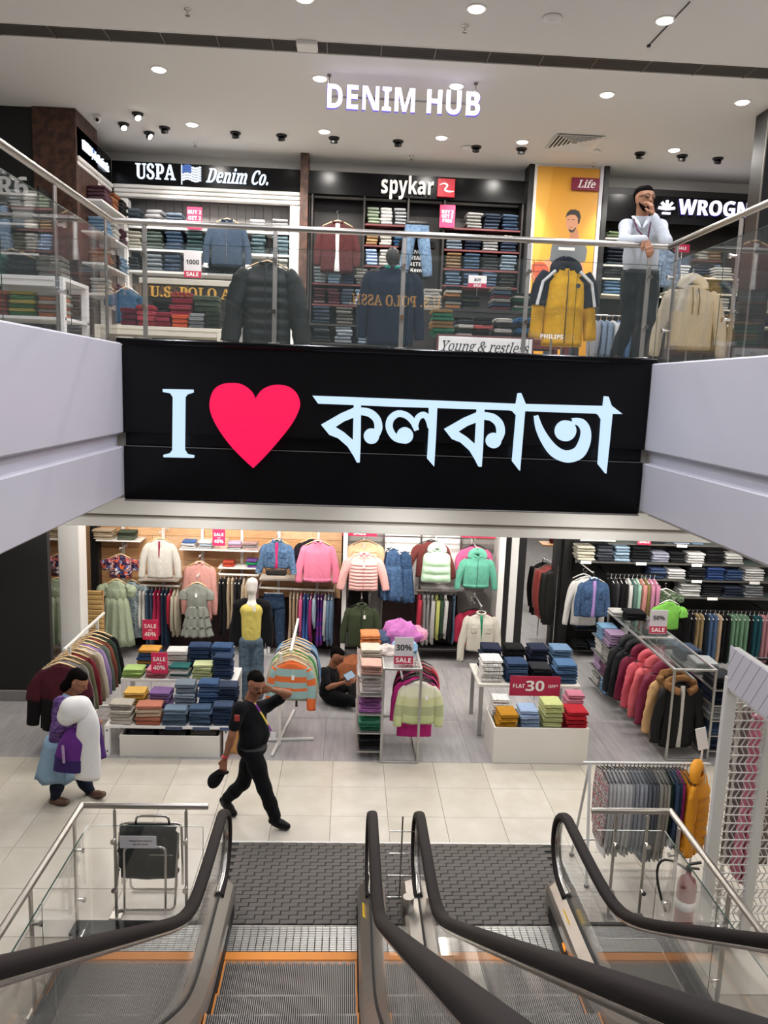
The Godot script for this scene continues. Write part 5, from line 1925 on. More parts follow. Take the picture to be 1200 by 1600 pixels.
	var rj := [[["", ""], ["cream", "dcd6ca"], ["navy", "27374f"], ["blue", "3c5a80"]], [["sky", "a9bdce"], ["dark blue", "1f2d48"], ["stone", "cbc8c4"], ["ink blue", "263a5a"]], [["tan", "b8854e"], ["mid blue", "4a6c94"], ["charcoal", "2f3338"], ["pale blue", "8fa9ba"]], [["light blue", "7494b6"], ["denim blue", "45648c"], ["steel blue", "4f6d90"], ["black", "2a2626"]]]
	for r in 4:
		for c in 4:
			if rj[r][c][0] == "":
				continue
			stack("jeans", rj[r][c][0], fab(rj[r][c][1], "denim"), [1.44 + c * 0.265, ry[r], -11.5, 0.24, 0.225], 5, "%s pile, %s maroon jeans shelf" % [NTH[c], NTH[r]], 0.3)
	sign_card("sale_sign", "red buy sign with white swoosh on the spykar shelves", Vector3(1.305, 6.895, -11.44), 0.22, 0.31, mats["sale pink"], [["BUY 2", 0.045, 0.0, 0.06, mats["print white"]], ["GET 2", 0.045, 0.0, 0.0, mats["print white"]], ["FREE", 0.045, 0.0, -0.06, mats["print white"]]])
	# hung pieces
	upper_garment("biker_jacket", "maroon jacket worn over a white shirt under the spykar sign", "jacket", Vector3(-0.248, 6.722, -11.36), {"w": 0.46, "len": 0.68, "depth": 0.14, "m": fab("4b2628"), "sleeve": 0.6, "spread": 0.06, "r0": 0.085, "open": fab("dedfe2"), "open_w": 0.045, "collar": fab("4b2628"), "hanger": "wood", "hook": 0.16})
	trousers("jeans", "washed blue jeans hung open-legged beside the buy sign", "jeans", Vector3(0.876, 6.789, -11.4), 0.36, 0.74, fab("6f93b8", "denim"), "black", 0.09, mats["black metal"])
	var tee := upper_garment("tshirt", "black tee with white lettering behind the hung jeans", "tshirt", Vector3(0.892, 6.647, -11.52), {"w": 0.36, "len": 0.62, "depth": 0.06, "m": fab("141416"), "sleeve": 0.2, "spread": 0.04, "r0": 0.06, "r1": 0.06, "hanger": "black"})
	for k in 4:
		letters("lettering", ["ING", "YEAR", "NETEE", "Kem"][k], 0.05, [0.13, 0.16, 0.22, 0.16][k], Vector3(0, -0.25 - k * 0.085, 0.04), mats["print white"], tee, 0.003)
	stand_pole(Vector3(0.41, 5.775, -8.6), "behind the navy display jacket", UP_FLOOR)
	var nv := upper_garment("jacket", "navy jacket with teal lining on a dark display head", "jacket", Vector3(0.406, 5.72, -8.5), {"w": 0.5, "len": 0.82, "depth": 0.24, "m": fab("1c2636"), "sleeve": 0.75, "spread": 0.08, "r0": 0.1, "r1": 0.06, "collar": fab("2b8f80"), "hanger": "black", "hook": 0.06})
	var hd := MB.new()
	hd.ball(Vector3(0, 0.11, 0), Vector3(0.075, 0.1, 0.085), 14, 10)
	hd.tube([Vector3(0, -0.02, 0), Vector3(0, 0.05, 0)], 0.045, 10)
	obj("display_head", hd, mats["black metal"], nv)
	# nested tables with loose piles
	table("display_table", "tall dark display table of folded piles in the spykar shop", 1.05, 2.75, -10.0, -9.4, UP_FLOOR, 5.42, mats["dark laminate"])
	table("display_table", "low maroon display table before the tall dark one", 1.0, 2.45, -9.3, -8.75, UP_FLOOR, 5.05, ml)
	var p1 := [[[0.945, 5.409, -9.45, 0.238, 0.223], "jeans", "white", ["dcd9cf"], 6], [[1.193, 5.42, -9.45, 0.215, 0.267], "tshirt", "orange/white/black", ["c47c3e", "d8d4ca", "26262a"], 6], [[1.427, 5.429, -9.45, 0.216, 0.164], "tshirt", "olive/black", ["4d5540", "232428"], 4], [[1.785, 5.474, -9.45, 0.232, 0.282], "sweater", "maroon/blue/grey", ["6b2c38", "37506e", "8a857c"], 6], [[2.05, 5.544, -9.45, 0.256, 0.223], "sweater", "green/white/black", ["1f7a52", "d9d5cc", "25262a"], 6]]
	for k in p1.size():
		var e: Array = p1[k]
		var pl: Array = e[0]
		pl[1] = 5.42
		stack(e[1], e[2], e[3].map(func(c): return fab(c)), pl, e[4], "%s pile on the tall dark table" % NTH[k], 0.3, "soft")
	var p2 := [[[1.015, 5.034, -8.8, 0.266, 0.265], "sweater", "green/green/tan/tan", ["1f6b4a", "2b7a55", "b58d56", "a87f4c"], 7], [[1.267, 5.044, -8.8, 0.202, 0.161], "tshirt", "white/black", ["dcd8cf", "24252a"], 4], [[1.464, 5.052, -8.8, 0.239, 0.203], "tshirt", "black/black/salmon", ["26262b", "2b2b30", "dd6466"], 5], [[1.7, 5.061, -8.8, 0.218, 0.196], "tshirt", "black/white", ["2a2a2e", "dcd9d2"], 4], [[1.932, 5.07, -8.8, 0.189, 0.211], "tshirt", "black/blue", ["26282c", "2f6ea6"], 4]]
	for k in p2.size():
		var e: Array = p2[k]
		var pl: Array = e[0]
		pl[1] = 5.05
		pl[4] = minf(pl[4] + 0.03, 0.36)
		stack(e[1], e[2], e[3].map(func(c): return fab(c)), pl, e[4], "%s pile on the low maroon table" % NTH[k], 0.3, "soft")
	sign_card("sale_sign", "small white and red SALE card on the tall dark table", Vector3(1.484, 5.75, -9.5), 0.22, 0.14, mats["white board"], [["SALE", 0.03, 0, -0.045, mats["print white"]], ["BUY", 0.03, 0, 0.02, mats["print black"]]], 0.12, 0.0, {"y": -0.045, "h": 0.05, "m": mats["sale red"]})
	var yr := thing("floor_sign", "framed white board reading Young & restless in brush script", "sign", Vector3(1.302, 4.856, -7.62))
	obj("frame", one_box(Vector3(0, 0, -0.012), Vector3(0.96, 0.26, 0.02), 0.003), ml, yr)
	obj("board", one_box(Vector3(0, 0, 0.0), Vector3(0.92, 0.225, 0.01), 0.002), mats["white board"], yr)
	letters("lettering", "Young & restless", 0.095, 0.86, Vector3(0.0, 0.02, 0.008), mats["print black"], yr, 0.003, true, 0.3, 0.0, false)
	letters("small_lettering", "SPYKAR.COM", 0.02, 0.3, Vector3(0.15, -0.09, 0.008), mats["print black"], yr, 0.003)
	obj("prop", one_box(Vector3(0, -0.05, -0.08), Vector3(0.5, 0.3, 0.02)), mats["dark laminate"], yr)


func poster_column() -> void:
	var im := Image.create(240, 680, false, Image.FORMAT_RGB8)
	im.fill(Color("d89a33"))
	# a man in a grey tee with a basketball, printed flat; 300 by 710 units of the column
	var s := 0.8
	var put := func(pts: Array, c: String) -> void: fill_poly(im, pts.map(func(v): return v * s), Color(c))
	fill_poly(im, [0, 0, 60, 0, 20, 400, 0, 400], Color("dda443"))
	put.call([88, 400, 60, 420, 22, 448, 8, 480, 22, 500, 40, 490, 100, 440, 108, 410], "c98a63")
	put.call([250, 405, 262, 470, 252, 520, 228, 560, 215, 545, 232, 480, 228, 410], "c98a63")
	put.call([180, 270, 176, 306, 168, 318, 205, 330, 222, 312, 214, 272], "bd7f5a")
	put.call([155, 205, 152, 240, 160, 268, 172, 283, 190, 284, 205, 268, 215, 245, 213, 205], "cd916b")
	put.call([150, 222, 155, 198, 170, 184, 195, 182, 215, 190, 224, 212, 219, 243, 212, 246, 210, 220, 195, 205, 172, 206, 158, 212], "241a16")
	put.call([166, 270, 176, 284, 192, 285, 207, 262, 200, 262, 190, 274, 178, 272], "3a2a22")
	fill_rect_s(im, s, 160, 228, 12, 3, "2a1c16")
	fill_rect_s(im, s, 182, 228, 14, 3, "2a1c16")
	fill_rect_s(im, s, 170, 262, 16, 3, "8e4a3c")
	put.call([92, 345, 120, 310, 168, 312, 186, 326, 210, 314, 252, 328, 268, 360, 262, 412, 228, 418, 222, 470, 226, 560, 98, 560, 108, 480, 104, 430, 86, 412], "5f6468")
	put.call([126, 352, 205, 352, 205, 366, 126, 366], "d8d6d2")
	put.call([98, 560, 226, 560, 240, 850, 170, 850, 162, 680, 150, 850, 84, 850], "2c3440")
	fill_oval(im, 38 * s, 468 * s, 48 * s, 46 * s, Color("c1502f"))
	for k in 3:
		fill_oval(im, 38 * s, (438 + k * 30) * s, 44 * s * (0.8 if k != 1 else 1.0), 1.6, Color("5a2216"))
	put.call([0, 474, 14, 470, 20, 500, 6, 505], "c98a63")
	var t := thing("poster_column", "yellow column poster of a man holding a basketball", "poster", Vector3(3.0, UP_FLOOR, -11.35))
	obj("column", one_box(Vector3(0, 1.45, -0.12), Vector3(0.98, 2.9, 0.2)), mats["wall paint"], t)
	var b := MB.new()
	var x0 := -0.455
	var x1 := 0.43
	var y0 := 0.26
	var y1 := 2.86
	b.v = PackedVector3Array([Vector3(x0, y1, 0), Vector3(x1, y1, 0), Vector3(x1, y0, 0), Vector3(x0, y0, 0)])
	b.n = PackedVector3Array([Vector3.BACK, Vector3.BACK, Vector3.BACK, Vector3.BACK])
	b.u = PackedVector2Array([Vector2(0, 0), Vector2(1, 0), Vector2(1, 1), Vector2(0, 1)])
	b.ix = PackedInt32Array([0, 1, 2, 0, 2, 3])
	obj("backing", one_box(Vector3((x0 + x1) / 2, (y0 + y1) / 2, -0.008), Vector3(x1 - x0, y1 - y0, 0.015)), mat("poster edge", "d89a33", 0.4), t)
	obj("print", b, print_mat("poster print", im, 0.35), t)
	obj("light_edge", one_box(Vector3(0.46, 1.45, 0.0), Vector3(0.05, 2.9, 0.03)), mats["panel paint"], t)
	obj("end_strip", one_box(Vector3(0.53, 1.45, -0.1), Vector3(0.07, 2.9, 0.25)), mats["black metal"], t)
	var lp := Vector3(3.229, 7.389, -11.32) - t.position
	obj("name_plate", one_box(lp, Vector3(0.4, 0.17, 0.02), 0.003), mat("life maroon", "7c1638", 0.4), t)
	letters("lettering", "Life", 0.1, 0.24, lp + Vector3(0.02, 0, 0.012), mats["print white"], t, 0.004, true, 0.3)
	# yellow and navy bomber on a stand
	stand_pole(Vector3(2.107, 5.607, -7.82), "behind the yellow and navy jacket", UP_FLOOR)
	var j := upper_garment("colour_block_jacket", "yellow jacket with navy yoke and white sleeve stripe behind the railing", "jacket", Vector3(2.074, 5.664, -7.72), {"w": 0.4, "len": 0.74, "depth": 0.2, "m": fab("e0a514"), "sleeve": 0.68, "spread": 0.09, "r0": 0.085, "r1": 0.07, "sm": fab("d99f16"), "collar": fab("20242e"), "hood": fab("20242e"), "zip": mats["black metal"], "hemband": fab("c99312"), "hanger": "black", "sflat": 0.75})
	for s2 in [-1.0, 1.0]:
		var yb := MB.new()
		limb(yb, [Vector3(s2 * 0.17, -0.055, 0.0), Vector3(s2 * 0.232, -0.17, 0.004), Vector3(s2 * 0.262, -0.36, 0.012)], [0.078, 0.092, 0.087], 0.78, 0.0, 0.04)
		obj("shoulder_panel", yb, fab("20242e"), j)
		var wb := MB.new()
		wb.tube([Vector3(s2 * 0.12, -0.03, 0.06), Vector3(s2 * 0.24, -0.14, 0.078), Vector3(s2 * 0.285, -0.36, 0.078)], 0.016, 6)
		obj("white_stripe", wb, fab("e6e6e2"), j)
	var bg := MB.new()
	bg.disc_solid(Vector3(0.1, -0.17, 0.104), Vector3.BACK, 0.022, 0.006, 14)
	obj("badge", bg, mats["print black"], j)
	var pb := thing("lettering_board", "small clear board with white PHILIPS lettering under the yellow jacket", "sign", Vector3(1.919, 4.995, -7.5))
	obj("board", one_box(Vector3(0, 0, -0.01), Vector3(0.44, 0.07, 0.006)), mats["glass"], pb)  # clear pane that carries the white letters on a thin foot
	letters("lettering", "PHILIPS", 0.04, 0.22, Vector3(0, 0, 0), mats["print white"], pb, 0.004)
	obj("foot", one_box(Vector3(0, -(pb.position.y - UP_FLOOR) / 2 - 0.01, -0.01), Vector3(0.02, pb.position.y - UP_FLOOR - 0.02, 0.006)), mats["dull steel"], pb)


func fill_rect_s(im: Image, s: float, x: float, y: float, w: float, h: float, c: String) -> void:
	im.fill_rect(Rect2i(int(x * s), int(y * s), maxi(1, int(w * s)), maxi(1, int(h * s))), Color(c))


func wrogn_bay() -> void:
	var zf := -11.5
	var s1 := shop_sign_band("shop_sign", "dark WROGN sign board behind the man at the railing", 3.58, 7.4, 6.95, 7.33, zf)
	var face := glow("wrogn white", Color(0.93, 0.9, 1.0), 1.6)
	letters("lettering", "WROGN", 0.2, 1.04, Vector3(5.186, 7.182, -11.46) - s1.position, face, s1, 0.03)
	letters("letter_halo", "WROGN", 0.21, 1.06, Vector3(5.196, 7.182, -11.48) - s1.position, glow("hub halo", Color(0.4, 0.33, 0.85), 0.9), s1, 0.02)
	var lp := Vector3(4.477, 7.185, -11.46) - s1.position
	var b := MB.new()
	for k in 5:
		var a := PI * 0.5 + (k - 2) * 0.72
		b.bar(lp + Vector3(0, -0.04, 0), lp + Vector3(cos(a) * 0.12, -0.04 + sin(a) * 0.12, 0), 0.035, 0.03, 0.0, Vector3.BACK)
	b.bar(lp + Vector3(-0.06, -0.1, 0), lp + Vector3(0.06, -0.1, 0), 0.025, 0.03, 0.0, Vector3.BACK)
	obj("logo_mark", b, face, s1)
	var wl := struct_node("trim_6", "dark back panel and bulkhead of the WROGN shop")
	obj("back_panel", one_box(Vector3(5.6, 5.9, -11.87), Vector3(4.0, 2.3, 0.02)), mats["dark laminate"], wl)
	obj("bulkhead", one_box(Vector3(5.6, 7.38, zf - 0.2), Vector3(4.0, 0.1, 0.3)), mats["black metal"], wl)
	# shelves of jeans beside the poster
	var ys := [Vector3(3.635, 6.703, -11.4).y, Vector3(3.667, 6.331, -11.4).y, Vector3(3.682, 6.144, -11.4).y, Vector3(3.701, 5.92, -11.4).y]
	var cl := [["green", "6b7a5a", "tshirt", 2], ["navy", "2c3444", "jeans", 6], ["black", "26262a", "jeans", 4], ["sky blue", "5a93c2", "jeans", 4]]
	for k in 4:
		shelf("pale shelf beside the basketball poster, %s from the top" % NTH[k], 3.6, 4.5, ys[k], -11.8, -11.4, mats["table cream"])
		for c in 3:
			stack(cl[k][2], cl[k][0], fab(cl[k][1], "denim" if cl[k][2] == "jeans" else "knit"), [3.76 + c * 0.29, ys[k], -11.4, 0.26, [0.1, 0.3, 0.17, 0.19][k]], cl[k][3], "%s pile, %s pale shelf by the poster" % [NTH[c], NTH[k]], 0.3)
	# rail of denim jackets under them
	var ra := Vector3(3.337, 5.561, -10.9)
	var rb := Vector3(3.764, 5.561, -10.9)
	var rl := thing("clothes_rail", "low clothes rail of blue jackets beside the poster", "clothes rail", Vector3(0, 0, 0))
	var tb := MB.new()
	tb.tube([ra, rb + Vector3(0.1, 0, 0)], 0.012, 8)
	obj("bar", tb, mats["bright steel"], rl)
	for p in [ra, rb + Vector3(0.1, 0, 0)]:
		var lg := MB.new()
		lg.tube([p, Vector3(p.x, UP_FLOOR, p.z)], 0.012, 8)
		obj("leg", lg, mats["bright steel"], rl)
	rail_row(ra, rb + Vector3(0.08, 0, 0), [["jeans", "pale grey", fab("b7bcc4", "denim"), "top", 0.55, 1], ["shirt", "light blue", fab("93aecb", "denim"), "top", 0.56, 2], ["shirt", "white", fab("d5d8dc"), "top", 0.55, 1], ["puffer_jacket", "steel blue", fab("3f618c", "puffer"), "top", 0.58, 2]], "beside the poster", "wood", 0.5)
	# white and dark stacks on the right
	for k in 4:
		var y: float = 5.55 + k * 0.22
		shelf("pale wall shelf under the WROGN letters, %s up" % NTH[k], 4.55, 6.4, y, -11.8, -11.4, mats["table cream"])
		for c in 5:
			var q: Array = [["white", "e4e2dd"], ["black", "232326"], ["pale grey", "c8c6c2"], ["white", "dfddd8"], ["navy", "2a3040"]][(k + c) % 5]
			stack("tshirt", q[0], fab(q[1]), [4.75 + c * 0.32, y, -11.4, 0.28, 0.16], 4, "%s pile, %s WROGN shelf" % [NTH[c], NTH[k]], 0.3)
	upper_garment("denim_jacket", "light washed denim jacket hung behind the man at the railing", "jacket", Vector3(4.133, 6.438, -10.6), {"w": 0.38, "len": 0.5, "depth": 0.12, "m": fab("a9c2dc", "denim"), "sleeve": 0.5, "spread": 0.05, "collar": fab("a9c2dc", "denim"), "pockets": fab("9ab5d2", "denim"), "hanger": "black"})
	stand_pole(Vector3(4.172, 6.457, -10.7), "behind the light denim jacket", UP_FLOOR)
	sign_card("sale_sign", "red card under the light denim jacket's shoulder", Vector3(4.362, 6.431, -10.5), 0.2, 0.1, mats["sale red"], [["SALE", 0.035, 0, 0, mats["print white"]]], 0.9)
	# beige hooded top
	stand_pole(Vector3(3.516, 5.707, -8.12), "behind the beige hooded top", UP_FLOOR)
	var hz := upper_garment("hooded_top", "beige hooded sweatshirt with dark drawstrings behind the side railing", "sweatshirt", Vector3(3.474, 5.601, -8), {"w": 0.46, "len": 0.64, "depth": 0.2, "m": fab("b7a98f"), "sleeve": 0.72, "spread": 0.16, "r0": 0.095, "r1": 0.06, "hood": fab("c2b59c"), "hemband": fab("a3967d"), "hanger": "black", "sflat": 0.7})
	for s in [-1.0, 1.0]:
		var b2 := MB.new()
		b2.tube([Vector3(s * 0.03, -0.03, 0.07), Vector3(s * 0.035, -0.15, 0.115), Vector3(s * 0.03, -0.3, 0.115)], 0.006, 6)
		obj("drawstring", b2, mats["black metal"], hz)
	# dark low display behind it
	table("display_table", "dark low table of folded jeans beyond the beige hooded top", 3.7, 4.45, -9.7, -9.1, UP_FLOOR, 5.3, mats["dark laminate"])
	var dk := [["slate", "4d5763"], ["rust", "8a5a44"], ["black", "222226"], ["navy", "2b3447"]]
	for k in 4:
		stack("jeans", dk[k][0], fab(dk[k][1], "denim"), [3.8 + k * 0.185, 5.3, -9.15, 0.17, 0.2], 4, "%s pile on the dark low table" % NTH[k], 0.36, "soft")


func reflected_shop() -> void:
	# the shop across the void, behind the viewer: its gold letters show in the glass railing
	var t := thing("shop_sign", "gold U.S. POLO ASSN. letters on the shop across the void", "sign", Vector3(1.05, 6.62, 5.9))
	obj("board", one_box(Vector3(0, 0, 0.0), Vector3(4.2, 0.6, 0.06)), mats["black matt"], t)
	letters("lettering", "U.S. POLO ASSN.", 0.26, 2.3, Vector3(0, 0, -0.05), glow("gold shop letters", Color(1.0, 0.72, 0.28), 3.0), t, 0.03, true, 0.0, PI)
	var w := struct_node("wall_unseen_shop", "unseen dark shop front with display windows, darkening the glass railing reflections")
	obj("front", one_box(Vector3(0.75, 6.2, 5.93), Vector3(13.0, 2.88, 0.04)), mats["dark laminate"], w)  # unseen front, sized to darken what the glass railing reflects
	obj("display_window", one_box(Vector3(-1.6, 5.5, 5.88), Vector3(2.6, 1.3, 0.03)), mats["smoky glass"], w)
	obj("display_window", one_box(Vector3(3.2, 5.5, 5.88), Vector3(2.6, 1.3, 0.03)), mats["smoky glass"], w)

func arm(at: Vector3, z1: float, where: String) -> void:
	# face-out arm from the wall to a hanger's hook
	var t := thing("face_out_arm", "white face-out arm holding " + where, "hook", at)
	var b := MB.new()
	b.bar(Vector3(0, 0, 0.04), Vector3(0, 0, z1 - at.z), 0.014, 0.014)
	b.box(Vector3(0, 0.012, 0.035), Vector3(0.014, 0.03, 0.01))
	obj("bar", b, mats["white metal"], t)
	obj("bracket", one_box(Vector3(0, -0.01, z1 - at.z + 0.01), Vector3(0.03, 0.08, 0.02), 0.003), mats["white metal"], t)


func wall_rail(a: Vector3, b: Vector3, where: String, m: Material) -> void:
	var t := thing("clothes_rail", "white wall rail " + where, "clothes rail", Vector3.ZERO)
	var s := MB.new()
	s.bar(a, b, 0.03, 0.03, 0.004)
	obj("bar", s, m, t)
	for p in [a, b]:
		obj("bracket", one_box(Vector3(p.x, p.y, (p.z - 12.6) / 2), Vector3(0.02, 0.03, absf(-12.6 - p.z))), m, t)


func sale40(where: String, at: Vector3, pole: float) -> void:
	sign_card("sale_sign", "pink SALE 40% card " + where, at, 0.2, 0.27, mats["sale pink"], [["SALE", 0.05, 0, 0.05, mats["print white"]], ["UPTO", 0.014, 0, -0.005, mats["print white"]], ["40%", 0.055, 0, -0.06, mats["print white"]]], pole if pole > 0.0 else at.y - 0.135)


func lower_store() -> void:
	left_wall()
	middle_wall()
	right_wall()
	front_tables()
	front_racks()
	floor_stuff()


func left_wall() -> void:
	var zw := -12.65
	var wm: Material = mats["white metal"]
	# wood planks, one by one
	var wd := struct_node("wall_wood", "warm wood plank wall behind the hung women's clothes")
	for r in 12:
		var x := -4.05 - (r % 3) * 0.4
		var c := 0
		while x < -0.07:
			var x2 := minf(x + 1.25, -0.07)
			var xa := maxf(x, -4.05)
			if x2 - xa > 0.05:
				obj("plank", one_box(Vector3((xa + x2) / 2, 1.0 + r * 0.2, zw + 0.012), Vector3(x2 - xa - 0.004, 0.195, 0.024), 0.003), mats["plank %d" % ((r * 2 + c * 3) % 4)], wd)
			x = x2
			c += 1
	obj("end_post", one_box(Vector3(-4.1, 1.7, zw + 0.1), Vector3(0.12, 3.3, 0.2)), mats["black metal"], wd)
	for px in [Vector3(-3.679, 1.749, -12.6).x, Vector3(-3.022, 1.767, -12.6).x, Vector3(-2.382, 1.785, -12.6).x, Vector3(-1.729, 1.803, -12.6).x, Vector3(-1.115, 1.82, -12.6).x, Vector3(-0.467, 1.838, -12.6).x]:
		obj("slotted_upright", one_box(Vector3(px, 2.0, zw + 0.035), Vector3(0.045, 2.5, 0.03), 0.002), wm, wd)
	obj("bay_post", one_box(Vector3(-4.95, 1.7, -12.2), Vector3(0.08, 3.3, 0.1)), mats["plank 2"], wd)
	obj("bay_back", one_box(Vector3(-4.5, 1.7, zw + 0.01), Vector3(0.8, 3.3, 0.02)), mats["plank 0"], wd)
	# shelves
	var sh := [
		[Vector3(-4.017, 1.875, -12.3), Vector3(-3.306, 1.874, -12.3), "over the floral top"], [Vector3(-2.695, 1.764, -12.3), Vector3(-1.419, 1.778, -12.3), "of small folded tops under the pink sale card"],
		[Vector3(-2.068, 1.473, -12.3), Vector3(-1.426, 1.468, -12.3), "of red and green folded tops"], [Vector3(-3.356, 1.236, -12.3), Vector3(-2.708, 1.231, -12.3), "under the cream jacket"],
		[Vector3(-1.403, 1.297, -12.3), Vector3(-0.18, 1.274, -12.3), "under the denim jacket and pink sweatshirt"], [Vector3(-4.824, 1.873, -12.3), Vector3(-4.34, 1.866, -12.3), "beside the white column"]]
	for e in sh:
		shelf("white wall shelf " + e[2], e[0].x, e[1].x, e[0].y, zw + 0.03, -12.28, wm)
	var y1: float = sh[0][0].y
	var y2: float = sh[1][0].y
	var y3: float = sh[2][0].y
	stack("sweater", "beige", fab("cdb493"), [-3.92, y1, -12.3, 0.34, 0.16], 4, "pile over the floral top", 0.26, "soft")
	stack("sweater", "olive green", fab("55604a"), [-3.55, y1, -12.3, 0.3, 0.14], 4, "the pile beside the beige sweaters", 0.26, "soft")
	stack("sweater", "beige", fab("cdb493"), [-4.62, y1, -12.3, 0.3, 0.16], 4, "the pile beside the white column", 0.26, "soft")
	var sm := [[Vector3(-2.551, 1.842, -12.3).x, "white/white/blue", ["e9e6e4", "e3e2e6", "4d74b8"], "before the cream jacket"], [Vector3(-2.284, 1.849, -12.3).x, "white/pale blue", ["e8e8ea", "b7c9dc"], "left of the pink sale card"], [Vector3(-1.811, 1.841, -12.3).x, "white/pink/lilac", ["ece9e6", "e49ab8", "c9b2d4"], "right of the pink sale card"], [Vector3(-1.554, 1.848, -12.3).x, "blush/white", ["dcb4b0", "eae5e2"], "at the denim jacket"]]
	for e in sm:
		stack("tshirt", e[1], e[2].map(func(c): return fab(c)), [e[0], y2, -12.3, 0.24, 0.12], 3, "small pile " + e[3], 0.24, "soft")
	stack("tshirt", "coral red", fab("d8492f"), [Vector3(-1.913, 1.541, -12.3).x, y3, -12.3, 0.2, 0.09], 2, "low shelf pile by pink shirt", 0.24, "soft")
	stack("tshirt", "purple/green", [fab("8a56b8"), fab("27b068")], [Vector3(-1.53, 1.551, -12.3).x, y3, -12.3, 0.2, 0.13], 3, "low shelf pile by denim jacket", 0.24, "soft")
	sale40("on the long white shelf", Vector3(-2.052, 1.969, -12.26), 0.04)
	# hung pieces
	for q in 2:
		var dx := -0.92 * q
		var wh: String = ["at the end of the wood wall", "seen beside the white column"][q]
		upper_garment("floral_top", "dark floral puff sleeve top hung " + wh, "top", Vector3(-3.63, 1.627, -12.28) + Vector3(dx, 0, 0), {"w": 0.36, "len": 0.36, "depth": 0.12, "m": pattern("flowers", "flower", ["2a2440", "e0662e", "d9a3c0", "4a68b8", "e8dcd0", "c8553a"]), "sleeve": 0.24, "puff": true, "r0": 0.07, "r1": 0.05, "hanger": "wood"})
		arm(Vector3(-3.63, 1.627, -12.28) + Vector3(dx, 0.11, -0.02), zw + 0.02, "the floral top " + wh)
		upper_garment("maxi_dress", "long sage green dress with gathered bust hung " + wh, "dress", Vector3(-3.63, 1.271, -12.05) + Vector3(dx, 0, 0), {"w": 0.32, "len": 0.3, "depth": 0.14, "m": fab("a9b698"), "sleeve": 0.26, "puff": true, "r0": 0.08, "r1": 0.06, "hem": 0.36, "waves": 9.0, "fold": 0.1, "skirt": {"len": 0.78, "w": 0.56, "waves": 12.0}, "hanger": "wood"})
		arm(Vector3(-3.63, 1.271, -12.05) + Vector3(dx, 0.11, -0.02), zw + 0.02, "the sage dress " + wh)
	upper_garment("long_dress", "grey blue patterned dress behind the sage green dress", "dress", Vector3(-3.459, 1.201, -12.3), {"w": 0.28, "len": 0.35, "depth": 0.08, "m": pattern("grey print", "blotch", ["7f8f94", "66757c", "a3adb0"]), "sleeve": 0.2, "hem": 0.3, "skirt": {"len": 0.6, "w": 0.4}, "hanger": "wood"})
	var cj := upper_garment("cream_jacket", "cream collarless jacket over a raspberry top on the wood wall", "jacket", Vector3(-2.951, 1.945, -12.1), {"w": 0.4, "len": 0.62, "depth": 0.16, "m": fab("d8d2c8"), "sleeve": 0.62, "spread": 0.12, "r0": 0.085, "r1": 0.055, "open": fab("a52a4a"), "open_w": 0.02, "buttons": mats["card"], "button_x": 0.03, "hanger": "wood"})
	arm(Vector3(-2.951, 1.945, -12.1) + Vector3(0, 0.11, -0.02), zw + 0.02, "the cream jacket")
	upper_garment("pink_shirt", "long salmon pink shirt behind the grey tiered dress", "shirt", Vector3(-2.357, 1.54, -12.25), {"w": 0.4, "len": 0.95, "depth": 0.12, "m": fab("d99a90"), "sleeve": 0.85, "spread": 0.06, "collar": fab("d99a90"), "hanger": "wood", "waves": 8.0, "fold": 0.1})
	arm(Vector3(-2.357, 1.54, -12.25) + Vector3(0, 0.11, -0.02), zw + 0.02, "the salmon shirt")
	upper_garment("tiered_dress", "grey short sleeve dress with three ruffled tiers", "dress", Vector3(-2.354, 1.259, -12.02), {"w": 0.34, "len": 0.38, "depth": 0.14, "m": fab("8f938a"), "sleeve": 0.26, "spread": 0.06, "r0": 0.085, "r1": 0.07, "hem": 0.32, "skirt": {"len": 0.5, "w": 0.52, "tiers": 3, "waves": 13.0}, "hanger": "wood", "tag": true})
	arm(Vector3(-2.354, 1.259, -12.02) + Vector3(0, 0.11, -0.02), zw + 0.02, "the tiered dress")
	var dj := upper_garment("denim_jacket", "blue denim jacket over a fuchsia top with a black belt bag", "jacket", Vector3(-1.098, 1.986, -12.05), {"w": 0.4, "len": 0.44, "depth": 0.16, "m": fab("5e86b4", "denim"), "sleeve": 0.5, "spread": 0.1, "r0": 0.085, "r1": 0.06, "open": fab("d2286e"), "open_w": 0.035, "collar": fab("5e86b4", "denim"), "pockets": fab("5179a8", "denim"), "cuff": fab("7ea3cc", "denim"), "hanger": "wood", "bend": -0.02})
	var bag := MB.new()
	bag.loft([oval(Vector3(-0.2, -0.5, 0.05), 0.02, 0.03, 14, 0, 1, 0), oval(Vector3(-0.1, -0.5, 0.06), 0.03, 0.06, 14, 0, 1, 0), oval(Vector3(0.1, -0.52, 0.06), 0.03, 0.06, 14, 0, 1, 0), oval(Vector3(0.2, -0.5, 0.05), 0.02, 0.03, 14, 0, 1, 0)], true)
	var bb := MB.new()
	bb.box(Vector3(0.0, -0.5, 0.07), Vector3(0.34, 0.1, 0.08), 0.03)
	bb.tube([Vector3(-0.19, -0.4, 0.09), Vector3(-0.14, -0.47, 0.1), Vector3(0.14, -0.47, 0.1), Vector3(0.19, -0.4, 0.09)], 0.012, 6)
	obj("belt_bag", bb, fab("35302f"), dj)
	arm(Vector3(-1.098, 1.986, -12.05) + Vector3(0, 0.11, -0.02), zw + 0.02, "the denim jacket")
	upper_garment("sweatshirt", "bubblegum pink sweatshirt hung on the wood wall", "sweatshirt", Vector3(-0.448, 1.983, -12.05), {"w": 0.44, "len": 0.64, "depth": 0.16, "m": fab("e87a9a"), "sleeve": 0.66, "spread": 0.1, "r0": 0.09, "r1": 0.06, "collar": fab("e87a9a"), "hanger": "wood", "hemband": fab("dd6f90")})
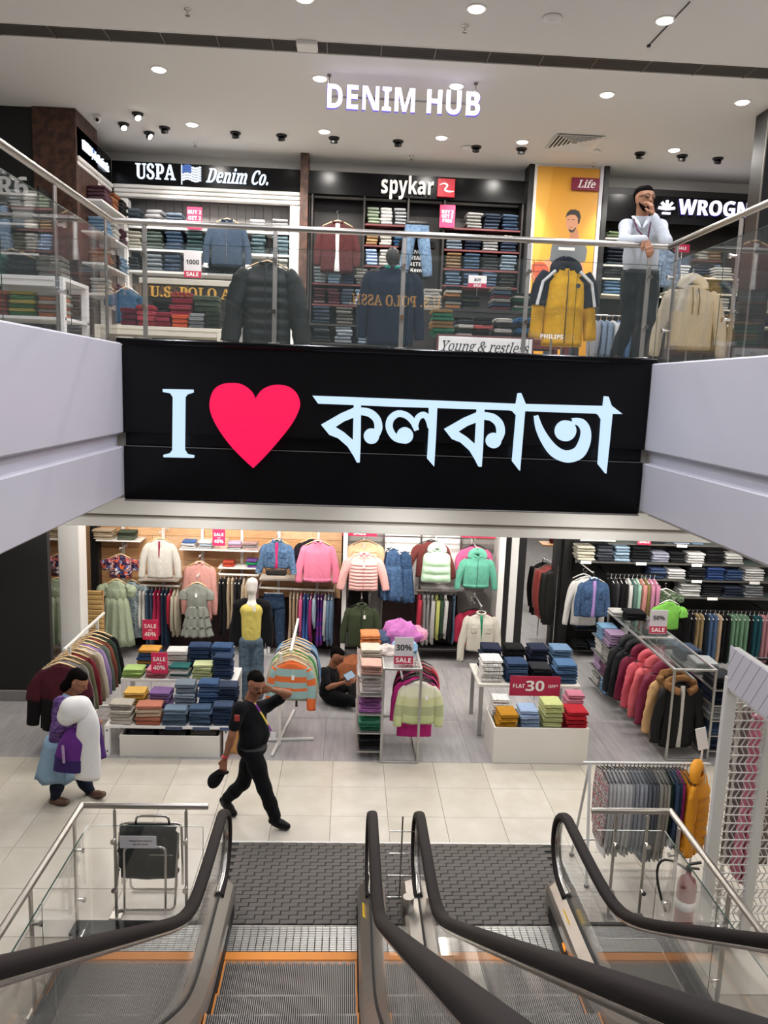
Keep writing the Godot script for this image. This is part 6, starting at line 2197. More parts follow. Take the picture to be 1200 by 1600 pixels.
	upper_garment("sweatshirt", "black sweatshirt half hidden behind the bubblegum pink one", "sweatshirt", Vector3(-0.542, 1.968, -12.32), {"w": 0.46, "len": 0.56, "depth": 0.12, "m": fab("222026"), "sleeve": 0.5, "spread": 0.06, "hanger": "wood"})
	arm(Vector3(-0.448, 1.983, -12.05) + Vector3(0, 0.11, -0.02), zw + 0.02, "the pink sweatshirt")
	# rails of side-hung clothes
	var rails := [[Vector3(-3.352, 1.134, -12.32), Vector3(-2.692, 1.13, -12.32), "under the cream jacket shelf"], [Vector3(-2.061, 1.35, -12.32), Vector3(-1.427, 1.345, -12.32), "under the low shelf of red tops"], [Vector3(-1.404, 1.14, -12.32), Vector3(-0.176, 1.117, -12.32), "under the long white shelf"]]
	for e in rails:
		wall_rail(e[0], e[1], e[2], wm)
	rail_row(rails[0][0], rails[0][1], [["blouse", "white", fab("e6e2da"), "dress", 0.62, 2], ["jeans", "mid blue", fab("46658c", "denim"), "trouser", 0.95, 2], ["dress", "raspberry", fab("c21f4f"), "dress", 0.75, 2], ["jeans", "deep blue", fab("2c4870", "denim"), "trouser", 0.95, 2], ["top", "scarlet", fab("bf2138"), "top", 0.6, 1], ["cardigan", "cream", fab("d9cfb6"), "top", 0.75, 2]], "under the cream jacket")
	rail_row(rails[1][0], rails[1][1], [["trousers", "black", fab("1b1a1c"), "trouser", 0.95, 2], ["trousers", "sand", fab("cdb596"), "trouser", 0.85, 2], ["trousers", "charcoal", fab("2a2a2e"), "trouser", 0.95, 2], ["top", "sand", fab("c9b193"), "top", 0.7, 3], ["top", "blush", fab("d8a8a4"), "top", 0.7, 1]], "under the red tops")
	trousers("jeans", "dark blue jeans clipped on the rail beside the mannequin", "jeans", rails[2][0] + Vector3(0.24, -0.1, 0.0), 0.36, 0.9, fab("2f4a6e", "denim"), "clear")
	rail_row(rails[2][0].lerp(rails[2][1], 0.4), rails[2][1], [["trousers", "sand", fab("d2b798"), "trouser", 0.85, 3], ["top", "hot pink", fab("ee5f9a"), "top", 0.72, 1], ["dress", "cobalt", fab("3f6fc0"), "dress", 0.85, 2], ["top", "magenta", fab("a3286e"), "top", 0.8, 1], ["top", "pale blue", fab("b5cbe0"), "top", 0.55, 1], ["dress", "purple printed", pattern("purple print", "blotch", ["3a2a78", "a3266a", "54409a"]), "dress", 0.85, 2], ["shirt", "white", fab("dfe2e8"), "top", 0.78, 1], ["shirt", "sky blue", fab("7fa6cc", "denim"), "top", 0.85, 2]], "under the pink sweatshirt")


func middle_wall() -> void:
	var wm: Material = mats["white metal"]
	var zw := -12.65
	var wn := struct_node("wall_slat", "white and grey wall bays behind the quilted jackets")
	obj("end_panel", one_box(Vector3(-0.01, 1.7, -12.4), Vector3(0.07, 3.3, 0.5), 0.004), mats["white board"], wn)
	obj("end_panel", one_box(Vector3(2.55, 1.7, -12.4), Vector3(0.1, 3.3, 0.5), 0.004), mats["white board"], wn)
	obj("back_panel", one_box(Vector3(0.32, 1.7, zw + 0.01), Vector3(0.6, 3.3, 0.02)), mat("bay grey", "8a8784", 0.7), wn)
	obj("back_panel", one_box(Vector3(1.3, 2.15, zw + 0.01), Vector3(1.3, 2.3, 0.02)), mats["white board"], wn)
	obj("back_panel", one_box(Vector3(2.22, 1.7, zw + 0.01), Vector3(0.56, 3.3, 0.02)), mats["bay grey"], wn)
	for x in [0.63, 1.26, 1.93]:
		obj("upright", one_box(Vector3(x, 1.7, zw + 0.05), Vector3(0.03, 3.3, 0.03)), mats["dull steel"], wn)
	obj("crossbar", one_box(Vector3(1.3, Vector3(1.467, 2.019, -12.4).y + 0.02, -12.42), Vector3(2.5, 0.02, 0.02)), mats["bright steel"], wn)
	obj("shelf_board", one_box(Vector3(1.62, Vector3(1.507, 1.159, -12.4).y + 0.03, -12.45), Vector3(0.72, 0.03, 0.36)), mats["bay grey"], wn)
	for e in [[Vector3(0.214, 2.119, -12.2), 0.56], [Vector3(2.151, 2.142, -12.2), 0.56]]:
		var t := thing("header_sign", "red header strip over the " + ("blush quilted jacket" if e[0].x < 1 else "sea green hoodie"), "sign", e[0])
		obj("board", one_box(Vector3.ZERO, Vector3(e[1], 0.1, 0.01)), mats["sale red"], t)
		obj("clip", one_box(Vector3(0, 0.07, -0.2), Vector3(0.03, 0.03, 0.42)), mats["bright steel"], t)
		letters("lettering", "SALE", 0.05, 0.2, Vector3(0, 0, 0.007), mats["print white"], t, 0.003)
	var put := func(called: String, label: String, cat: String, at: Vector3, p: Dictionary) -> void:
		upper_garment(called, label, cat, at, p)
		arm(at + Vector3(0, p.get("hook", 0.12) - 0.01, -0.02), zw + 0.02, "the " + label.split(" hung")[0].split(" with")[0])
	put.call("puffer_jacket", "beige quilted jacket behind the blush one", "jacket", Vector3(0.316, 1.948, -12.38), {"w": 0.46, "len": 0.62, "depth": 0.14, "m": fab("d8b48c", "puffer"), "sleeve": 0.6, "spread": 0.14, "r0": 0.095, "r1": 0.06, "quilt": 0.06, "hanger": "wood"})
	put.call("puffer_jacket", "blush pink quilted jacket with tag", "jacket", Vector3(0.292, 1.816, -12), {"w": 0.46, "len": 0.58, "depth": 0.2, "m": fab("e0a7a2", "puffer"), "sleeve": 0.58, "spread": 0.17, "r0": 0.095, "r1": 0.065, "quilt": 0.055, "collar": fab("e9a0b0", "puffer"), "zip": fab("d39490"), "tag": true, "tag_x": 0.0, "hanger": "clear"})
	trousers("trousers", "black trousers hung under the blush quilted jacket", "trousers", Vector3(0.225, 1.122, -12.3), 0.34, 0.7, fab("201f20"), "black")
	put.call("jacket", "dark olive field jacket with tag", "jacket", Vector3(0.277, 0.995, -11.95), {"w": 0.42, "len": 0.68, "depth": 0.2, "m": fab("3d4630"), "sleeve": 0.64, "spread": 0.1, "r0": 0.09, "collar": fab("3d4630"), "tag": true, "tag_x": 0.05, "hanger": "black", "zip": mats["black metal"]})
	var dp := [Vector3(0.766, 1.891, -12.1), Vector3(0.748, 1.865, -12.32), Vector3(0.962, 1.832, -12.2)]
	for k in 3:
		upper_garment("dungarees", ["washed blue denim dungaree dress by the white tops", "dark denim dungarees behind the washed dungaree dress", "blue denim dungarees beside the burgundy fleece"][k], "dungarees", dp[k], {"w": 0.22, "len": 0.3, "depth": 0.1, "m": fab(["4a74a8", "2f4564", "3f6798"][k], "denim"), "hem": 0.26, "fold": 0.12, "waves": 7.0, "skirt": {"len": 0.55, "w": 0.4, "waves": 8.0}, "hanger": "clear", "pockets": fab("4268a0", "denim")})
	rail_row(Vector3(0.685, 1.9, -12.35), Vector3(0.79, 1.903, -12.35), [["top", "white", fab("e2e0de"), "top", 0.7, 2]], "at the denim dungarees")
	put.call("fleece_jacket", "burgundy fleece jacket behind the mint vest", "jacket", Vector3(1.4, 1.982, -12.36), {"w": 0.46, "len": 0.6, "depth": 0.12, "m": fab("7a3b38"), "sleeve": 0.62, "spread": 0.2, "r0": 0.085, "hanger": "black"})
	put.call("puffer_vest", "mint green quilted sleeveless vest", "vest", Vector3(1.459, 1.921, -12), {"w": 0.44, "len": 0.52, "depth": 0.24, "m": fab("b5d8b6", "puffer"), "hem": 0.48, "quilt": 0.13, "collar": fab("b5c9b8", "puffer"), "hood": fab("b0c2b6", "puffer"), "hanger": "black", "hook": 0.16})
	put.call("hoodie", "hot pink hooded top behind the sea green one", "sweatshirt", Vector3(2.125, 1.927, -12.36), {"w": 0.44, "len": 0.5, "depth": 0.12, "m": fab("df5f92"), "sleeve": 0.4, "spread": 0.05, "hanger": "black"})
	put.call("hoodie", "sea green zip hooded top", "sweatshirt", Vector3(2.114, 1.844, -12), {"w": 0.42, "len": 0.52, "depth": 0.18, "m": fab("5fae94"), "sleeve": 0.56, "spread": 0.12, "r0": 0.09, "collar": fab("6ab89e"), "hood": fab("64b298"), "zip": mats["black metal"], "zip_r": 0.003, "hanger": "black", "hemband": fab("569f87")})
	# rail between
	wall_rail(Vector3(1.2, 1.162, -12.32), Vector3(1.851, 1.157, -12.32), "under the mint vest", mats["bright steel"])
	rail_row(Vector3(1.211, 1.163, -12.32), Vector3(1.851, 1.157, -12.32), [["hoodie", "red", fab("d63048"), "top", 0.72, 1], ["sweatpants", "light grey", fab("bfbfbf"), "trouser", 0.85, 2], ["hoodie", "pale grey", fab("d2d0cc"), "top", 0.8, 1], ["hoodie", "lime", fab("d8dd78"), "top", 0.75, 1], ["hoodie", "forest green", fab("3a5440"), "top", 0.7, 1], ["sweater", "white", fab("e3e1de"), "top", 0.7, 1], ["sweatshirt", "black with a blue patch", fab("1d1d22"), "top", 0.8, 1], ["jeans", "sky blue", fab("6e93b4", "denim"), "trouser", 0.8, 1]], "under the mint vest", "black")
	put.call("hoodie", "raspberry hooded top behind the ivory one", "sweatshirt", Vector3(2.165, 0.851, -12.3), {"w": 0.5, "len": 0.62, "depth": 0.12, "m": fab("c22a4c"), "sleeve": 0.55, "spread": 0.05, "hanger": "black"})
	put.call("knit_jacket", "ivory zip jacket with chest pockets and tag", "jacket", Vector3(2.212, 0.917, -11.9), {"w": 0.44, "len": 0.62, "depth": 0.2, "m": fab("d9d3c4"), "sleeve": 0.8, "spread": 0.12, "r0": 0.09, "r1": 0.06, "collar": fab("d9d3c4"), "pockets": fab("d2ccbc"), "zip": mats["black metal"], "zip_r": 0.003, "hanger": "black", "open": fab("2f9e74"), "open_w": 0.03})
	# dark shoe bench under the rails
	var bn := thing("low_bench", "low black bench under the rail of hoodies", "bench", Vector3(1.62, 0, -12.3))
	obj("seat", one_box(Vector3(0, 0.2, 0), Vector3(0.8, 0.04, 0.36), 0.004), mats["black metal"], bn)
	for x in [-0.36, 0.36]:
		obj("leg", one_box(Vector3(x, 0.09, 0), Vector3(0.04, 0.18, 0.34)), mats["black metal"], bn)


func right_wall() -> void:
	var zw := -12.95
	var zf := -12.5
	var gl := mat("shelf glass", Color(0.6, 0.68, 0.66, 0.25), 0.05)
	gl.transparency = BaseMaterial3D.TRANSPARENCY_ALPHA
	var ys := [Vector3(5.609, 2.016, -12.5).y, Vector3(4.978, 1.689, -12.5).y, Vector3(5.669, 1.406, -12.5).y, Vector3(6.371, 1.108, -12.5).y]
	var xa := [4.4, 3.95, 5.1, 5.55]
	for k in 4:
		shelf("glass wall shelf of folded tops, %s from the top" % NTH[k], xa[k], 8.2, ys[k], zw, zf, gl, mats["dull steel"])
	var rows := [
		[[[5.274, 1.996, -12.5, 0.263, 0.121], "charcoal", "33363a"], [[5.67, 1.996, -12.5, 0.286, 0.143], "pale blue", "a7b4c6"], [[5.952, 1.992, -12.5, 0.232, 0.132], "sky blue", "7fa6cf"]],
		[[[4.049, 1.697, -12.5, 0.338, 0.253], "cream", "e6e0cc"], [[4.383, 1.695, -12.5, 0.284, 0.264], "charcoal", "3a3f49"], [[4.673, 1.703, -12.5, 0.274, 0.265], "pale blue", "96b5d0"], [[4.998, 1.701, -12.5, 0.33, 0.265], "black", "1c1c20"], [[5.339, 1.687, -12.5, 0.298, 0.177], "lavender", "aeb0c6"], [[5.643, 1.696, -12.5, 0.287, 0.177], "black", "1e1e22"], [[5.959, 1.693, -12.5, 0.321, 0.177], "white", "e6e5e3"], [[6.285, 1.69, -12.5, 0.311, 0.222], "jet", "17171a"], [[6.622, 1.688, -12.5, 0.311, 0.178], "off-white", "dcdbd8"]],
		[[[5.316, 1.408, -12.5, 0.287, 0.178], "navy", "34466e"], [[5.65, 1.405, -12.5, 0.31, 0.167], "white", "e8e8ea"], [[5.987, 1.403, -12.5, 0.3, 0.212], "black", "1b1b1f"], [[6.317, 1.4, -12.5, 0.312, 0.212], "royal blue", "2c4680"], [[6.654, 1.397, -12.5, 0.313, 0.179], "denim blue", "334c7c"], [[7, 1.395, -12.5, 0.358, 0.213], "off-white", "dedddc"]],
		[[[5.906, 1.108, -12.5, 0.39, 0.214], "pale grey", "d2d2d0"], [[6.293, 1.106, -12.5, 0.358, 0.203], "black", "1c1c1f"], [[6.664, 1.104, -12.5, 0.358, 0.192], "navy", "2a3146"], [[7.033, 1.113, -12.5, 0.337, 0.215], "grey", "8d9096"]]]
	for r in 4:
		for c in rows[r].size():
			var e: Array = rows[r][c]
			var pl: Array = e[0]
			pl[1] = ys[r]
			pl[4] = maxf(pl[4], 0.12)
			stack("tshirt", e[1], fab(e[2]), pl, 5 if pl[4] > 0.2 else 4, "%s pile on the %s glass shelf" % [NTH[c], NTH[r]], 0.3)
			if (r + c) % 3 == 1:
				var tg := thing("shelf_tag", "white price ticket under %s pile, %s glass shelf" % [NTH[c], NTH[r]], "price tag", Vector3(pl[0], ys[r] - 0.02, zf + 0.008))
				obj("ticket", one_box(Vector3.ZERO, Vector3(0.18, 0.05, 0.004)), mats["card"], tg)
	sign_card("price_card", "wide white printed card above the charcoal shelf pile", Vector3(4.21, 2.13, -12.45), 0.6, 0.17, mats["white board"], [["BUY 2  BUY 3  BUY 4", 0.03, 0, 0.03, mats["print black"]], ["999  1399  1799", 0.035, 0, -0.035, mats["print black"]]])
	sign_card("sale_sign", "red and white SALE card above the black shelf pile", Vector3(4.998, 2.097, -12.45), 0.23, 0.18, mats["white board"], [["SALE", 0.06, 0, -0.03, mats["print white"]]], 0.02, 0.0, {"y": -0.035, "h": 0.11, "m": mats["sale red"]})
	# rail of jackets along the wall
	var ra := Vector3(4.432, 1.499, -12.4)
	var rb := Vector3(5.243, 1.498, -12.4)
	var rl := thing("clothes_rail", "black wall rail of mixed jackets right of the denim jacket", "clothes rail", Vector3.ZERO)
	obj("bar", one_box((ra + rb) / 2, Vector3(rb.x - ra.x + 0.1, 0.025, 0.025)), mats["black metal"], rl)
	for p in [ra, rb]:
		obj("bracket", one_box(Vector3(p.x, p.y, (p.z + zw) / 2), Vector3(0.02, 0.025, absf(zw - p.z))), mats["black metal"], rl)
	rail_row(ra, rb, [["coat", "black", fab("1a1a1c"), "top", 0.75, 1], ["shirt", "dotted black", fab("3a3a3e"), "top", 0.62, 1], ["coat", "jet", fab("161618"), "top", 0.8, 2], ["sweatshirt", "white", fab("e4e2de"), "top", 0.95, 1], ["sweatshirt", "grey green", fab("5d7d74"), "top", 0.85, 1], ["sweatshirt", "mint", fab("a7d6bf"), "top", 0.9, 1], ["sweatshirt", "salmon", fab("d98f86"), "top", 0.85, 1], ["sweatshirt", "olive", fab("8a7a48"), "top", 0.8, 1], ["sweatshirt", "pink", fab("d58aac"), "top", 0.85, 2]], "right of the denim jacket", "clear")
	upper_garment("denim_jacket", "mid blue denim jacket over a lilac tee beside the aisle", "jacket", Vector3(4.042, 1.502, -12), {"w": 0.4, "len": 0.62, "depth": 0.18, "m": fab("44699a", "denim"), "sleeve": 0.62, "spread": 0.06, "r0": 0.085, "open": fab("b08ad0"), "open_w": 0.04, "collar": fab("44699a", "denim"), "pockets": fab("3c608f", "denim"), "hanger": "clear"})
	upper_garment("jacket", "white jacket just behind the lilac-lined denim jacket", "jacket", Vector3(3.986, 1.467, -12.22), {"w": 0.42, "len": 0.8, "depth": 0.12, "m": fab("e2e0dc"), "sleeve": 0.8, "spread": 0.12, "hanger": "clear"})
	upper_garment("jacket", "black jacket behind the white jacket by the aisle", "jacket", Vector3(4.004, 1.461, -12.42), {"w": 0.4, "len": 0.6, "depth": 0.1, "m": fab("1c1c1f"), "sleeve": 0.5, "spread": 0.04, "hanger": "clear"})
	arm(Vector3(4.042, 1.502, -12) + Vector3(-0.03, 0.11, -0.02), zw + 0.02, "the row of denim, white and black jackets")
	upper_garment("tshirt", "bright lime green tee hung below the glass shelves", "tshirt", Vector3(5.329, 1.157, -12), {"w": 0.36, "len": 0.46, "depth": 0.14, "m": fab("76c04a"), "sleeve": 0.26, "spread": 0.08, "r0": 0.085, "r1": 0.085, "hanger": "clear"})
	arm(Vector3(5.329, 1.157, -12) + Vector3(0, 0.11, -0.02), zw + 0.02, "the lime green tee")
	upper_garment("camouflage_top", "dark green patterned top behind the lime tee", "top", Vector3(5.378, 1.272, -12.3), {"w": 0.4, "len": 0.4, "depth": 0.1, "m": pattern("camo", "blotch", ["4a5a44", "2f3a2c", "7c8a74"]), "sleeve": 0.2, "hanger": "clear"})
	# dark shelves low on the left of this wall
	for k in 2:
		var y: float = [Vector3(4.162, 0.509, -12.4).y, Vector3(4.192, 0.134, -12.4).y][k]
		shelf("dark low shelf of jeans beside the aisle, %s" % ["upper", "lower"][k], 3.95, 4.75, y, zw, -12.45, mats["black metal"])
		for c in 3:
			var q: Array = [["blue", "33507c"], ["black", "1f1f24"], ["navy", "26324c"]][(k + c) % 3]
			stack("jeans", q[0], fab(q[1], "denim"), [4.1 + c * 0.26, y, -12.48, 0.24, 0.1], 3, "%s pile, %s dark shelf by aisle" % [NTH[c], ["upper", "lower"][k]], 0.3)
	# trousers on a rail under the glass shelves
	var ta := Vector3(5.819, 0.902, -12.42)
	var tb := Vector3(7.241, 0.902, -12.42)
	var tr := thing("clothes_rail", "black wall rail of hanging trousers under the glass shelves", "clothes rail", Vector3.ZERO)
	obj("bar", one_box((ta + tb) / 2, Vector3(tb.x - ta.x + 0.4, 0.025, 0.025)), mats["black metal"], tr)
	for p in [ta, tb]:
		obj("bracket", one_box(Vector3(p.x, p.y, (p.z + zw) / 2), Vector3(0.02, 0.025, absf(zw - p.z))), mats["black metal"], tr)
	rail_row(ta, tb + Vector3(0.2, 0, 0), [["trousers", "black", fab("19191b"), "trouser", 0.84, 2], ["trousers", "khaki", fab("a38a5e"), "trouser", 0.8, 2], ["jeans", "dark navy", fab("1d2838", "denim"), "trouser", 0.85, 1], ["jeans", "blue", fab("4e74a6", "denim"), "trouser", 0.84, 2], ["trousers", "stone", fab("c3a688"), "trouser", 0.84, 1], ["trousers", "jet black", fab("141416"), "trouser", 0.84, 2], ["trousers", "sage green", fab("6f9a78"), "trouser", 0.86, 4], ["trousers", "black", fab("19191b"), "trouser", 0.84, 1], ["trousers", "teal", fab("1f5560"), "trouser", 0.84, 2], ["trousers", "dusty pink", fab("c98a94"), "trouser", 0.84, 2], ["trousers", "ink", fab("20222c"), "trouser", 0.84, 2]], "under the glass shelves", "clear")
	# coats on a rail at the aisle
	var ca := Vector3(3.6, 1.481, -13.6)
	var cb := Vector3(3.716, 1.39, -12.95)
	var cr := thing("clothes_rail", "steel floor rail of dark coats in the aisle", "clothes rail", Vector3.ZERO)
	var bar := MB.new()
	bar.tube([ca, Vector3(cb.x, ca.y, cb.z)], 0.013, 8)
	obj("bar", bar, mats["bright steel"], cr)
	for p in [ca, Vector3(cb.x, ca.y, cb.z)]:
		var lg := MB.new()
		lg.tube([p, Vector3(p.x, 0, p.z)], 0.013, 8)
		obj("leg", lg, mats["bright steel"], cr)
	rail_row(ca, Vector3(cb.x, ca.y, cb.z), [["coat", "black with fur collar", fab("211c1c"), "coat", 0.95, 2], ["coat", "taupe", fab("8f7a70"), "coat", 0.95, 1], ["puffer_coat", "brick red", fab("a8433f", "puffer"), "coat", 0.95, 3], ["puffer_coat", "black", fab("1d1e1c", "puffer"), "coat", 1.0, 2]], "in the aisle", "black", 0.5)
	var wsf := thing("wall_shelf", "small wooden shelf of bags high in the aisle", "shelf", Vector3(4.211, 1.472, -15))
	obj("board", one_box(Vector3.ZERO, Vector3(0.6, 0.03, 0.4)), mats["plank 2"], wsf)
	obj("bracket", one_box(Vector3(0.25, 0.1, -0.0), Vector3(0.03, 0.2, 0.38)), mats["black metal"], wsf)
	obj("post", one_box(Vector3(0.28, -0.7, -0.1), Vector3(0.03, 1.4, 0.03)), mats["black metal"], wsf)
	var bg := thing("handbag", "small dark red bag on the wooden aisle shelf", "bag", Vector3(4.211, 1.472, -15) + Vector3(0, 0.016, 0))
	obj("body", one_box(Vector3(0, 0.09, 0), Vector3(0.26, 0.18, 0.12), 0.03), fab("5c2226"), bg)
	var hd := MB.new()
	hd.tube([Vector3(-0.07, 0.17, 0), Vector3(-0.05, 0.26, 0), Vector3(0.05, 0.26, 0), Vector3(0.07, 0.17, 0)], 0.008, 6)
	obj("handle", hd, fab("5c2226"), bg)


func frame_rack(label: String, x0: float, x1: float, z0: float, z1: float, h: float) -> Node3D:
	# box frame of square aluminium tube with a glass top
	var t := thing("frame_rack", label, "display rack", Vector3((x0 + x1) / 2, 0, (z0 + z1) / 2))
	var w := x1 - x0
	var d := absf(z1 - z0)
	var al: Material = mats["aluminium"]
	for sx in [-1.0, 1.0]:
		for sz in [-1.0, 1.0]:
			obj("post", one_box(Vector3(sx * w / 2, h / 2, sz * d / 2), Vector3(0.028, h, 0.028), 0.003), al, t)
		for y in [0.014, h - 0.014]:
			obj("long_bar", one_box(Vector3(sx * w / 2, y, 0), Vector3(0.028, 0.028, d - 0.03), 0.003), al, t)
	for sz in [-1.0, 1.0]:
		for y in [0.014, h - 0.014]:
			obj("cross_bar", one_box(Vector3(0, y, sz * d / 2), Vector3(w - 0.03, 0.028, 0.028), 0.003), al, t)
	obj("cross_bar", one_box(Vector3(0, h - 0.014, 0.0), Vector3(w - 0.03, 0.028, 0.028), 0.003), al, t)
	obj("glass_top", one_box(Vector3(0, h - 0.006, 0), Vector3(w - 0.03, 0.008, d - 0.03)), mats["glass"], t)
	obj("hang_bar", one_box(Vector3(0.0, h - 0.14, 0), Vector3(0.02, 0.02, d - 0.03)), al, t)
	return t


func front_tables() -> void:
	# white two-tier table with jeans
	var cr: Material = mats["white board"]
	var t := thing("tiered_table", "white two-tier table of folded jeans beside the woman", "table", Vector3(-2.07, 0, -9.1))
	obj("lower_top", one_box(Vector3(0, 0.365, 0.14), Vector3(1.46, 0.035, 0.5), 0.004), cr, t)
	obj("upper_top", one_box(Vector3(0.03, 0.735, -0.38), Vector3(1.44, 0.035, 0.46), 0.004), cr, t)
	for sx in [-1.0, 1.0]:
		for z in [0.36, -0.08]:
			obj("leg", one_box(Vector3(sx * 0.7, 0.175, z), Vector3(0.06, 0.35, 0.06), 0.004), cr, t)
		for z in [-0.18, -0.58]:
			obj("leg", one_box(Vector3(sx * 0.69 + 0.03, 0.36, z), Vector3(0.06, 0.72, 0.05), 0.004), cr, t)
		var bt := MB.new()
		for y in [0.06, 0.32]:
			bt.disc_solid(Vector3(sx * 0.7, y, 0.392), Vector3.BACK, 0.01, 0.006, 10)
		obj("bolt_pair", bt, mats["black metal"], t)
	for k in 3:
		var tg := thing("shelf_tag", "blue size ticket on the two-tier table, under %s jeans" % ["washed blue", "mid blue", "dark blue"][k], "price tag", Vector3(-1.98 + k * 0.32, 0.365, -8.7))
		obj("ticket", one_box(Vector3(0, 0, 0.005), Vector3(0.2, 0.04, 0.006)), mat("ticket blue", "3a4a6a", 0.5), tg)
	var bx := thing("storage_box", "long white box under the two-tier table", "box", Vector3(-2.03, 0, -8.95))
	obj("box_front", one_box(Vector3(0, 0.135, 0.25), Vector3(1.18, 0.27, 0.02), 0.003), mats["box white"], bx)
	obj("box_back", one_box(Vector3(0, 0.135, -0.2), Vector3(1.18, 0.27, 0.02), 0.003), mats["box white"], bx)
	for s in [-1.0, 1.0]:
		obj("box_side", one_box(Vector3(s * 0.58, 0.135, 0.025), Vector3(0.02, 0.27, 0.43), 0.003), mats["box white"], bx)
	obj("box_floor", one_box(Vector3(0, 0.01, 0.025), Vector3(1.14, 0.02, 0.43)), mats["box white"], bx)
	for k in 3:
		stack("trousers", ["black", "charcoal", "taupe"][k], fab(["1c1b1d", "39383b", "7d7468"][k]), [-2.4 + k * 0.37, 0.02, -8.75, 0.34, 0.27], 6, "%s pile in the long white box" % NTH[k], 0.34, "soft")
	var lo := [
		[-2.62, 0.3, "sweater", "cream", "ddd2c2", 0.27, 6, -8.72], [-2.3, 0.34, "sweater", "terracotta/terracotta/beige/beige", "", 0.25, 5, -8.72],
		[-1.98, 0.32, "jeans", "washed blue", "7d9cb8", 0.2, 6, -8.72], [-1.68, 0.3, "jeans", "mid blue", "5a80aa", 0.22, 6, -8.72], [-1.42, 0.27, "jeans", "dark blue", "2b456e", 0.26, 6, -8.72]]
	for k in lo.size():
		var e: Array = lo[k]
		var m = [fab("c06a4e"), fab("c06a4e"), fab("d9b698"), fab("dcbc9e")] if e[4] == "" else fab(e[4], "denim" if e[2] == "jeans" else "knit")
		stack(e[2], e[3], m, [e[0], 0.3825, e[7], e[1] - 0.02, e[5]], e[6], "%s front pile, lower tier" % NTH[k], 0.2, "soft")
	var lb := [[-2.5, "mustard", "e0a83f", 0.33, "sweater"], [-2.2, "lilac", "9a72b4", 0.33, "sweater"], [-1.9, "pale blue", "a9bccb", 0.44, "jeans"], [-1.62, "blue", "3f659a", 0.46, "jeans"], [-1.4, "ink blue", "25365a", 0.42, "jeans"]]
	for k in 5:
		stack(lb[k][4], lb[k][1], fab(lb[k][2], "denim" if k > 1 else "knit"), [lb[k][0], 0.3825, -8.93, 0.27, lb[k][3]], 7, "%s back pile, lower tier" % NTH[k], 0.22, "soft")
	var up := [[-2.62, "lime green", "a9cf6a", 0.12, "sweater", 3], [-2.34, "pink", "e08a9a", 0.12, "sweater", 3], [-2.05, "white/teal/white", "", 0.16, "sweater", 5], [-1.76, "pale lime", "cfd89a", 0.19, "sweater", 5], [-1.5, "indigo", "2f4a78", 0.3, "jeans", 6]]
	for k in 5:
		var e: Array = up[k]
		var m = [fab("e3e3df"), fab("2f7a78"), fab("e3e3df")] if e[2] == "" else fab(e[2], "denim" if k == 4 else "knit")
		stack(e[4], e[1], m, [e[0], 0.7525, -9.26, 0.26, e[3]], e[5], "%s front pile, upper tier" % NTH[k], 0.2, "soft")
	var ub := [[-2.48, "navy/mustard", ["3c5486", "3c5486", "d99a3c"], 0.3, "sweater", 6], [-2.12, "white", ["e6e4e0"], 0.3, "sweater", 4], [-1.84, "deep blue", ["2f4f82"], 0.36, "jeans", 6], [-1.55, "bright blue", ["3a66a4"], 0.36, "jeans", 6]]
	for k in 4:
		stack(ub[k][4], ub[k][1], ub[k][2].map(func(c): return fab(c, "denim" if k > 1 else "knit")), [ub[k][0], 0.7525, -9.47, 0.29, ub[k][3]], ub[k][5], "%s back pile, upper tier" % NTH[k], 0.22, "soft")
	sale40("standing before the pink sweaters on the upper tier", Vector3(-2.272, 0.977, -9.22), 0.02)
	sale40("on a tall stem behind the mustard sweater pile", Vector3(-2.514, 1.229, -9.75), -1.0)
	# table with the FLAT 30 OFF sign and the white tub in front
	var p := thing("frame_table", "steel framed table of folded black and blue tops", "table", Vector3(2.43, 0, -9.75))
	for sx in [-1.0, 1.0]:
		for sz in [-0.34, 0.34]:
			obj("leg", one_box(Vector3(sx * 0.62, 0.34, sz), Vector3(0.05, 0.68, 0.05), 0.004), mats["aluminium"], p)
	obj("table_top", one_box(Vector3(0, 0.7, 0), Vector3(1.34, 0.04, 0.76), 0.004), mats["box white"], p)
	var tub := thing("display_tub", "open white tub of bright folded sweaters", "display bin", Vector3(2.43, 0, -8.96))
	obj("tub_front", one_box(Vector3(0, 0.23, 0.3), Vector3(1.16, 0.46, 0.02), 0.004), mats["box white"], tub)
	obj("tub_back", one_box(Vector3(0, 0.23, -0.28), Vector3(1.16, 0.46, 0.02), 0.004), mats["box white"], tub)
	for s in [-1.0, 1.0]:
		obj("tub_side", one_box(Vector3(s * 0.57, 0.23, 0.01), Vector3(0.02, 0.46, 0.56), 0.004), mats["box white"], tub)
	obj("tub_floor", one_box(Vector3(0, 0.3, 0.01), Vector3(1.12, 0.02, 0.56)), mats["box white"], tub)
	var tc := [["mustard yellow", "e09a1f", 0.3, 5], ["powder blue", "9db6da", 0.34, 6], ["pale lime", "cfd58a", 0.44, 7], ["bright red", "d8202e", 0.34, 6]]
	for k in 4:
		stack("sweater", tc[k][0], fab(tc[k][1]), [2.02 + k * 0.275 + (0.03 if k == 3 else 0.0), 0.31, -8.7, 0.26 if k < 3 else 0.28, tc[k][2]], tc[k][3], "%s pile in the white tub" % NTH[k], 0.28, "soft")
	stack("sweater", "rose pink", fab("cf7a92"), [2.93, 0.31, -8.99, 0.24, 0.44], 7, "tall pile behind the red sweaters", 0.22, "soft")
	stack("tshirt", "black and white printed", pattern("mono print", "blotch", ["e6e4e0", "222226", "d8d6d2"]), [1.99, 0.31, -9.0, 0.24, 0.36], 6, "pile behind the mustard sweaters", 0.22, "soft")
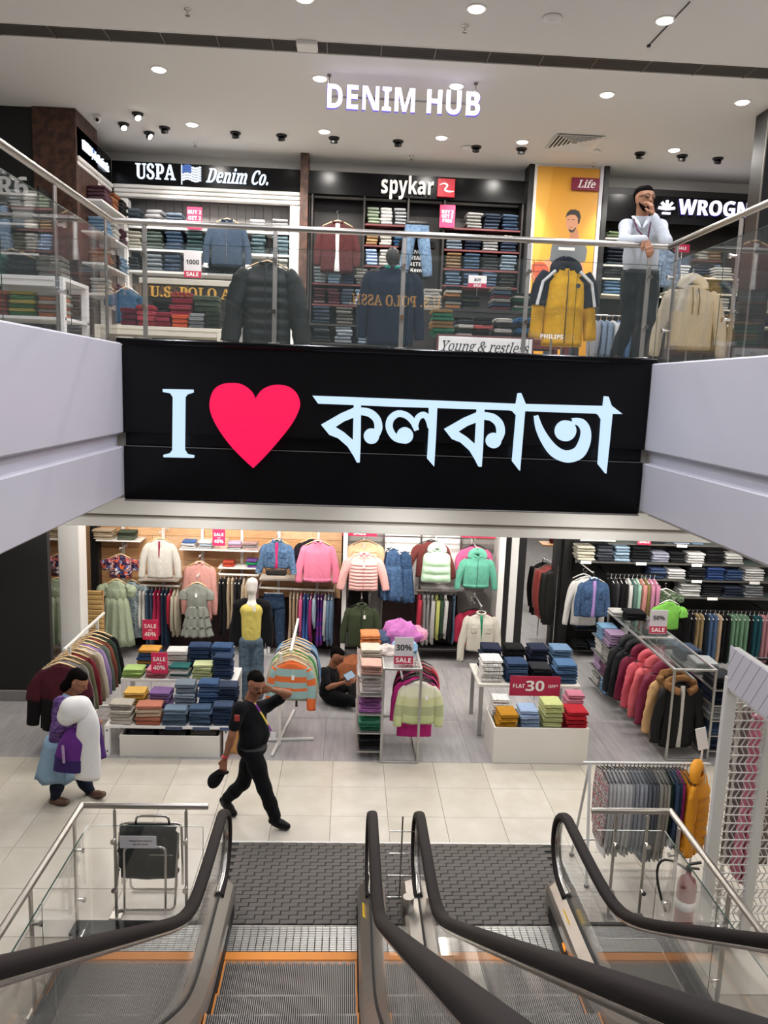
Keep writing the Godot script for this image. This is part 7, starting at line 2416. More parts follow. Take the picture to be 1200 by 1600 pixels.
	sign_card("sale_sign", "wide red FLAT 30 OFF board on the steel table", Vector3(2.497, 0.709, -9.364), 0.66, 0.27, mats["sale red"], [["FLAT", 0.05, -0.215, 0.0, mats["print white"]], ["30", 0.135, 0.0, 0.0, mats["print white"], 1.25], ["OFF*", 0.04, 0.235, 0.0, mats["print white"]]], 0.06)
	var pf := [["black and white", "", "tshirt", 0.3], ["blue", "34588c", "jeans", 0.26], ["black", "1b1b1f", "jeans", 0.2], ["denim blue", "4d7fb8", "jeans", 0.26]]
	for k in 4:
		var m: Material = pattern("mono print", "blotch", ["e6e4e0", "222226", "d8d6d2"]) if k == 0 else fab(pf[k][1], "denim")
		stack(pf[k][2], pf[k][0], m, [1.94 + k * 0.33, 0.72, -9.42, 0.3, pf[k][3]], 6, "%s front pile, steel framed table" % NTH[k], 0.3, "soft")
	var pb := [["navy", "222c4a"], ["jet black", "17171a"], ["dark navy", "1f2748"], ["light blue", "6594c4"]]
	for k in 4:
		stack("jeans", pb[k][0], fab(pb[k][1], "denim"), [2.0 + k * 0.32, 0.72, -9.78, 0.29, 0.34], 7, "%s back pile, steel framed table" % NTH[k], 0.3, "soft")


func front_racks() -> void:
	# gondola with the 30% SALE card
	var q := frame_rack("aluminium frame rack with a 30% SALE card and loose tops above", 0.49, 0.93, -9.93, -8.62, 1.2)
	for k in 5:
		obj("side_shelf", one_box(Vector3(-0.36, 0.12 + k * 0.235, 0.12), Vector3(0.32, 0.015, 1.0)), mats["aluminium"], q)
		obj("shelf_lip", one_box(Vector3(-0.52, 0.13 + k * 0.235, 0.12), Vector3(0.01, 0.03, 1.0)), mats["aluminium"], q)
	var ql := [[["black", "1d1b1f"], ["charcoal", "2c2a2e"], ["brown", "5a3a30"]], [["sea green", "3f9a72"], ["green", "2f7a5a"], ["rust", "a8502f"]], [["orchid", "b06ab0"], ["purple", "8a4a98"], ["pink", "d87a9a"]], [["white", "e4d9d4"], ["blush", "e6c0b4"], ["raspberry", "b82a5a"]], [["salmon", "e8b4a4"], ["cream", "e0d4c0"], ["orange", "e07a3a"]]]
	for r in 5:
		for c in 3:
			stack("sweater", ql[r][c][0], fab(ql[r][c][1]), [0.35, 0.1275 + r * 0.235, -8.7 - c * 0.33, 0.28, 0.17 if r < 4 else 0.12 + c * 0.08], 4, "%s pile back, %s shelf, 30%% rack" % [NTH[c], NTH[r]], 0.3, "soft")
	upper_garment("sweater", "pale lime and white ombre sweater on the front of the rack", "sweater", Vector3(0.93, 1.0, -8.72), {"w": 0.4, "len": 0.52, "depth": 0.14, "m": pattern("ombre lime", "bands", ["d9d6c8", "d9d8bc", "ccd0a0", "aeb48a", "c4cc98"]), "sleeve": 0.56, "spread": 0.06, "r0": 0.08, "r1": 0.055, "hanger": "black", "tag": true, "tag_x": 0.08})
	var bk := [["fuchsia", "d02a86", 0.75], ["black", "1c1719", 0.6], ["hot pink", "d8387c", 0.62], ["dark brown", "3a2420", 0.6], ["scarlet", "c02a3a", 0.6], ["rose", "d88a90", 0.6]]
	for k in 6:
		upper_garment("sweater", "%s sweater, %s behind the ombre one on the rack" % [bk[k][0], NTH[k]], "sweater", Vector3(0.9 + k * 0.012, 0.99, -8.86 - k * 0.11), {"w": 0.42, "len": bk[k][2], "depth": 0.07, "m": fab(bk[k][1]), "sleeve": 0.55, "spread": 0.06, "r0": 0.075, "hanger": "black", "sflat": 0.4})
	sign_card("sale_sign", "grey 30% SALE card on the aluminium rack", Vector3(0.724, 1.365, -8.75), 0.23, 0.34, mats["sign grey"], [["30%", 0.07, 0, 0.04, mats["print black"]], ["SALE", 0.055, 0, -0.115, mats["print white"], 1.1]], 0.02, 0.0, {"y": -0.115, "h": 0.1, "m": mats["sale red"]})
	# loose tops thrown on the rack
	var pile := [[Vector3(0.72, 1.2, -9.62), 0.24, "orchid pink", "cc74c0", 0.27], [Vector3(0.48, 1.2, -9.55), 0.15, "dusky blue", "4a5c7c", 0.14], [Vector3(0.92, 1.2, -9.72), 0.15, "rose pink", "e096b4", 0.16], [Vector3(0.78, 1.2, -9.3), 0.14, "sky blue", "8ab4dc", 0.13], [Vector3(0.55, 1.2, -9.15), 0.13, "white floral", "dcd0cc", 0.1]]
	for k in pile.size():
		var e: Array = pile[k]
		heap("crumpled_jumper", e[2] + " knit top thrown on the 30% rack", e[0], e[1], e[4], fab(e[3]), k)
	# long rack with coats and the 50% SALE card
	var o := frame_rack("long aluminium frame rack of winter coats with glass top", 4.05, 4.57, -11.2, -8.78, 1.2)
	for k in 5:
		obj("side_shelf", one_box(Vector3(0.45, 0.1 + k * 0.2, 0.4), Vector3(0.34, 0.015, 1.5)), mats["aluminium"], o)
	for k in 4:
		obj("side_shelf", one_box(Vector3(-0.36, 0.14 + k * 0.24, -0.85), Vector3(0.3, 0.015, 0.66)), mats["aluminium"], o)
	for r in 5:
		for c in 3:
			var e: Array = [["dark denim", "24375c"], ["navy", "1f2c4c"], ["blue", "3a5f96"], ["black", "1c1e24"], ["white", "dcdcda"]][(r * 2 + c) % 5]
			stack("jeans", e[0], fab(e[1], "denim"), [4.76, 0.1075 + r * 0.2, -8.85 - c * 0.5, 0.32, 0.16], 4, "%s pile back, %s jeans shelf, coat rack" % [NTH[c], NTH[r]], 0.36, "soft")
	for r in 4:
		for c in 2:
			var e: Array = [["pale denim", "6f9ac0"], ["plum striped", "7a4a68"], ["grey printed", "b4b2ac"], ["lilac", "b090b8"], ["white", "e0ded8"]][(r + c * 2) % 5]
			stack("tshirt", e[0], fab(e[1]), [3.95, 0.1475 + r * 0.24, -10.45 - c * 0.34, 0.27, 0.2], 5, "%s pile, %s aisle-side shelf, coat rack" % [NTH[c], NTH[r]], 0.3, "soft")
	stack("jeans", "black", fab("1a1a1e", "denim"), [4.3, 1.2, -10.7, 0.34, 0.12], 3, "loose pile atop the coat rack", 0.3, "soft")
	stack("tshirt", "white", fab("e4e2de"), [4.12, 1.2, -10.9, 0.3, 0.08], 2, "pile at the coat rack's far end", 0.26, "soft")
	sign_card("sale_sign", "grey 50% SALE card on the long coat rack", Vector3(4.274, 1.442, -9.9), 0.24, 0.34, mats["sign grey"], [["50%", 0.06, 0, 0.06, mats["print black"]], ["SALE", 0.055, 0, -0.11, mats["print white"], 1.1]], 0.09, 0.0, {"y": -0.11, "h": 0.1, "m": mats["sale red"]})
	var fur := mat("fur", "9c7a52", 1.0)
	fur.albedo_texture = noise_tex("fur hair", 0.2, Color(0.45, 0.4, 0.35), Color(1.2, 1.1, 1.0), 256, 4)
	fur.uv1_triplanar = true
	fur.uv1_scale = Vector3.ONE * 8.0
	var coats := [
		["black", "161617", 0.82, true, -8.9, "padded parka with brown fur hood"], ["camel", "c49a68", 0.8, true, -9.12, "quilted coat with fur hood"],
		["plum", "7a2440", 0.78, false, -9.34, "puffer coat"], ["salmon", "cf5a62", 0.78, false, -9.56, "quilted coat"], ["rose", "c84e5c", 0.74, false, -9.78, "quilted coat"],
		["wine", "6e1a34", 0.72, false, -10.0, "puffer coat"], ["black", "1a1b1d", 0.76, false, -10.2, "puffer coat"], ["charcoal", "202124", 0.76, false, -10.4, "puffer coat"]]
	for k in coats.size():
		var e: Array = coats[k]
		var pr := {"w": 0.44, "len": e[2], "depth": 0.17, "m": fab(e[1], "puffer"), "sleeve": e[2] * 0.92, "spread": 0.1, "r0": 0.095, "r1": 0.07, "quilt": 0.055 if k else 0.0, "hanger": "black", "hook": 0.08, "sflat": 0.7, "turn": 0.12}
		if e[3]:
			pr["fur"] = fur
		else:
			pr["hood"] = fab(e[1], "puffer")
		if k == 0:
			pr["open"] = fab("d8d4cc")
			pr["open_w"] = 0.04
		upper_garment("winter_coat", "%s %s, %s on the coat rack" % [e[0], e[5], NTH[k]], "coat", Vector3(4.2 - 0.015 * k, 0.97, e[4]), pr)
	# standing rail of striped sweaters
	var s := thing("straight_rail", "white T-stand rail carrying the orange striped sweater", "clothes rail", Vector3(-0.7, 0, -9.15))
	for e in [[Vector3(-0.75, 0.02, 0.05), Vector3(0.36, 0.02, -0.05)], [Vector3(-0.12, 0.02, 0.42), Vector3(0.05, 0.02, -0.9)]]:
		var b := MB.new()
		b.bar(e[0], e[1], 0.035, 0.03, 0.004)
		obj("foot_bar", b, mats["white metal"], s)
	obj("post", one_box(Vector3(-0.06, 0.6, 0.1), Vector3(0.035, 1.2, 0.035), 0.004), mats["white metal"], s)
	obj("hang_bar", one_box(Vector3(0.07, 1.26, -0.45), Vector3(0.03, 0.03, 1.3), 0.003), mats["white metal"], s)
	obj("post", one_box(Vector3(0.07, 0.62, -1.08), Vector3(0.03, 1.25, 0.03)), mats["black metal"], s)
	var sw := [["beige", "cbb8a0"], ["white and lime striped", "c8d4a4"], ["green striped", "4a9a5a"], ["white", "e2e0da"], ["navy striped", "2f3f5c"], ["pale blue", "a4c0d8"], ["sky blue", "6fa0d0"]]
	upper_garment("striped_sweater", "orange and grey-blue striped sweater on the white rail", "sweater", Vector3(-0.62, 1.1, -9.02), {"w": 0.44, "len": 0.46, "depth": 0.14, "m": pattern("stripes orange", "bands", ["de6f3f", "de6f3f", "de6f3f", "93b0ae", "93b0ae", "de6f3f", "de6f3f", "93b0ae", "93b0ae", "de6f3f", "93b0ae", "93b0ae", "93b0ae"]), "sm": pattern("stripes sleeve", "bands", ["93b0ae", "de6f3f", "93b0ae", "93b0ae", "de6f3f", "93b0ae", "93b0ae", "de6f3f", "de6f3f"]), "sleeve": 0.6, "spread": 0.04, "r0": 0.08, "r1": 0.06, "hanger": "wood", "tag": true, "tag_x": 0.03, "turn": -0.1})
	for k in 7:
		upper_garment("sweater", "%s sweater, %s behind the orange striped one" % [sw[k][0], NTH[k]], "sweater", Vector3(-0.63 + 0.004 * k, 1.12, -9.14 - k * 0.11), {"w": 0.44, "len": 0.56, "depth": 0.06, "m": fab(sw[k][1]), "sleeve": 0.58, "spread": 0.06, "r0": 0.075, "r1": 0.06, "hanger": "wood", "sflat": 0.4, "turn": -0.1})
	# angled rail with the maroon top near the black wall
	var u := thing("straight_rail", "white T-stand rail carrying the maroon and black top", "clothes rail", Vector3(-3.31, 0, -9.35))
	obj("post", one_box(Vector3(0, 0.62, 0.28), Vector3(0.035, 1.22, 0.035), 0.004), mats["white metal"], u)
	obj("post", one_box(Vector3(0, 0.62, -0.75), Vector3(0.035, 1.22, 0.035), 0.004), mats["white metal"], u)
	obj("hang_bar", one_box(Vector3(0, 1.24, -0.3), Vector3(0.03, 0.03, 1.5), 0.003), mats["white metal"], u)
	obj("foot_bar", one_box(Vector3(0, 0.015, -0.22), Vector3(0.04, 0.03, 1.5), 0.004), mats["white metal"], u)
	for z in [0.28, -0.75]:
		obj("foot_bar", one_box(Vector3(0, 0.015, z), Vector3(0.6, 0.03, 0.04), 0.004), mats["white metal"], u)
	var mt := upper_garment("colour_block_tunic", "maroon and black colour block top on the wooden hanger", "top", Vector3(-3.3, 1.12, -8.72), {"w": 0.42, "len": 0.42, "depth": 0.16, "m": fab("4e1c28"), "sleeve": 0.42, "spread": 0.1, "r0": 0.1, "r1": 0.095, "hanger": "wood", "skirt": {"len": 0.36, "w": 0.46, "m": fab("161516"), "waves": 8.0}, "turn": 0.12})
	for z in [-1.0, 1.0]:
		var lb := MB.new()
		limb(lb, [Vector3(z * 0.285, -0.4, 0.02), Vector3(z * 0.3, -0.58, 0.02), Vector3(z * 0.31, -0.72, 0.02)], [0.085, 0.075, 0.07], 0.6)
		obj("lower_sleeve", lb, fab("161516"), mt)
	var uc := [["grey", "8c8884"], ["olive", "6e6a52"], ["wine", "7a2430"], ["taupe", "8a7460"], ["cream", "ddd4c0"], ["lilac", "a58cc4"], ["sage", "6f7c70"], ["rust", "8a4a3a"], ["bottle green", "34463c"], ["black", "1b1a1c"]]
	for k in 10:
		upper_garment("top", "%s top, %s behind the maroon and black one" % [uc[k][0], NTH[k]], "top", Vector3(-3.3 + k * 0.006, 1.12, -8.86 - k * 0.115), {"w": 0.42, "len": 0.7, "depth": 0.06, "m": fab(uc[k][1]), "sleeve": 0.66, "spread": 0.1, "r0": 0.08, "r1": 0.06, "hanger": "wood", "sflat": 0.4, "turn": 0.12})


func heap(called: String, label: String, at: Vector3, r: float, h: float, m: Material, sd: int) -> void:
	# a garment thrown down in soft folds
	var nz := FastNoiseLite.new()
	nz.seed = sd + 3
	nz.frequency = 5.0
	var rings := []
	for k in 12:
		var f := k / 11.0
		var ring := PackedVector3Array()
		for j in 22:
			var an := TAU * j / 22.0
			var rr := r * (0.04 + 0.98 * sqrt(maxf(0.0, 1.0 - f * f))) * (1.0 + 0.5 * nz.get_noise_3d(cos(an) * 0.25, f * 0.3, sin(an) * 0.25))
			ring.append(at + Vector3(cos(an) * rr * 1.15, h * f * (1.0 + 0.35 * nz.get_noise_2d(an * 0.06, f)), sin(an) * rr))
		rings.append(ring)
	var b := MB.new()
	b.loft(rings, true)
	var o := obj(called, b, m)
	tag(o, label, "clothing", "loose clothes on racks")


func floor_stuff() -> void:
	# brown paper carrier and cardboard box
	var bx := thing("cardboard_box", "tan cardboard box behind the walking guard", "box", Vector3(-1.22, 0, -8.95))
	obj("carton", one_box(Vector3(0, 0.17, 0), Vector3(0.3, 0.34, 0.3), 0.005), mat("carton", "c08a52", 0.8), bx)
	for s in [-1.0, 1.0]:
		var f := MB.new()
		f.obox(Transform3D(Basis(Vector3.RIGHT, s * 0.35), Vector3(0, 0.345, s * 0.075)), Vector3(0.29, 0.006, 0.15))
		obj("flap", f, mats["carton"], bx)
	obj("tape", one_box(Vector3(0, 0.2, 0.1515), Vector3(0.05, 0.26, 0.001)), mat("tape", "a8713c", 0.4), bx)
	heap("crumpled_jacket", "rust brown padded jacket dropped on the floor beside the seated man", Vector3(0.18, 0.0, -11.1), 0.3, 0.45, fab("8a4a28", "puffer"), 9)
	var wk := thing("straw_mat", "woven straw panel leaning beside the sage dress", "mat", Vector3(-3.85, 0.0, -11.55))
	var wb := MB.new()
	for k in 16:
		wb.box(Vector3(0, 0.06 + k * 0.075, -0.004 * k), Vector3(0.3, 0.07, 0.03), 0.012)
	var wo := obj("woven_rolls", wb, mat("straw", "c2a066", 0.9), wk)
	wo.set_meta("kind", "stuff")
	obj("panel_frame", one_box(Vector3(0.14, 0.62, -0.06), Vector3(0.03, 1.22, 0.03)), mats["plank 2"], wk)
	sale40("seen beside the white column", Vector3(-4.292, 0.721, -11.9), -1.0)
	cot()
	jacket_rail()
	mesh_enclosure()
	extinguisher()


func cot() -> void:
	# folded black camp bed with bent steel tube legs, standing behind the glass
	var t := thing("folded_cot", "folded black camp bed with steel tube frame behind the glass barrier", "camp bed", Vector3(-1.6, 0, -6.08))
	var rt := func(pts: Array, r := 0.011) -> MB:
		var c := Curve3D.new()
		for p in pts:
			c.add_point(p)
		var b := MB.new()
		var path := []
		for k in pts.size():
			var p: Vector3 = pts[k]
			if k > 0 and k < pts.size() - 1:
				var a: Vector3 = (pts[k - 1] - p).normalized() * 0.05
				var d: Vector3 = (pts[k + 1] - p).normalized() * 0.05
				for q in 4:
					var f := q / 3.0
					path.append((p + a).lerp(p, f).lerp(p.lerp(p + d, f), f))
			else:
				path.append(p)
		b.tube(path, r, 8)
		return b
	var st: Material = mats["bright steel"]
	obj("leg_frame", rt.call([Vector3(-0.24, 0.66, 0.02), Vector3(-0.25, 0.02, 0.13), Vector3(0.24, 0.02, 0.13), Vector3(0.25, 0.66, 0.02)]), st, t)
	obj("leg_frame", rt.call([Vector3(-0.17, 0.02, 0.16), Vector3(-0.17, 0.6, 0.13), Vector3(0.17, 0.6, 0.13), Vector3(0.17, 0.02, 0.16)]), st, t)
	obj("back_frame", rt.call([Vector3(-0.26, 0.1, -0.1), Vector3(-0.26, 0.7, -0.06), Vector3(0.26, 0.7, -0.06), Vector3(0.26, 0.1, -0.1)]), st, t)
	obj("top_handle", rt.call([Vector3(-0.12, 0.66, -0.04), Vector3(-0.12, 0.78, -0.04), Vector3(0.16, 0.78, -0.04), Vector3(0.16, 0.66, -0.04)]), st, t)
	obj("leg_frame", rt.call([Vector3(-0.2, 0.16, -0.12), Vector3(-0.2, 0.02, -0.14), Vector3(0.2, 0.02, -0.14), Vector3(0.2, 0.16, -0.12)]), st, t)
	var cl := MB.new()
	var rings := []
	for k in 12:
		var f := k / 11.0
		rings.append(oval(Vector3(0.01 * sin(k * 1.7), lerpf(0.26, 0.7, f), 0.01), 0.25 - 0.03 * absf(f - 0.5) + 0.008 * sin(k * 2.3), 0.055 + 0.02 * sin(f * PI) + 0.008 * sin(k * 2.9), 24, 0.08, 5, k * 0.4, 4.0))
	cl.loft(rings, true)
	obj("folded_canvas", cl, fab("0d0d0e"), t)
	obj("strap", one_box(Vector3(0.12, 0.5, 0.087), Vector3(0.2, 0.012, 0.004)), mats["bright steel"], t)
	for k in 3:
		var b := MB.new()
		b.ball(Vector3(-0.245, 0.34 + k * 0.12, 0.06), Vector3.ONE * 0.014, 8, 6)
		obj("rivet", b, st, t)
	var nt := thing("paper_notice", "small grey printed notice taped over the folded camp bed", "notice", Vector3(-1.65, 0.66, -5.925))
	obj("sheet", one_box(Vector3.ZERO, Vector3(0.3, 0.11, 0.003)), mats["sign grey"], nt)
	for k in 2:
		letters("lettering", ["Please hold children", "by the hand"][k], 0.014, [0.19, 0.12][k], Vector3(0.02, 0.012 - k * 0.03, 0.003), mats["print black"], nt, 0.001)


func jacket_rail() -> void:
	# rail of bright jackets right of the escalators
	var t := thing("a_frame_rail", "white A-frame rail of shirts and orange jackets by the mesh enclosure", "clothes rail", Vector3(2.85, 0, -6.55))
	var wm: Material = mats["white metal"]
	for s in [-1.0, 1.0]:
		for z in [-0.24, 0.24]:
			var b := MB.new()
			b.tube([Vector3(s * 0.54, 1.1, 0), Vector3(s * 0.56, 0.02, z)], 0.014, 8)
			obj("leg", b, wm, t)
			var f := MB.new()
			f.disc_solid(Vector3(s * 0.56, 0.012, z), Vector3.UP, 0.022, 0.024, 10)
			obj("rubber_foot", f, mats["rubber"], t)
	var b2 := MB.new()
	b2.tube([Vector3(-0.6, 1.1, 0), Vector3(0.6, 1.1, 0)], 0.014, 8)
	obj("hang_bar", b2, wm, t)
	var b3 := MB.new()
	b3.tube([Vector3(-0.56, 0.2, -0.2), Vector3(0.56, 0.2, -0.2)], 0.012, 8)
	obj("stretcher", b3, wm, t)
	rail_row(Vector3(2.42, 1.1, -6.55), Vector3(3.25, 1.1, -6.55), [["shirt", "red, white and dark printed", pattern("dark print", "blotch", ["cdc6c1", "b8364a", "2c2428", "2c2428"]), "top", 0.7, 1], ["shirt", "white", fab("fbfaf8"), "top", 0.8, 6], ["shirt", "pale grey", fab("ccd1d8"), "top", 0.8, 4], ["shirt", "steel grey", fab("8d939d"), "top", 0.85, 3], ["shirt", "cream", fab("d6d0c0"), "top", 0.85, 3], ["shirt", "dark green", fab("1f3f34"), "top", 0.72, 1], ["jacket", "denim blue", fab("4d6f96", "denim"), "top", 0.72, 2], ["jacket", "fuchsia", fab("d83a96"), "top", 0.74, 1], ["jacket", "amber", fab("ee9a20", "puffer"), "coat", 0.78, 2]], "by the mesh enclosure", "black", 0.34)
	upper_garment("puffer_jacket", "bright orange puffer jacket ending the rail by the mesh enclosure", "jacket", Vector3(3.33, 1.03, -6.5), {"w": 0.36, "len": 0.72, "depth": 0.2, "m": fab("f09a1c", "puffer"), "sleeve": 0.7, "spread": 0.06, "r0": 0.095, "r1": 0.07, "quilt": 0.09, "hood": fab("f09a1c", "puffer"), "hanger": "black", "hook": 0.09, "turn": 0.9})
	var sg := thing("rail_sign", "small tilted white card on a stem by the orange jackets", "sign", Vector3(3.42, 0.0, -6.7))
	var sb := MB.new()
	sb.obox(Transform3D(Basis(Vector3.BACK, 0.25), Vector3(0, 1.28, 0)), Vector3(0.1, 0.22, 0.006))
	obj("board", sb, mats["white board"], sg)
	obj("stem", one_box(Vector3(0.02, 0.59, -0.01), Vector3(0.015, 1.18, 0.015)), wm, sg)


func mesh_enclosure() -> void:
	# white steel enclosure with zigzag wire panels under a diagonal boarded fascia
	var wm: Material = mats["white metal"]
	var x0 := 2.99
	var t := thing("mesh_enclosure", "white steel enclosure with zigzag wire panels and diagonal boarded fascia", "enclosure", Vector3(x0, 0, -5.5))
	for k in 3:
		obj("post", one_box(Vector3(k * 0.34, 1.18, 0), Vector3(0.09 if k == 0 else 0.075, 2.36, 0.06), 0.008), wm, t)
	for k in 2:
		var pn := Node3D.new()
		pn.name = "wire_panel"
		t.add_child(pn, true)
		pn.position = Vector3(k * 0.34 + 0.04, 0.06, 0)
		var n := 30
		var hz := MB.new()
		for r in n:
			hz.tube([Vector3(0, r * 0.072, 0.004), Vector3(0.26, r * 0.072, 0.004)], 0.0062, 5)
		var ho := obj("cross_wires", hz, wm, pn)
		ho.set_meta("kind", "stuff")
		var zg := MB.new()
		for c in 6:
			var pts := []
			for r in n:
				pts.append(Vector3(0.012 + c * 0.046 + (0.03 if r % 2 else -0.008), r * 0.072, -0.006))
			zg.tube(pts, 0.0055, 5)
		var zo := obj("zigzag_wires", zg, wm, pn)
		zo.set_meta("kind", "stuff")
	for y in [0.04, 2.24]:
		obj("rail", one_box(Vector3(0.34, y, -0.03), Vector3(0.72, 0.05, 0.03), 0.004), wm, t)
	# fascia boards run towards the viewer along the side, seams leaning
	var out := Transform3D(Basis(Vector3(0, 0, 1), Vector3(0, 1, 0), Vector3(-1, 0, 0)), Vector3(-0.02, 0, 0))
	for k in 11:
		var z := -0.22 + k * 0.115
		var pl := PackedVector2Array([Vector2(maxf(z, 0.0), 2.28 + maxf(0.0, -z) * 1.5), Vector2(z + 0.109, 2.28), Vector2(z + 0.309, 2.6), Vector2(maxf(z + 0.2, 0.0), 2.6)])
		if z + 0.109 <= 0.0:
			pl = PackedVector2Array([Vector2(0.0, 2.28 - z * 1.5), Vector2(0.0, 2.28 - (z + 0.109) * 1.5), Vector2(z + 0.309, 2.6), Vector2(maxf(z + 0.2, 0.001), 2.6)])
		var b := MB.new()
		b.prism(pl, 0.02, out)
		obj("fascia_board", b, mats["panel paint"], t)
	obj("fascia_back", one_box(Vector3(0.01, 2.44, 0.62), Vector3(0.04, 0.31, 1.24)), wm, t)
	obj("fascia_rim", one_box(Vector3(-0.005, 2.27, 0.6), Vector3(0.05, 0.03, 1.26), 0.004), wm, t)
	obj("corner_post", one_box(Vector3(0, 1.14, 1.22), Vector3(0.06, 2.28, 0.06), 0.006), wm, t)
	# pink clothes hanging inside
	upper_garment("gown", "long pink gown hanging inside the mesh enclosure", "dress", Vector3(x0 + 0.46, 1.9, -5.85), {"w": 0.14, "len": 0.4, "depth": 0.12, "m": fab("c86a80"), "hem": 0.1, "skirt": {"len": 1.1, "w": 0.1, "waves": 8.0}, "hanger": "clear"})
	upper_garment("coat", "grey brown coat hanging inside the mesh enclosure", "coat", Vector3(x0 + 0.62, 1.9, -6.1), {"w": 0.42, "len": 1.5, "depth": 0.12, "m": fab("7c6e6c"), "sleeve": 0.6, "spread": 0.03, "hanger": "clear"})
	var rl := thing("clothes_rail", "steel rail inside the mesh enclosure", "clothes rail", Vector3(x0 + 0.7, 0, -5.9))
	obj("bar", one_box(Vector3(0, 2.01, 0), Vector3(0.8, 0.02, 0.02)), mats["bright steel"], rl)
	for x in [-0.38, 0.38]:
		obj("leg", one_box(Vector3(x, 1.0, 0), Vector3(0.025, 2.0, 0.025)), mats["bright steel"], rl)
	# black rails of the next display
	var br := thing("black_rail", "two black bars of the display frame behind the mesh enclosure", "rack", Vector3(4.6, 0, -8.0))
	for y in [1.62, 1.42]:
		obj("bar", one_box(Vector3(0.5, y, 0), Vector3(1.4, 0.03, 0.03)), mats["black metal"], br)
	for x in [-0.2, 1.2]:
		obj("leg", one_box(Vector3(x, 0.82, 0), Vector3(0.03, 1.64, 0.03)), mats["black metal"], br)


func extinguisher() -> void:
	var t := thing("fire_extinguisher", "red fire extinguisher with black hose behind the escalator glass", "fire extinguisher", Vector3(2.96, 0, -5.78))
	var b := MB.new()
	b.lathe([Vector2(0.0, 0.0), Vector2(0.075, 0.0), Vector2(0.08, 0.02), Vector2(0.08, 0.4), Vector2(0.06, 0.46), Vector2(0.025, 0.49), Vector2(0.02, 0.53)], 20)
	obj("cylinder", b, mat("extinguisher red", "8a161e", 0.3), t)
	var v := MB.new()
	v.box(Vector3(0, 0.55, 0), Vector3(0.04, 0.05, 0.04), 0.006)
	v.bar(Vector3(-0.01, 0.59, 0), Vector3(0.1, 0.61, 0), 0.02, 0.015)
	v.bar(Vector3(-0.01, 0.56, 0), Vector3(0.09, 0.55, 0), 0.02, 0.012)
	obj("valve", v, mats["black metal"], t)
	var h := MB.new()
	var pts := []
	for k in 12:
		var f := k / 11.0
		pts.append(Vector3(-0.02 - 0.26 * sin(f * PI * 0.8), 0.55 + 0.16 * sin(f * PI) - 0.38 * f * f, 0.02))
	h.tube(pts, 0.011, 8)
	obj("hose", h, mats["rubber"], t)
	obj("label_band", (func():
		var l := MB.new()
		l.lathe([Vector2(0.081, 0.2), Vector2(0.081, 0.28)], 20)
		return l).call(), mats["card"], t)

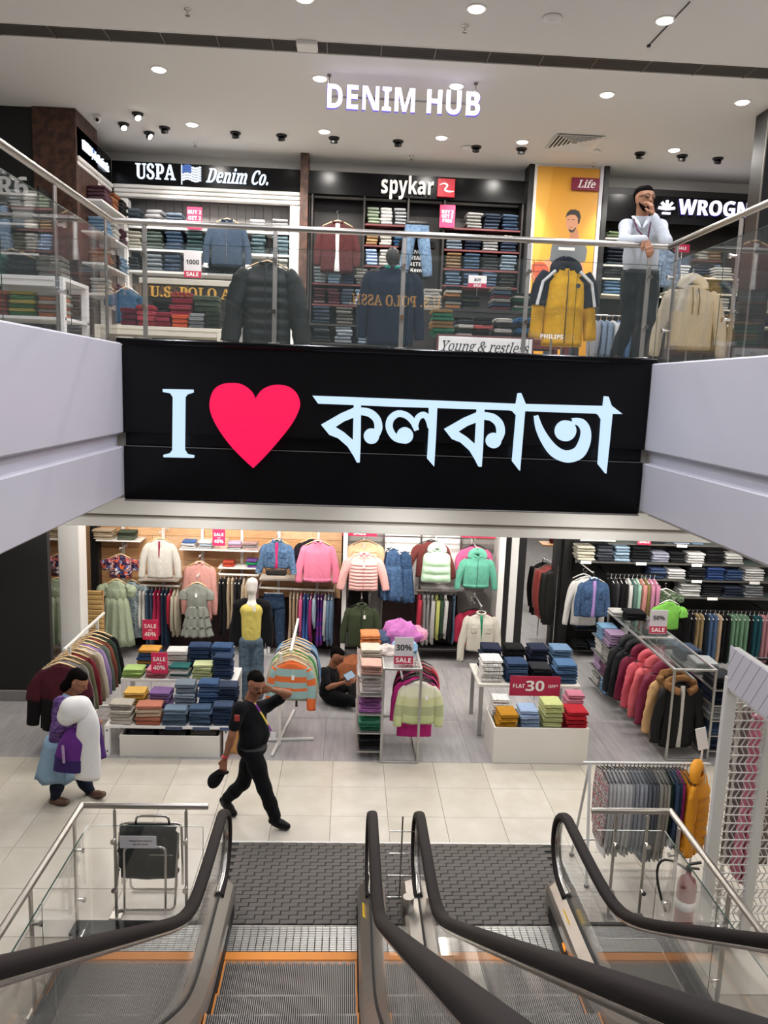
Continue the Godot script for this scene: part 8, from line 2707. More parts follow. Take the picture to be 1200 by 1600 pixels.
class Field:
	# rounded, tapering limbs melted together and meshed as one skin
	var a := PackedVector3Array()
	var d := PackedVector3Array()
	var il := PackedFloat32Array()
	var ra := PackedFloat32Array()
	var rb := PackedFloat32Array()
	var k := 0.03

	func put(p: Vector3, q: Vector3, r0: float, r1 := -1.0) -> void:
		a.append(p)
		d.append(q - p)
		il.append(1.0 / maxf((q - p).length_squared(), 1e-8))
		ra.append(r0)
		rb.append(r1 if r1 >= 0.0 else r0)

	func chain(pts: Array, rs: Array) -> void:
		for i in pts.size() - 1:
			put(pts[i], pts[i + 1], rs[i], rs[i + 1])

	func at(p: Vector3, list: PackedInt32Array) -> float:
		var s := 1e3
		for i in list:
			var pa := p - a[i]
			var h := clampf(pa.dot(d[i]) * il[i], 0.0, 1.0)
			var q := (pa - d[i] * h).length() - lerpf(ra[i], rb[i], h)
			var m := maxf(k - absf(s - q), 0.0) / k
			s = minf(s, q) - m * m * k * 0.25
		return s

	func mesh_into(b: MB, cell: float) -> void:
		var lo := Vector3.ONE * 1e9
		var hi := -lo
		for i in a.size():
			var r := maxf(ra[i], rb[i]) + cell * 2.0
			for p in [a[i], a[i] + d[i]]:
				lo = lo.min(p - Vector3.ONE * r)
				hi = hi.max(p + Vector3.ONE * r)
		var n := 6
		var bs := cell * n
		var nb := Vector3i(((hi - lo) / bs).ceil()) + Vector3i.ONE
		var W := nb.x * n + 1
		var H := nb.y * n + 1
		var verts := {}
		var pv := PackedVector3Array()
		var edges := []
		var all := PackedInt32Array(range(a.size()))
		var vals := PackedFloat32Array()
		vals.resize((n + 1) * (n + 1) * (n + 1))
		var m := n + 1
		for bz in nb.z:
			for by in nb.y:
				for bx in nb.x:
					var o := lo + Vector3(bx, by, bz) * bs
					var c := o + Vector3.ONE * bs * 0.5
					var near := PackedInt32Array()
					var reach := bs * 0.87 + k
					for i in all:
						var pa := c - a[i]
						var h := clampf(pa.dot(d[i]) * il[i], 0.0, 1.0)
						if (pa - d[i] * h).length() - lerpf(ra[i], rb[i], h) < reach:
							near.append(i)
					if near.is_empty() or absf(at(c, near)) > reach:
						continue
					var e := 0
					for z in m:
						for y in m:
							for x in m:
								vals[e] = at(o + Vector3(x, y, z) * cell, near)
								e += 1
					for z in n:
						for y in n:
							for x in n:
								var q := (z * m + y) * m + x
								var s := Vector3.ZERO
								var cnt := 0
								var cor := [vals[q], vals[q + 1], vals[q + m], vals[q + m + 1], vals[q + m * m], vals[q + m * m + 1], vals[q + m * m + m], vals[q + m * m + m + 1]]
								for g in [[0, 1], [2, 3], [4, 5], [6, 7], [0, 2], [1, 3], [4, 6], [5, 7], [0, 4], [1, 5], [2, 6], [3, 7]]:
									var u: float = cor[g[0]]
									var v: float = cor[g[1]]
									if (u < 0.0) != (v < 0.0):
										var f := u / (u - v)
										var p0 := Vector3(g[0] & 1, (g[0] >> 1) & 1, g[0] >> 2)
										var p1 := Vector3(g[1] & 1, (g[1] >> 1) & 1, g[1] >> 2)
										s += p0.lerp(p1, f)
										cnt += 1
								if cnt:
									var id := ((bz * n + z) * H + by * n + y) * W + bx * n + x
									verts[id] = pv.size()
									pv.append(o + (Vector3(x, y, z) + s / cnt) * cell)
									if (cor[0] < 0.0) != (cor[1] < 0.0):
										edges.append([id, W, W * H, cor[0] < 0.0])
									if (cor[0] < 0.0) != (cor[2] < 0.0):
										edges.append([id, W * H, 1, cor[0] < 0.0])
									if (cor[0] < 0.0) != (cor[4] < 0.0):
										edges.append([id, 1, W, cor[0] < 0.0])
		var pi := PackedInt32Array()
		for g in edges:
			var q0 = verts.get(g[0])
			var q1 = verts.get(g[0] - g[1])
			var q2 = verts.get(g[0] - g[1] - g[2])
			var q3 = verts.get(g[0] - g[2])
			if q1 == null or q2 == null or q3 == null:
				continue
			pi.append_array([q0, q2, q1, q0, q3, q2] if g[3] else [q0, q1, q2, q0, q2, q3])
		var pu := PackedVector2Array()
		for p in pv:
			pu.append(Vector2(p.x, p.y))
		b.smooth(pv, pu, pi)


func hand_into(b: MB, wrist: Vector3, dir: Vector3, back: Vector3, curl: float, mirror: float) -> void:
	# palm, four fingers of unequal length bent at the knuckles, thumb from the side of the palm
	dir = dir.normalized()
	var side := dir.cross(back).normalized() * mirror
	var nrm := side.cross(dir).normalized() * mirror
	var f := Field.new()
	f.k = 0.01
	for j in 4:
		var o := side * (j - 1.5) * 0.0185
		f.put(wrist + o * 0.6, wrist + dir * 0.085 + o, 0.0135, 0.0115)
		var ln: float = [0.07, 0.08, 0.074, 0.058][j]
		var p := wrist + dir * 0.088 + o
		var dd := dir
		var pts := [p]
		for q in 3:
			dd = (dd - nrm * tan(curl * (0.55 if q == 0 else 0.75))).normalized()
			p += dd * ln * [0.45, 0.31, 0.24][q]
			pts.append(p)
		f.chain(pts, [0.0105, 0.0095, 0.0088, 0.0078])
	var tb := wrist + dir * 0.025 - side * 0.03
	f.chain([wrist + dir * 0.015 - side * 0.012, tb, tb + (dir * 0.7 - side * 0.55 - nrm * 0.45 * curl).normalized() * 0.04, tb + (dir * 0.9 - side * 0.35 - nrm * 0.6 * curl).normalized() * 0.068], [0.015, 0.0135, 0.0115, 0.0095])
	f.mesh_into(b, 0.006)


func figure(t: Node3D, J: Dictionary, c: Dictionary) -> void:
	# J: joints; c: clothes and colours
	var base := t.position
	var g := {}
	for key in J:
		g[key] = J[key] - base if J[key] is Vector3 and not key in ["f", "u", "hdl", "hdr", "hbl", "hbr", "bellyf"] else J[key]
	var H: Vector3 = g.head
	var f: Vector3 = g.f.normalized()
	var u: Vector3 = g.u.normalized()
	f = (f - u * f.dot(u)).normalized()
	var s := f.cross(u).normalized()
	var chest: Vector3 = (g.sl + g.sr) * 0.5 - Vector3(0, 0.13, 0) * c.get("tall", 1.0)
	chest = g.neck.lerp(g.hip, 0.32)
	var belly: Vector3 = g.neck.lerp(g.hip, 0.68) + g.get("bellyf", Vector3.ZERO)
	var sd: Vector3 = (g.sr - g.sl).normalized()
	var skin: Material = c.skin
	# one continuous skin from head to feet
	var b := MB.new()
	var sk := Field.new()
	sk.put(g.neck - Vector3(0, 0.03, 0), H - u * 0.05, 0.056, 0.052)
	sk.put(g.sl, g.sr, 0.055)
	sk.put(chest - sd * 0.07, chest + sd * 0.07, 0.085)
	sk.put(chest, g.hip, 0.085, 0.08)
	sk.put(g.hpl, g.hpr, 0.06)
	for e in [["sl", "el", "wl"], ["sr", "er", "wr"]]:
		sk.chain([g[e[0]], g[e[1]], g[e[1]].lerp(g[e[2]], 0.3), g[e[2]]], [0.042, 0.034, 0.034, 0.025])
	for e in [["hpl", "kl", "al"], ["hpr", "kr", "ar"]]:
		sk.chain([g[e[0]], g[e[1]], g[e[1]].lerp(g[e[2]], 0.3), g[e[2]]], [0.062, 0.046, 0.042, 0.034])
	sk.mesh_into(b, 0.018)
	var hf := Field.new()
	hf.k = 0.022
	hf.put(H + u * 0.035 - f * 0.03, H + u * 0.035 + f * 0.02, 0.076, 0.072)
	hf.put(H - u * 0.0 + f * 0.03, H - u * 0.075 + f * 0.045, 0.056, 0.036)
	hf.put(H - s * 0.03 - u * 0.03 + f * 0.02, H + s * 0.03 - u * 0.03 + f * 0.02, 0.045)
	hf.put(H - u * 0.02 - f * 0.02, g.neck, 0.055, 0.056)
	hf.put(H + f * 0.088 + u * 0.02, H + f * 0.106 - u * 0.018, 0.009, 0.014)
	hf.put(H + f * 0.083 - u * 0.048 - s * 0.015, H + f * 0.083 - u * 0.048 + s * 0.015, 0.011)
	for q in [-1.0, 1.0]:
		hf.put(H + s * q * 0.076 - f * 0.005 + u * 0.012, H + s * q * 0.074 - f * 0.002 - u * 0.025, 0.016, 0.012)
		hf.put(H + f * 0.078 + u * 0.028 + s * q * 0.018, H + f * 0.068 + u * 0.027 + s * q * 0.045, 0.011)
	hf.mesh_into(b, 0.008)
	for e in [["wl", "hdl", "hbl", "curl_l", 1.0], ["wr", "hdr", "hbr", "curl_r", -1.0]]:
		hand_into(b, g[e[0]], g[e[1]], g[e[2]], g.get(e[3], 0.6), e[4])
	obj("body", b, skin, t)
	for q in [-1.0, 1.0]:
		var eb := MB.new()
		eb.ball(H + f * 0.083 + u * 0.012 + s * q * 0.031, Vector3(0.012, 0.008, 0.012), 10, 7)
		obj("eye", eb, mat("eye dark", "2a211d", 0.3), t)
	# hair
	var hr := Field.new()
	hr.k = 0.03
	hr.put(H + u * 0.06 - f * 0.05, H + u * 0.066 + f * 0.018, 0.078, 0.064)
	hr.put(H - f * 0.055 + u * 0.03, H - f * 0.05 - u * 0.025, 0.066, 0.05)
	for p in c.get("hair_more", []):
		hr.put(H + f * p[0] + u * p[1] + s * p[2], H + f * p[3] + u * p[4] + s * p[5], p[6], p[7])
	var hb := MB.new()
	hr.mesh_into(hb, 0.01)
	obj("hair", hb, c.hair, t)
	if c.get("beard", ""):
		var bf := Field.new()
		bf.k = 0.015
		for q in [-1.0, 1.0]:
			if c.beard == "full":
				bf.put(H + s * q * 0.058 + f * 0.03 - u * 0.035, H + s * q * 0.03 + f * 0.055 - u * 0.085, 0.017, 0.02)
			bf.put(H + f * 0.093 - u * 0.035, H + f * 0.082 - u * 0.042 + s * q * 0.03, 0.008, 0.007)
		if c.beard == "full":
			bf.put(H + f * 0.066 - u * 0.09, H + f * 0.07 - u * 0.085, 0.024)
		var bb := MB.new()
		bf.mesh_into(bb, 0.007)
		obj("beard", bb, c.hair, t)
	# shirt
	var sf := Field.new()
	sf.k = 0.04
	var th: float = c.get("girth", 1.0)
	sf.put(g.neck - Vector3(0, 0.045, 0), g.neck - Vector3(0, 0.03, 0), 0.075)
	sf.put(g.sl, g.sr, 0.06)
	sf.put(chest - sd * 0.075, chest + sd * 0.075, 0.1 * th)
	sf.put(chest - sd * 0.06, belly - sd * 0.055, 0.1 * th, 0.1 * th)
	sf.put(chest + sd * 0.06, belly + sd * 0.055, 0.1 * th, 0.1 * th)
	sf.put(belly - sd * 0.06, g.hip - sd * 0.06 + Vector3(0, 0.04, 0), 0.1 * th, 0.1 * th)
	sf.put(belly + sd * 0.06, g.hip + sd * 0.06 + Vector3(0, 0.04, 0), 0.1 * th, 0.1 * th)
	var sl: float = c.get("sleeve", 1.0)
	for e in [["sl", "el", "wl"], ["sr", "er", "wr"]]:
		if sl <= 1.0:
			sf.put(g[e[0]], g[e[0]].lerp(g[e[1]], sl), 0.062, 0.06)
		else:
			sf.chain([g[e[0]], g[e[1]], g[e[1]].lerp(g[e[2]], sl - 1.0)], [0.06, 0.052, 0.04])
	var sb := MB.new()
	sf.mesh_into(sb, 0.016)
	obj(c.get("shirt_name", "shirt"), sb, c.shirt, t)
	# trousers
	var tf := Field.new()
	tf.k = 0.035
	tf.put(g.hip - sd * 0.07 + Vector3(0, 0.02, 0), g.hip + sd * 0.07 + Vector3(0, 0.02, 0), 0.102 * th)
	for e in [["hpl", "kl", "al"], ["hpr", "kr", "ar"]]:
		tf.chain([g[e[0]], g[e[0]].lerp(g[e[1]], 0.35), g[e[1]], g[e[1]].lerp(g[e[2]], 0.55), g[e[1]].lerp(g[e[2]], 0.97)], [0.095, 0.09, 0.07, 0.066, c.get("hemr", 0.062)])
	var tb := MB.new()
	tf.mesh_into(tb, 0.016)
	obj("trousers", tb, c.trousers, t)
	# shoes
	for e in [["al", "tl"], ["ar", "tr"]]:
		var ank: Vector3 = g[e[0]]
		var toe: Vector3 = g[e[1]]
		var fd := (toe - ank)
		var heel := ank - Vector3(fd.x, 0, fd.z).normalized() * 0.035 - Vector3(0, 0.045, 0)
		if c.get("heel_" + e[0]):
			heel = c["heel_" + e[0]] - base
		var ff := Field.new()
		ff.k = 0.03
		ff.chain([heel, heel.lerp(toe, 0.6), toe], [0.036, 0.04, 0.034])
		ff.put(ank - Vector3(0, 0.01, 0), heel.lerp(toe, 0.35), 0.04, 0.036)
		var fb := MB.new()
		ff.mesh_into(fb, 0.011)
		var so := obj("shoe", fb, c.shoes, t)
		var sl2 := MB.new()
		sl2.tube([heel - Vector3(0, 0.03, 0), heel.lerp(toe, 0.5) - Vector3(0, 0.032, 0), toe - Vector3(0, 0.026, 0)], [0.034, 0.042, 0.034], 10, true, 0.3)
		obj("sole", sl2, mats["rubber"], so)


func people() -> void:
	var skin := mat("skin", "8a5a40", 0.6)
	skin.subsurf_scatter_enabled = true
	skin.subsurf_scatter_strength = 0.08
	var hair := mat("black hair", "0d0a09", 0.9, 0.0, {"metallic_specular": 0.15})
	# guard striding past the escalators, hand at his ear, cap in the other hand
	var g := thing("person", "man in black short sleeved uniform striding past, cap in hand", "person", Vector3(-0.75, 0, -7.3))
	figure(g, {"head": Vector3(-0.844, 1.495, -7.28), "f": Vector3(0.5, -0.4, 0.85), "u": Vector3(0.12, 1, 0.06), "neck": Vector3(-0.915, 1.317, -7.3),
		"sr": Vector3(-0.992, 1.316, -7.13), "sl": Vector3(-0.759, 1.204, -7.46), "er": Vector3(-1.054, 1.063, -7.06), "wr": Vector3(-1.124, 0.806, -7.08), "el": Vector3(-0.539, 1.38, -7.36), "wl": Vector3(-0.703, 1.465, -7.26),
		"hdr": Vector3(-0.15, -1, 0.1), "hbr": Vector3(-0.3, 0, 1), "curl_r": 0.9, "hdl": Vector3(-0.8, 0.35, 0.3), "hbl": Vector3(0.2, 0.1, 1), "curl_l": 0.5,
		"hip": Vector3(-0.887, 0.804, -7.32), "hpr": Vector3(-0.862, 0.786, -7.22), "hpl": Vector3(-0.905, 0.685, -7.42), "kr": Vector3(-0.744, 0.471, -7.16), "ar": Vector3(-0.635, 0.137, -7.2), "tr": Vector3(-0.51, 0.04, -7.188),
		"kl": Vector3(-0.99, 0.369, -7.44), "al": Vector3(-1.163, 0.162, -7.5), "tl": Vector3(-1.077, 0.04, -7.414), "bellyf": Vector3(0.035, 0, 0.01)},
		{"skin": skin, "hair": hair, "beard": "moustache", "shirt": fab("17181c"), "sleeve": 0.62, "trousers": fab("121316"), "shoes": mat("black leather", "0a0a0b", 0.45, 0.0, {"metallic_specular": 0.3}), "girth": 1.05, "shirt_name": "uniform_shirt", "heel_al": Vector3(-1.217, 0.111, -7.55)})
	var bt := MB.new()
	var hp := Vector3(-0.888, 0.853, -7.32) - g.position
	bt.loft([oval(hp + Vector3(0, 0.02, 0), 0.15, 0.17, 20, 0, 1, 0), oval(hp - Vector3(0, 0.02, 0), 0.15, 0.17, 20, 0, 1, 0)], true)
	obj("belt", bt, mats["gasket"], g)
	var pt := MB.new()
	var pp := Vector3(-1.012, 1.316, -7.055) - g.position
	pt.box(pp + Vector3(0.01, -0.06, 0.012), Vector3(0.05, 0.065, 0.012), 0.004)
	obj("shoulder_badge", pt, mat("badge red", "a03a34", 0.6), g)
	var ly := MB.new()
	ly.tube([Vector3(-0.852, 1.348, -7.2) - g.position, Vector3(-0.76, 1.216, -7.17) - g.position, Vector3(-0.683, 1.066, -7.18) - g.position], 0.016, 6, true, 0.3)
	obj("lanyard", ly, pattern("lanyard", "stripe", ["d8c43a", "7a3a8a", "d8c43a"]), g)
	obj("id_card", one_box(Vector3(-0.662, 1.022, -7.16) - g.position, Vector3(0.05, 0.08, 0.006)), mats["card"], g)
	var wb := MB.new()
	wb.lathe([Vector2(0.034, -0.008), Vector2(0.036, 0.0), Vector2(0.034, 0.008)], 14, Vector3(-1.118, 0.84, -7.08) - g.position)
	obj("wrist_thread", wb, mats["spykar red"], g)
	var cap := thing("peaked_cap", "black cap held by the striding guard", "cap", Vector3(-1.195, 0.613, -7.1))
	var cf := Field.new()
	cf.put(Vector3(-0.03, -0.03, 0), Vector3(0.02, 0.03, 0), 0.065, 0.05)
	cf.put(Vector3(-0.04, -0.05, 0.03), Vector3(0.0, -0.01, -0.04), 0.05)
	cf.put(Vector3(0.03, 0.03, 0.03), Vector3(0.06, 0.07, 0.0), 0.022)
	var cb := MB.new()
	cf.mesh_into(cb, 0.011)
	obj("crown", cb, fab("101012"), cap)
	var pk := MB.new()
	pk.ball(Vector3(0.055, 0.06, 0.02), Vector3(0.06, 0.012, 0.05), 12, 6)
	obj("peak", pk, fab("101012"), cap)
	# woman with coats over her arm
	var w := thing("person", "woman in purple printed jacket carrying coats over her arm", "person", Vector3(-2.78, 0, -7.7))
	figure(w, {"head": Vector3(-2.725, 1.332, -7.68), "f": Vector3(0.9, -0.45, 0.25), "u": Vector3(0.4, 1, 0.1), "neck": Vector3(-2.834, 1.168, -7.7),
		"sr": Vector3(-2.86, 1.166, -7.54), "sl": Vector3(-2.861, 1.043, -7.86), "er": Vector3(-2.877, 0.912, -7.46), "wr": Vector3(-2.631, 1.031, -7.42), "el": Vector3(-2.829, 0.762, -7.86), "wl": Vector3(-2.638, 0.91, -7.7),
		"hdr": Vector3(1, 0.25, -0.1), "hbr": Vector3(0, 1, 0.5), "curl_r": 0.7, "hdl": Vector3(1, 0.2, 0.2), "hbl": Vector3(0, 1, -0.3), "curl_l": 0.7,
		"hip": Vector3(-2.915, 0.635, -7.7), "hpr": Vector3(-2.886, 0.625, -7.62), "hpl": Vector3(-2.927, 0.545, -7.78), "kr": Vector3(-2.914, 0.35, -7.6), "ar": Vector3(-2.983, 0.067, -7.64), "tr": Vector3(-2.851, 0.04, -7.601),
		"kl": Vector3(-2.787, 0.292, -7.78), "al": Vector3(-2.679, 0.017, -7.84), "tl": Vector3(-2.507, 0.07, -7.709)},
		{"skin": skin, "hair": hair, "hair_more": [[-0.06, 0.0, 0.03, -0.1, -0.1, 0.03, 0.06, 0.055], [-0.06, 0.0, -0.03, -0.11, -0.12, -0.02, 0.06, 0.05]], "shirt": pattern("purple jacket print", "blotch", ["5a3f78", "75588f", "493464", "7f6a9a"]), "sleeve": 1.75, "trousers": fab("232c40", "denim"), "shoes": mat("brown leather", "5c4234", 0.5), "girth": 1.12, "hemr": 0.05, "shirt_name": "jacket"})
	var kf := MB.new()
	var k0 := Vector3(-2.912, 0.728, -7.7) - w.position
	var rr := []
	for k in 8:
		var q := k / 7.0
		rr.append(oval(k0 + Vector3(-0.03 * q, -0.42 * q, 0), 0.16 + 0.08 * q, 0.19 + 0.05 * q, 26, 0.06 + 0.08 * q, 7, 1.0))
	kf.loft(rr, true)
	obj("tunic_hem", kf, fab("8fb0cc"), w)
	var sc := MB.new()
	sc.tube([Vector3(-2.855, 1.209, -7.6) - w.position, Vector3(-2.772, 1.178, -7.58) - w.position, Vector3(-2.716, 1.101, -7.6) - w.position, Vector3(-2.7, 0.995, -7.62) - w.position], [0.035, 0.04, 0.04, 0.03], 10)
	obj("scarf", sc, fab("7f9cb8"), w)
	# white quilted coat over her arm
	var wc := thing("carried_coat", "long white quilted coat draped over the woman's arm", "coat", Vector3(-2.676, 1.007, -7.44))
	var bf := Field.new()
	bf.k = 0.05
	var o := wc.position
	bf.chain([Vector3(-2.756, 1.083, -7.42) - o, Vector3(-2.696, 1.175, -7.4) - o, Vector3(-2.614, 1.181, -7.42) - o, Vector3(-2.547, 1.105, -7.44) - o], [0.09, 0.1, 0.095, 0.07])
	bf.put(Vector3(-2.729, 1.074, -7.38) - o, Vector3(-2.627, 1.117, -7.38) - o, 0.07)
	var cm := MB.new()
	bf.mesh_into(cm, 0.014)
	obj("hood_bundle", cm, fab("ebebea", "puffer"), wc)
	var dr := MB.new()
	limb(dr, [Vector3(-2.564, 1.155, -7.42) - o, Vector3(-2.535, 1.023, -7.38) - o, Vector3(-2.535, 0.784, -7.38) - o, Vector3(-2.557, 0.419, -7.4) - o], [0.08, 0.11, 0.12, 0.125], 0.45, 0.0, 0.06, 20)
	obj("hanging_panel", dr, fab("ebebea", "puffer"), wc)
	var pj := thing("carried_jacket", "purple two-tone jacket hanging under the white coat", "jacket", Vector3(-2.722, 0.933, -7.42))
	o = pj.position
	var p1 := MB.new()
	limb(p1, [Vector3(-2.662, 0.943, -7.43) - o, Vector3(-2.679, 0.826, -7.36) - o, Vector3(-2.731, 0.638, -7.35) - o], [0.08, 0.12, 0.14], 0.4, 0.0, 0.08, 20)
	obj("upper_panel", p1, fab("6a2f8a"), pj)
	var p2 := MB.new()
	limb(p2, [Vector3(-2.724, 0.665, -7.35) - o, Vector3(-2.738, 0.596, -7.35) - o, Vector3(-2.747, 0.527, -7.35) - o], [0.142, 0.14, 0.135], 0.41, 0.0, 0.08, 20)
	obj("lower_panel", p2, fab("3c2a66"), pj)
	var p3 := MB.new()
	limb(p3, [Vector3(-2.511, 1.033, -7.48) - o, Vector3(-2.49, 0.83, -7.5) - o, Vector3(-2.469, 0.593, -7.5) - o], [0.05, 0.065, 0.075], 0.6, 0.0, 0.05)
	obj("sleeve", p3, fab("55307a"), pj)
	var p4 := MB.new()
	p4.tube([Vector3(-2.747, 0.835, -7.27) - o, Vector3(-2.74, 0.651, -7.27) - o], 0.014, 6)
	obj("zip_tab", p4, fab("b79ac0"), pj)
	# man leaning on the upper railing, chin in hand
	var skin2 := mat("skin warm", "9a6a4c", 0.6)
	var m := thing("person", "man in white shirt leaning on the upper glass railing, hand at chin", "person", Vector3(2.7, UP_FLOOR, -7.45))
	figure(m, {"head": Vector3(2.682, 6.262, -7.42), "f": Vector3(0.22, 0.06, 1), "u": Vector3(0.02, 1, 0.05), "neck": Vector3(2.687, 6.111, -7.46),
		"sr": Vector3(2.541, 6.03, -7.46), "sl": Vector3(2.871, 6.044, -7.46), "er": Vector3(2.446, 5.846, -7.2), "wr": Vector3(2.588, 5.844, -7.06), "el": Vector3(2.831, 5.863, -7.2), "wl": Vector3(2.712, 6.089, -7.24),
		"hdr": Vector3(0.35, -0.9, 0.3), "hbr": Vector3(0.1, 0.3, 1), "curl_r": 0.35, "hdl": Vector3(-0.35, 1, 0.05), "hbl": Vector3(0.75, 0.1, 0.7), "curl_l": 1.0,
		"hip": Vector3(2.753, 5.599, -7.56), "hpr": Vector3(2.664, 5.547, -7.56), "hpl": Vector3(2.845, 5.555, -7.56), "kr": Vector3(2.667, 5.193, -7.5), "ar": Vector3(2.56, 4.84, -7.5), "tr": Vector3(2.53, 4.79, -7.34),
		"kl": Vector3(2.842, 5.201, -7.5), "al": Vector3(2.76, 4.84, -7.52), "tl": Vector3(2.8, 4.79, -7.36)},
		{"skin": skin2, "hair": hair, "beard": "full", "shirt": fab("d3d8de"), "sleeve": 1.93, "trousers": fab("16181d"), "shoes": mat("black leather", "0a0a0b", 0.45, 0.0, {"metallic_specular": 0.3}), "girth": 1.02})
	var gl := MB.new()
	var hh := Vector3(2.682, 6.262, -7.42) - m.position
	var fdir := Vector3(0.22, 0.06, 1).normalized()
	var sdir := fdir.cross(Vector3.UP).normalized()
	for q in [-1.0, 1.0]:
		var ring := []
		for k in 13:
			var a := TAU * k / 12.0
			ring.append(hh + fdir * 0.1 + sdir * (q * 0.033 + cos(a) * 0.026) + Vector3(0, 0.012 + sin(a) * 0.018, 0))
		gl.tube(ring, 0.003, 5)
		gl.tube([hh + fdir * 0.098 + sdir * q * 0.06 + Vector3(0, 0.018, 0), hh - fdir * 0.01 + sdir * q * 0.08 + Vector3(0, 0.018, 0)], 0.003, 5)
	obj("glasses", gl, mats["black metal"], m)
	var co := MB.new()
	for q in [-1.0, 1.0]:
		co.tube([Vector3(2.672, 6.108, -7.42) - m.position + Vector3(q * 0.075, 0.01, -0.02), Vector3(2.647, 6.05, -7.34) - m.position + Vector3(q * 0.045, 0, 0), Vector3(2.648, 5.998, -7.33) - m.position + Vector3(q * 0.012, 0, 0)], [0.02, 0.024, 0.01], 6, true, 0.5)
	obj("collar", co, fab("dde1e6"), m)
	var la := MB.new()
	la.tube([Vector3(2.573, 6.079, -7.36) - m.position, Vector3(2.603, 5.967, -7.3) - m.position, Vector3(2.646, 5.887, -7.22) - m.position], 0.008, 6)
	la.tube([Vector3(2.73, 6.06, -7.34) - m.position, Vector3(2.699, 5.956, -7.28) - m.position, Vector3(2.672, 5.818, -7.24) - m.position], 0.008, 6)
	obj("lanyard", la, mat("lanyard maroon", "54243a", 0.7), m)
	var wt := MB.new()
	wt.tube([Vector3(2.727, 6.077, -7.26) - m.position, Vector3(2.738, 6.048, -7.25) - m.position], 0.036, 14)
	obj("watch", wt, mats["black metal"], m)
	obj("belt", one_box(Vector3(2.746, 5.633, -7.55) - m.position, Vector3(0.31, 0.035, 0.225), 0.015), mats["black metal"], m)
	# man seated on the store floor with a tablet
	var st := thing("person", "man in black sitting on the store floor looking at a tablet", "person", Vector3(-0.08, 0, -10.4))
	figure(st, {"head": Vector3(-0.078, 0.678, -10.4), "f": Vector3(0.75, -0.6, 0.4), "u": Vector3(0.45, 1, 0.1), "neck": Vector3(-0.155, 0.498, -10.42),
		"sr": Vector3(-0.258, 0.504, -10.25), "sl": Vector3(-0.139, 0.392, -10.6), "er": Vector3(-0.188, 0.341, -10.1), "wr": Vector3(0.031, 0.439, -10.05), "el": Vector3(-0.06, 0.199, -10.6), "wl": Vector3(0.057, 0.396, -10.35),
		"hdr": Vector3(1, 0.2, 0), "hbr": Vector3(0, 0.3, 1), "curl_r": 0.8, "hdl": Vector3(1, 0.1, 0.2), "hbl": Vector3(0, 1, 0.2), "curl_l": 0.8,
		"hip": Vector3(-0.2, 0.12, -10.42), "hpr": Vector3(-0.17, 0.11, -10.32), "hpl": Vector3(-0.17, 0.11, -10.52), "kr": Vector3(0.17, 0.13, -10.12), "ar": Vector3(0.05, 0.08, -10.38), "tr": Vector3(0.12, 0.06, -10.5),
		"kl": Vector3(0.16, 0.14, -10.7), "al": Vector3(0.16, 0.08, -10.4), "tl": Vector3(0.22, 0.05, -10.27)},
		{"skin": skin, "hair": hair, "shirt": fab("151517"), "sleeve": 0.75, "trousers": fab("131315"), "shoes": mats["black leather"]})
	var tb := thing("tablet", "tablet with bright screen held by the seated man", "tablet", Vector3(0.099, 0.514, -10.1))
	var tt := Transform3D(Basis(Vector3.UP, 0.5) * Basis(Vector3.RIGHT, -0.9) * Basis(Vector3.BACK, 0.3), Vector3.ZERO)
	var b1 := MB.new()
	b1.obox(tt, Vector3(0.17, 0.12, 0.01), 0.003)
	obj("case", b1, mats["black metal"], tb)
	var b2 := MB.new()
	b2.obox(tt * Transform3D(Basis(), Vector3(0, 0, 0.006)), Vector3(0.15, 0.1, 0.001))
	obj("screen", b2, glow("tablet screen", Color(0.6, 0.7, 0.8), 0.6), tb)
	mannequin()


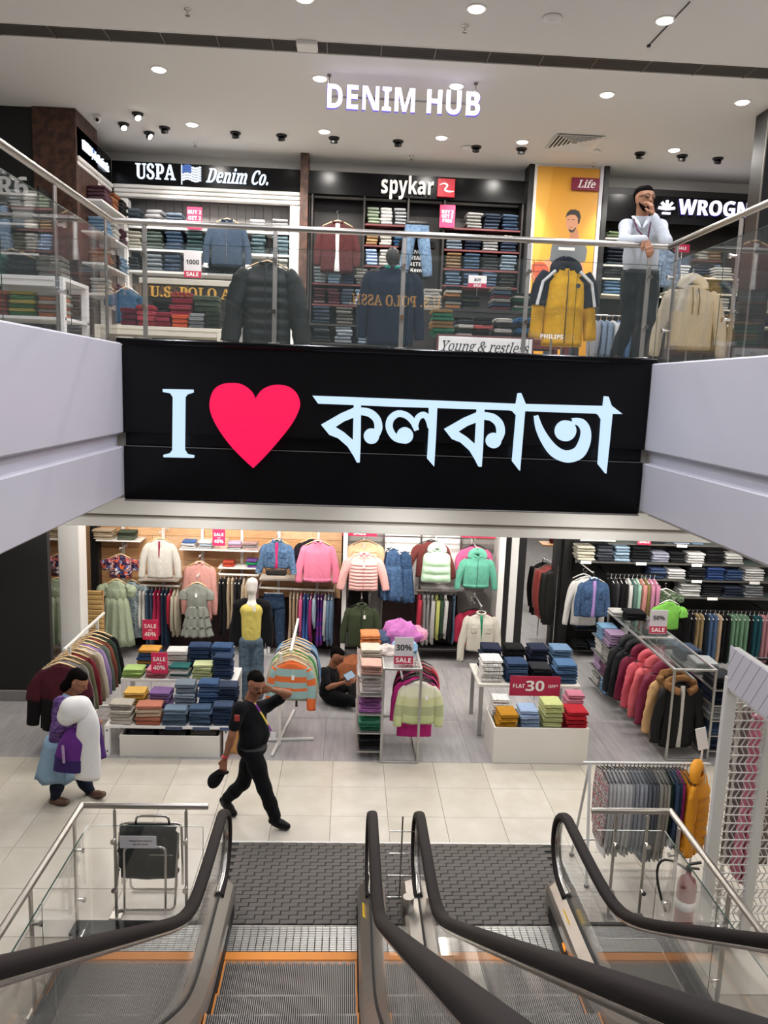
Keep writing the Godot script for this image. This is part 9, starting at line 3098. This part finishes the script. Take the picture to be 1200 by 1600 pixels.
func mannequin() -> void:
	var t := thing("mannequin", "white egg-head mannequin in yellow tee, black jacket and jeans", "mannequin", Vector3(-1.27, 0, -10.3))
	var w := mat("mannequin white", "dedad3", 0.35)
	var f := Field.new()
	f.k = 0.03
	f.put(Vector3(0, 1.66, 0.01), Vector3(0, 1.74, -0.01), 0.07, 0.078)
	f.put(Vector3(0, 1.47, 0), Vector3(0, 1.6, 0.005), 0.05, 0.048)
	f.put(Vector3(-0.15, 1.42, 0), Vector3(0.15, 1.42, 0), 0.05)
	f.put(Vector3(0, 1.42, 0), Vector3(0, 0.95, 0), 0.09, 0.1)
	for s in [-1.0, 1.0]:
		f.chain([Vector3(s * 0.17, 1.42, 0), Vector3(s * 0.22, 1.12, -0.02), Vector3(s * 0.24, 0.86, 0.04)], [0.045, 0.037, 0.026])
		f.chain([Vector3(s * 0.08, 0.92, 0), Vector3(s * 0.09, 0.5, 0.02), Vector3(s * 0.1, 0.08, 0)], [0.08, 0.055, 0.036])
		f.put(Vector3(s * 0.1, 0.05, -0.02), Vector3(s * 0.11, 0.03, 0.12), 0.032, 0.026)
	var b := MB.new()
	f.mesh_into(b, 0.014)
	for s in [-1.0, 1.0]:
		hand_into(b, Vector3(s * 0.24, 0.86, 0.04), Vector3(0.02 * s, -1, 0.1), Vector3(s, 0, 0.2), 0.3, s)
	obj("body", b, w, t)
	var tf := Field.new()
	tf.k = 0.04
	tf.put(Vector3(-0.1, 1.38, 0.01), Vector3(0.1, 1.38, 0.01), 0.075)
	for s in [-1.0, 1.0]:
		tf.put(Vector3(s * 0.05, 1.36, 0.02), Vector3(s * 0.045, 0.98, 0.02), 0.098, 0.092)
	var tb := MB.new()
	tf.mesh_into(tb, 0.014)
	obj("tee", tb, fab("e8d468"), t)
	var jf := Field.new()
	jf.k = 0.03
	for s in [-1.0, 1.0]:
		jf.chain([Vector3(s * 0.1, 1.47, -0.01), Vector3(s * 0.18, 1.42, -0.01), Vector3(s * 0.235, 1.12, -0.02), Vector3(s * 0.25, 0.9, 0.03)], [0.06, 0.075, 0.062, 0.055])
		jf.put(Vector3(s * 0.14, 1.4, -0.03), Vector3(s * 0.16, 0.92, -0.02), 0.085, 0.085)
	jf.put(Vector3(-0.12, 1.4, -0.08), Vector3(0.12, 0.95, -0.08), 0.07)
	jf.put(Vector3(0.12, 1.4, -0.08), Vector3(-0.12, 0.95, -0.08), 0.07)
	var jb := MB.new()
	jf.mesh_into(jb, 0.014)
	obj("jacket", jb, fab("19191b"), t)
	var df := Field.new()
	df.k = 0.03
	df.put(Vector3(-0.07, 0.93, 0.01), Vector3(0.07, 0.93, 0.01), 0.105)
	for s in [-1.0, 1.0]:
		df.chain([Vector3(s * 0.08, 0.9, 0), Vector3(s * 0.09, 0.5, 0.02), Vector3(s * 0.1, 0.13, 0)], [0.1, 0.08, 0.075])
	var db := MB.new()
	df.mesh_into(db, 0.014)
	obj("jeans", db, fab("7690a2", "denim"), t)
	price_tag(t, Vector3(0.05, 1.42, 0.14), 0.04, 0.07)
	price_tag(t, Vector3(0.2, 0.8, 0.1), 0.04, 0.08)
	var pl := MB.new()
	pl.disc_solid(Vector3(0, 0.006, 0.02), Vector3.UP, 0.19, 0.012, 28)
	obj("base_plate", pl, mats["bright steel"], t)
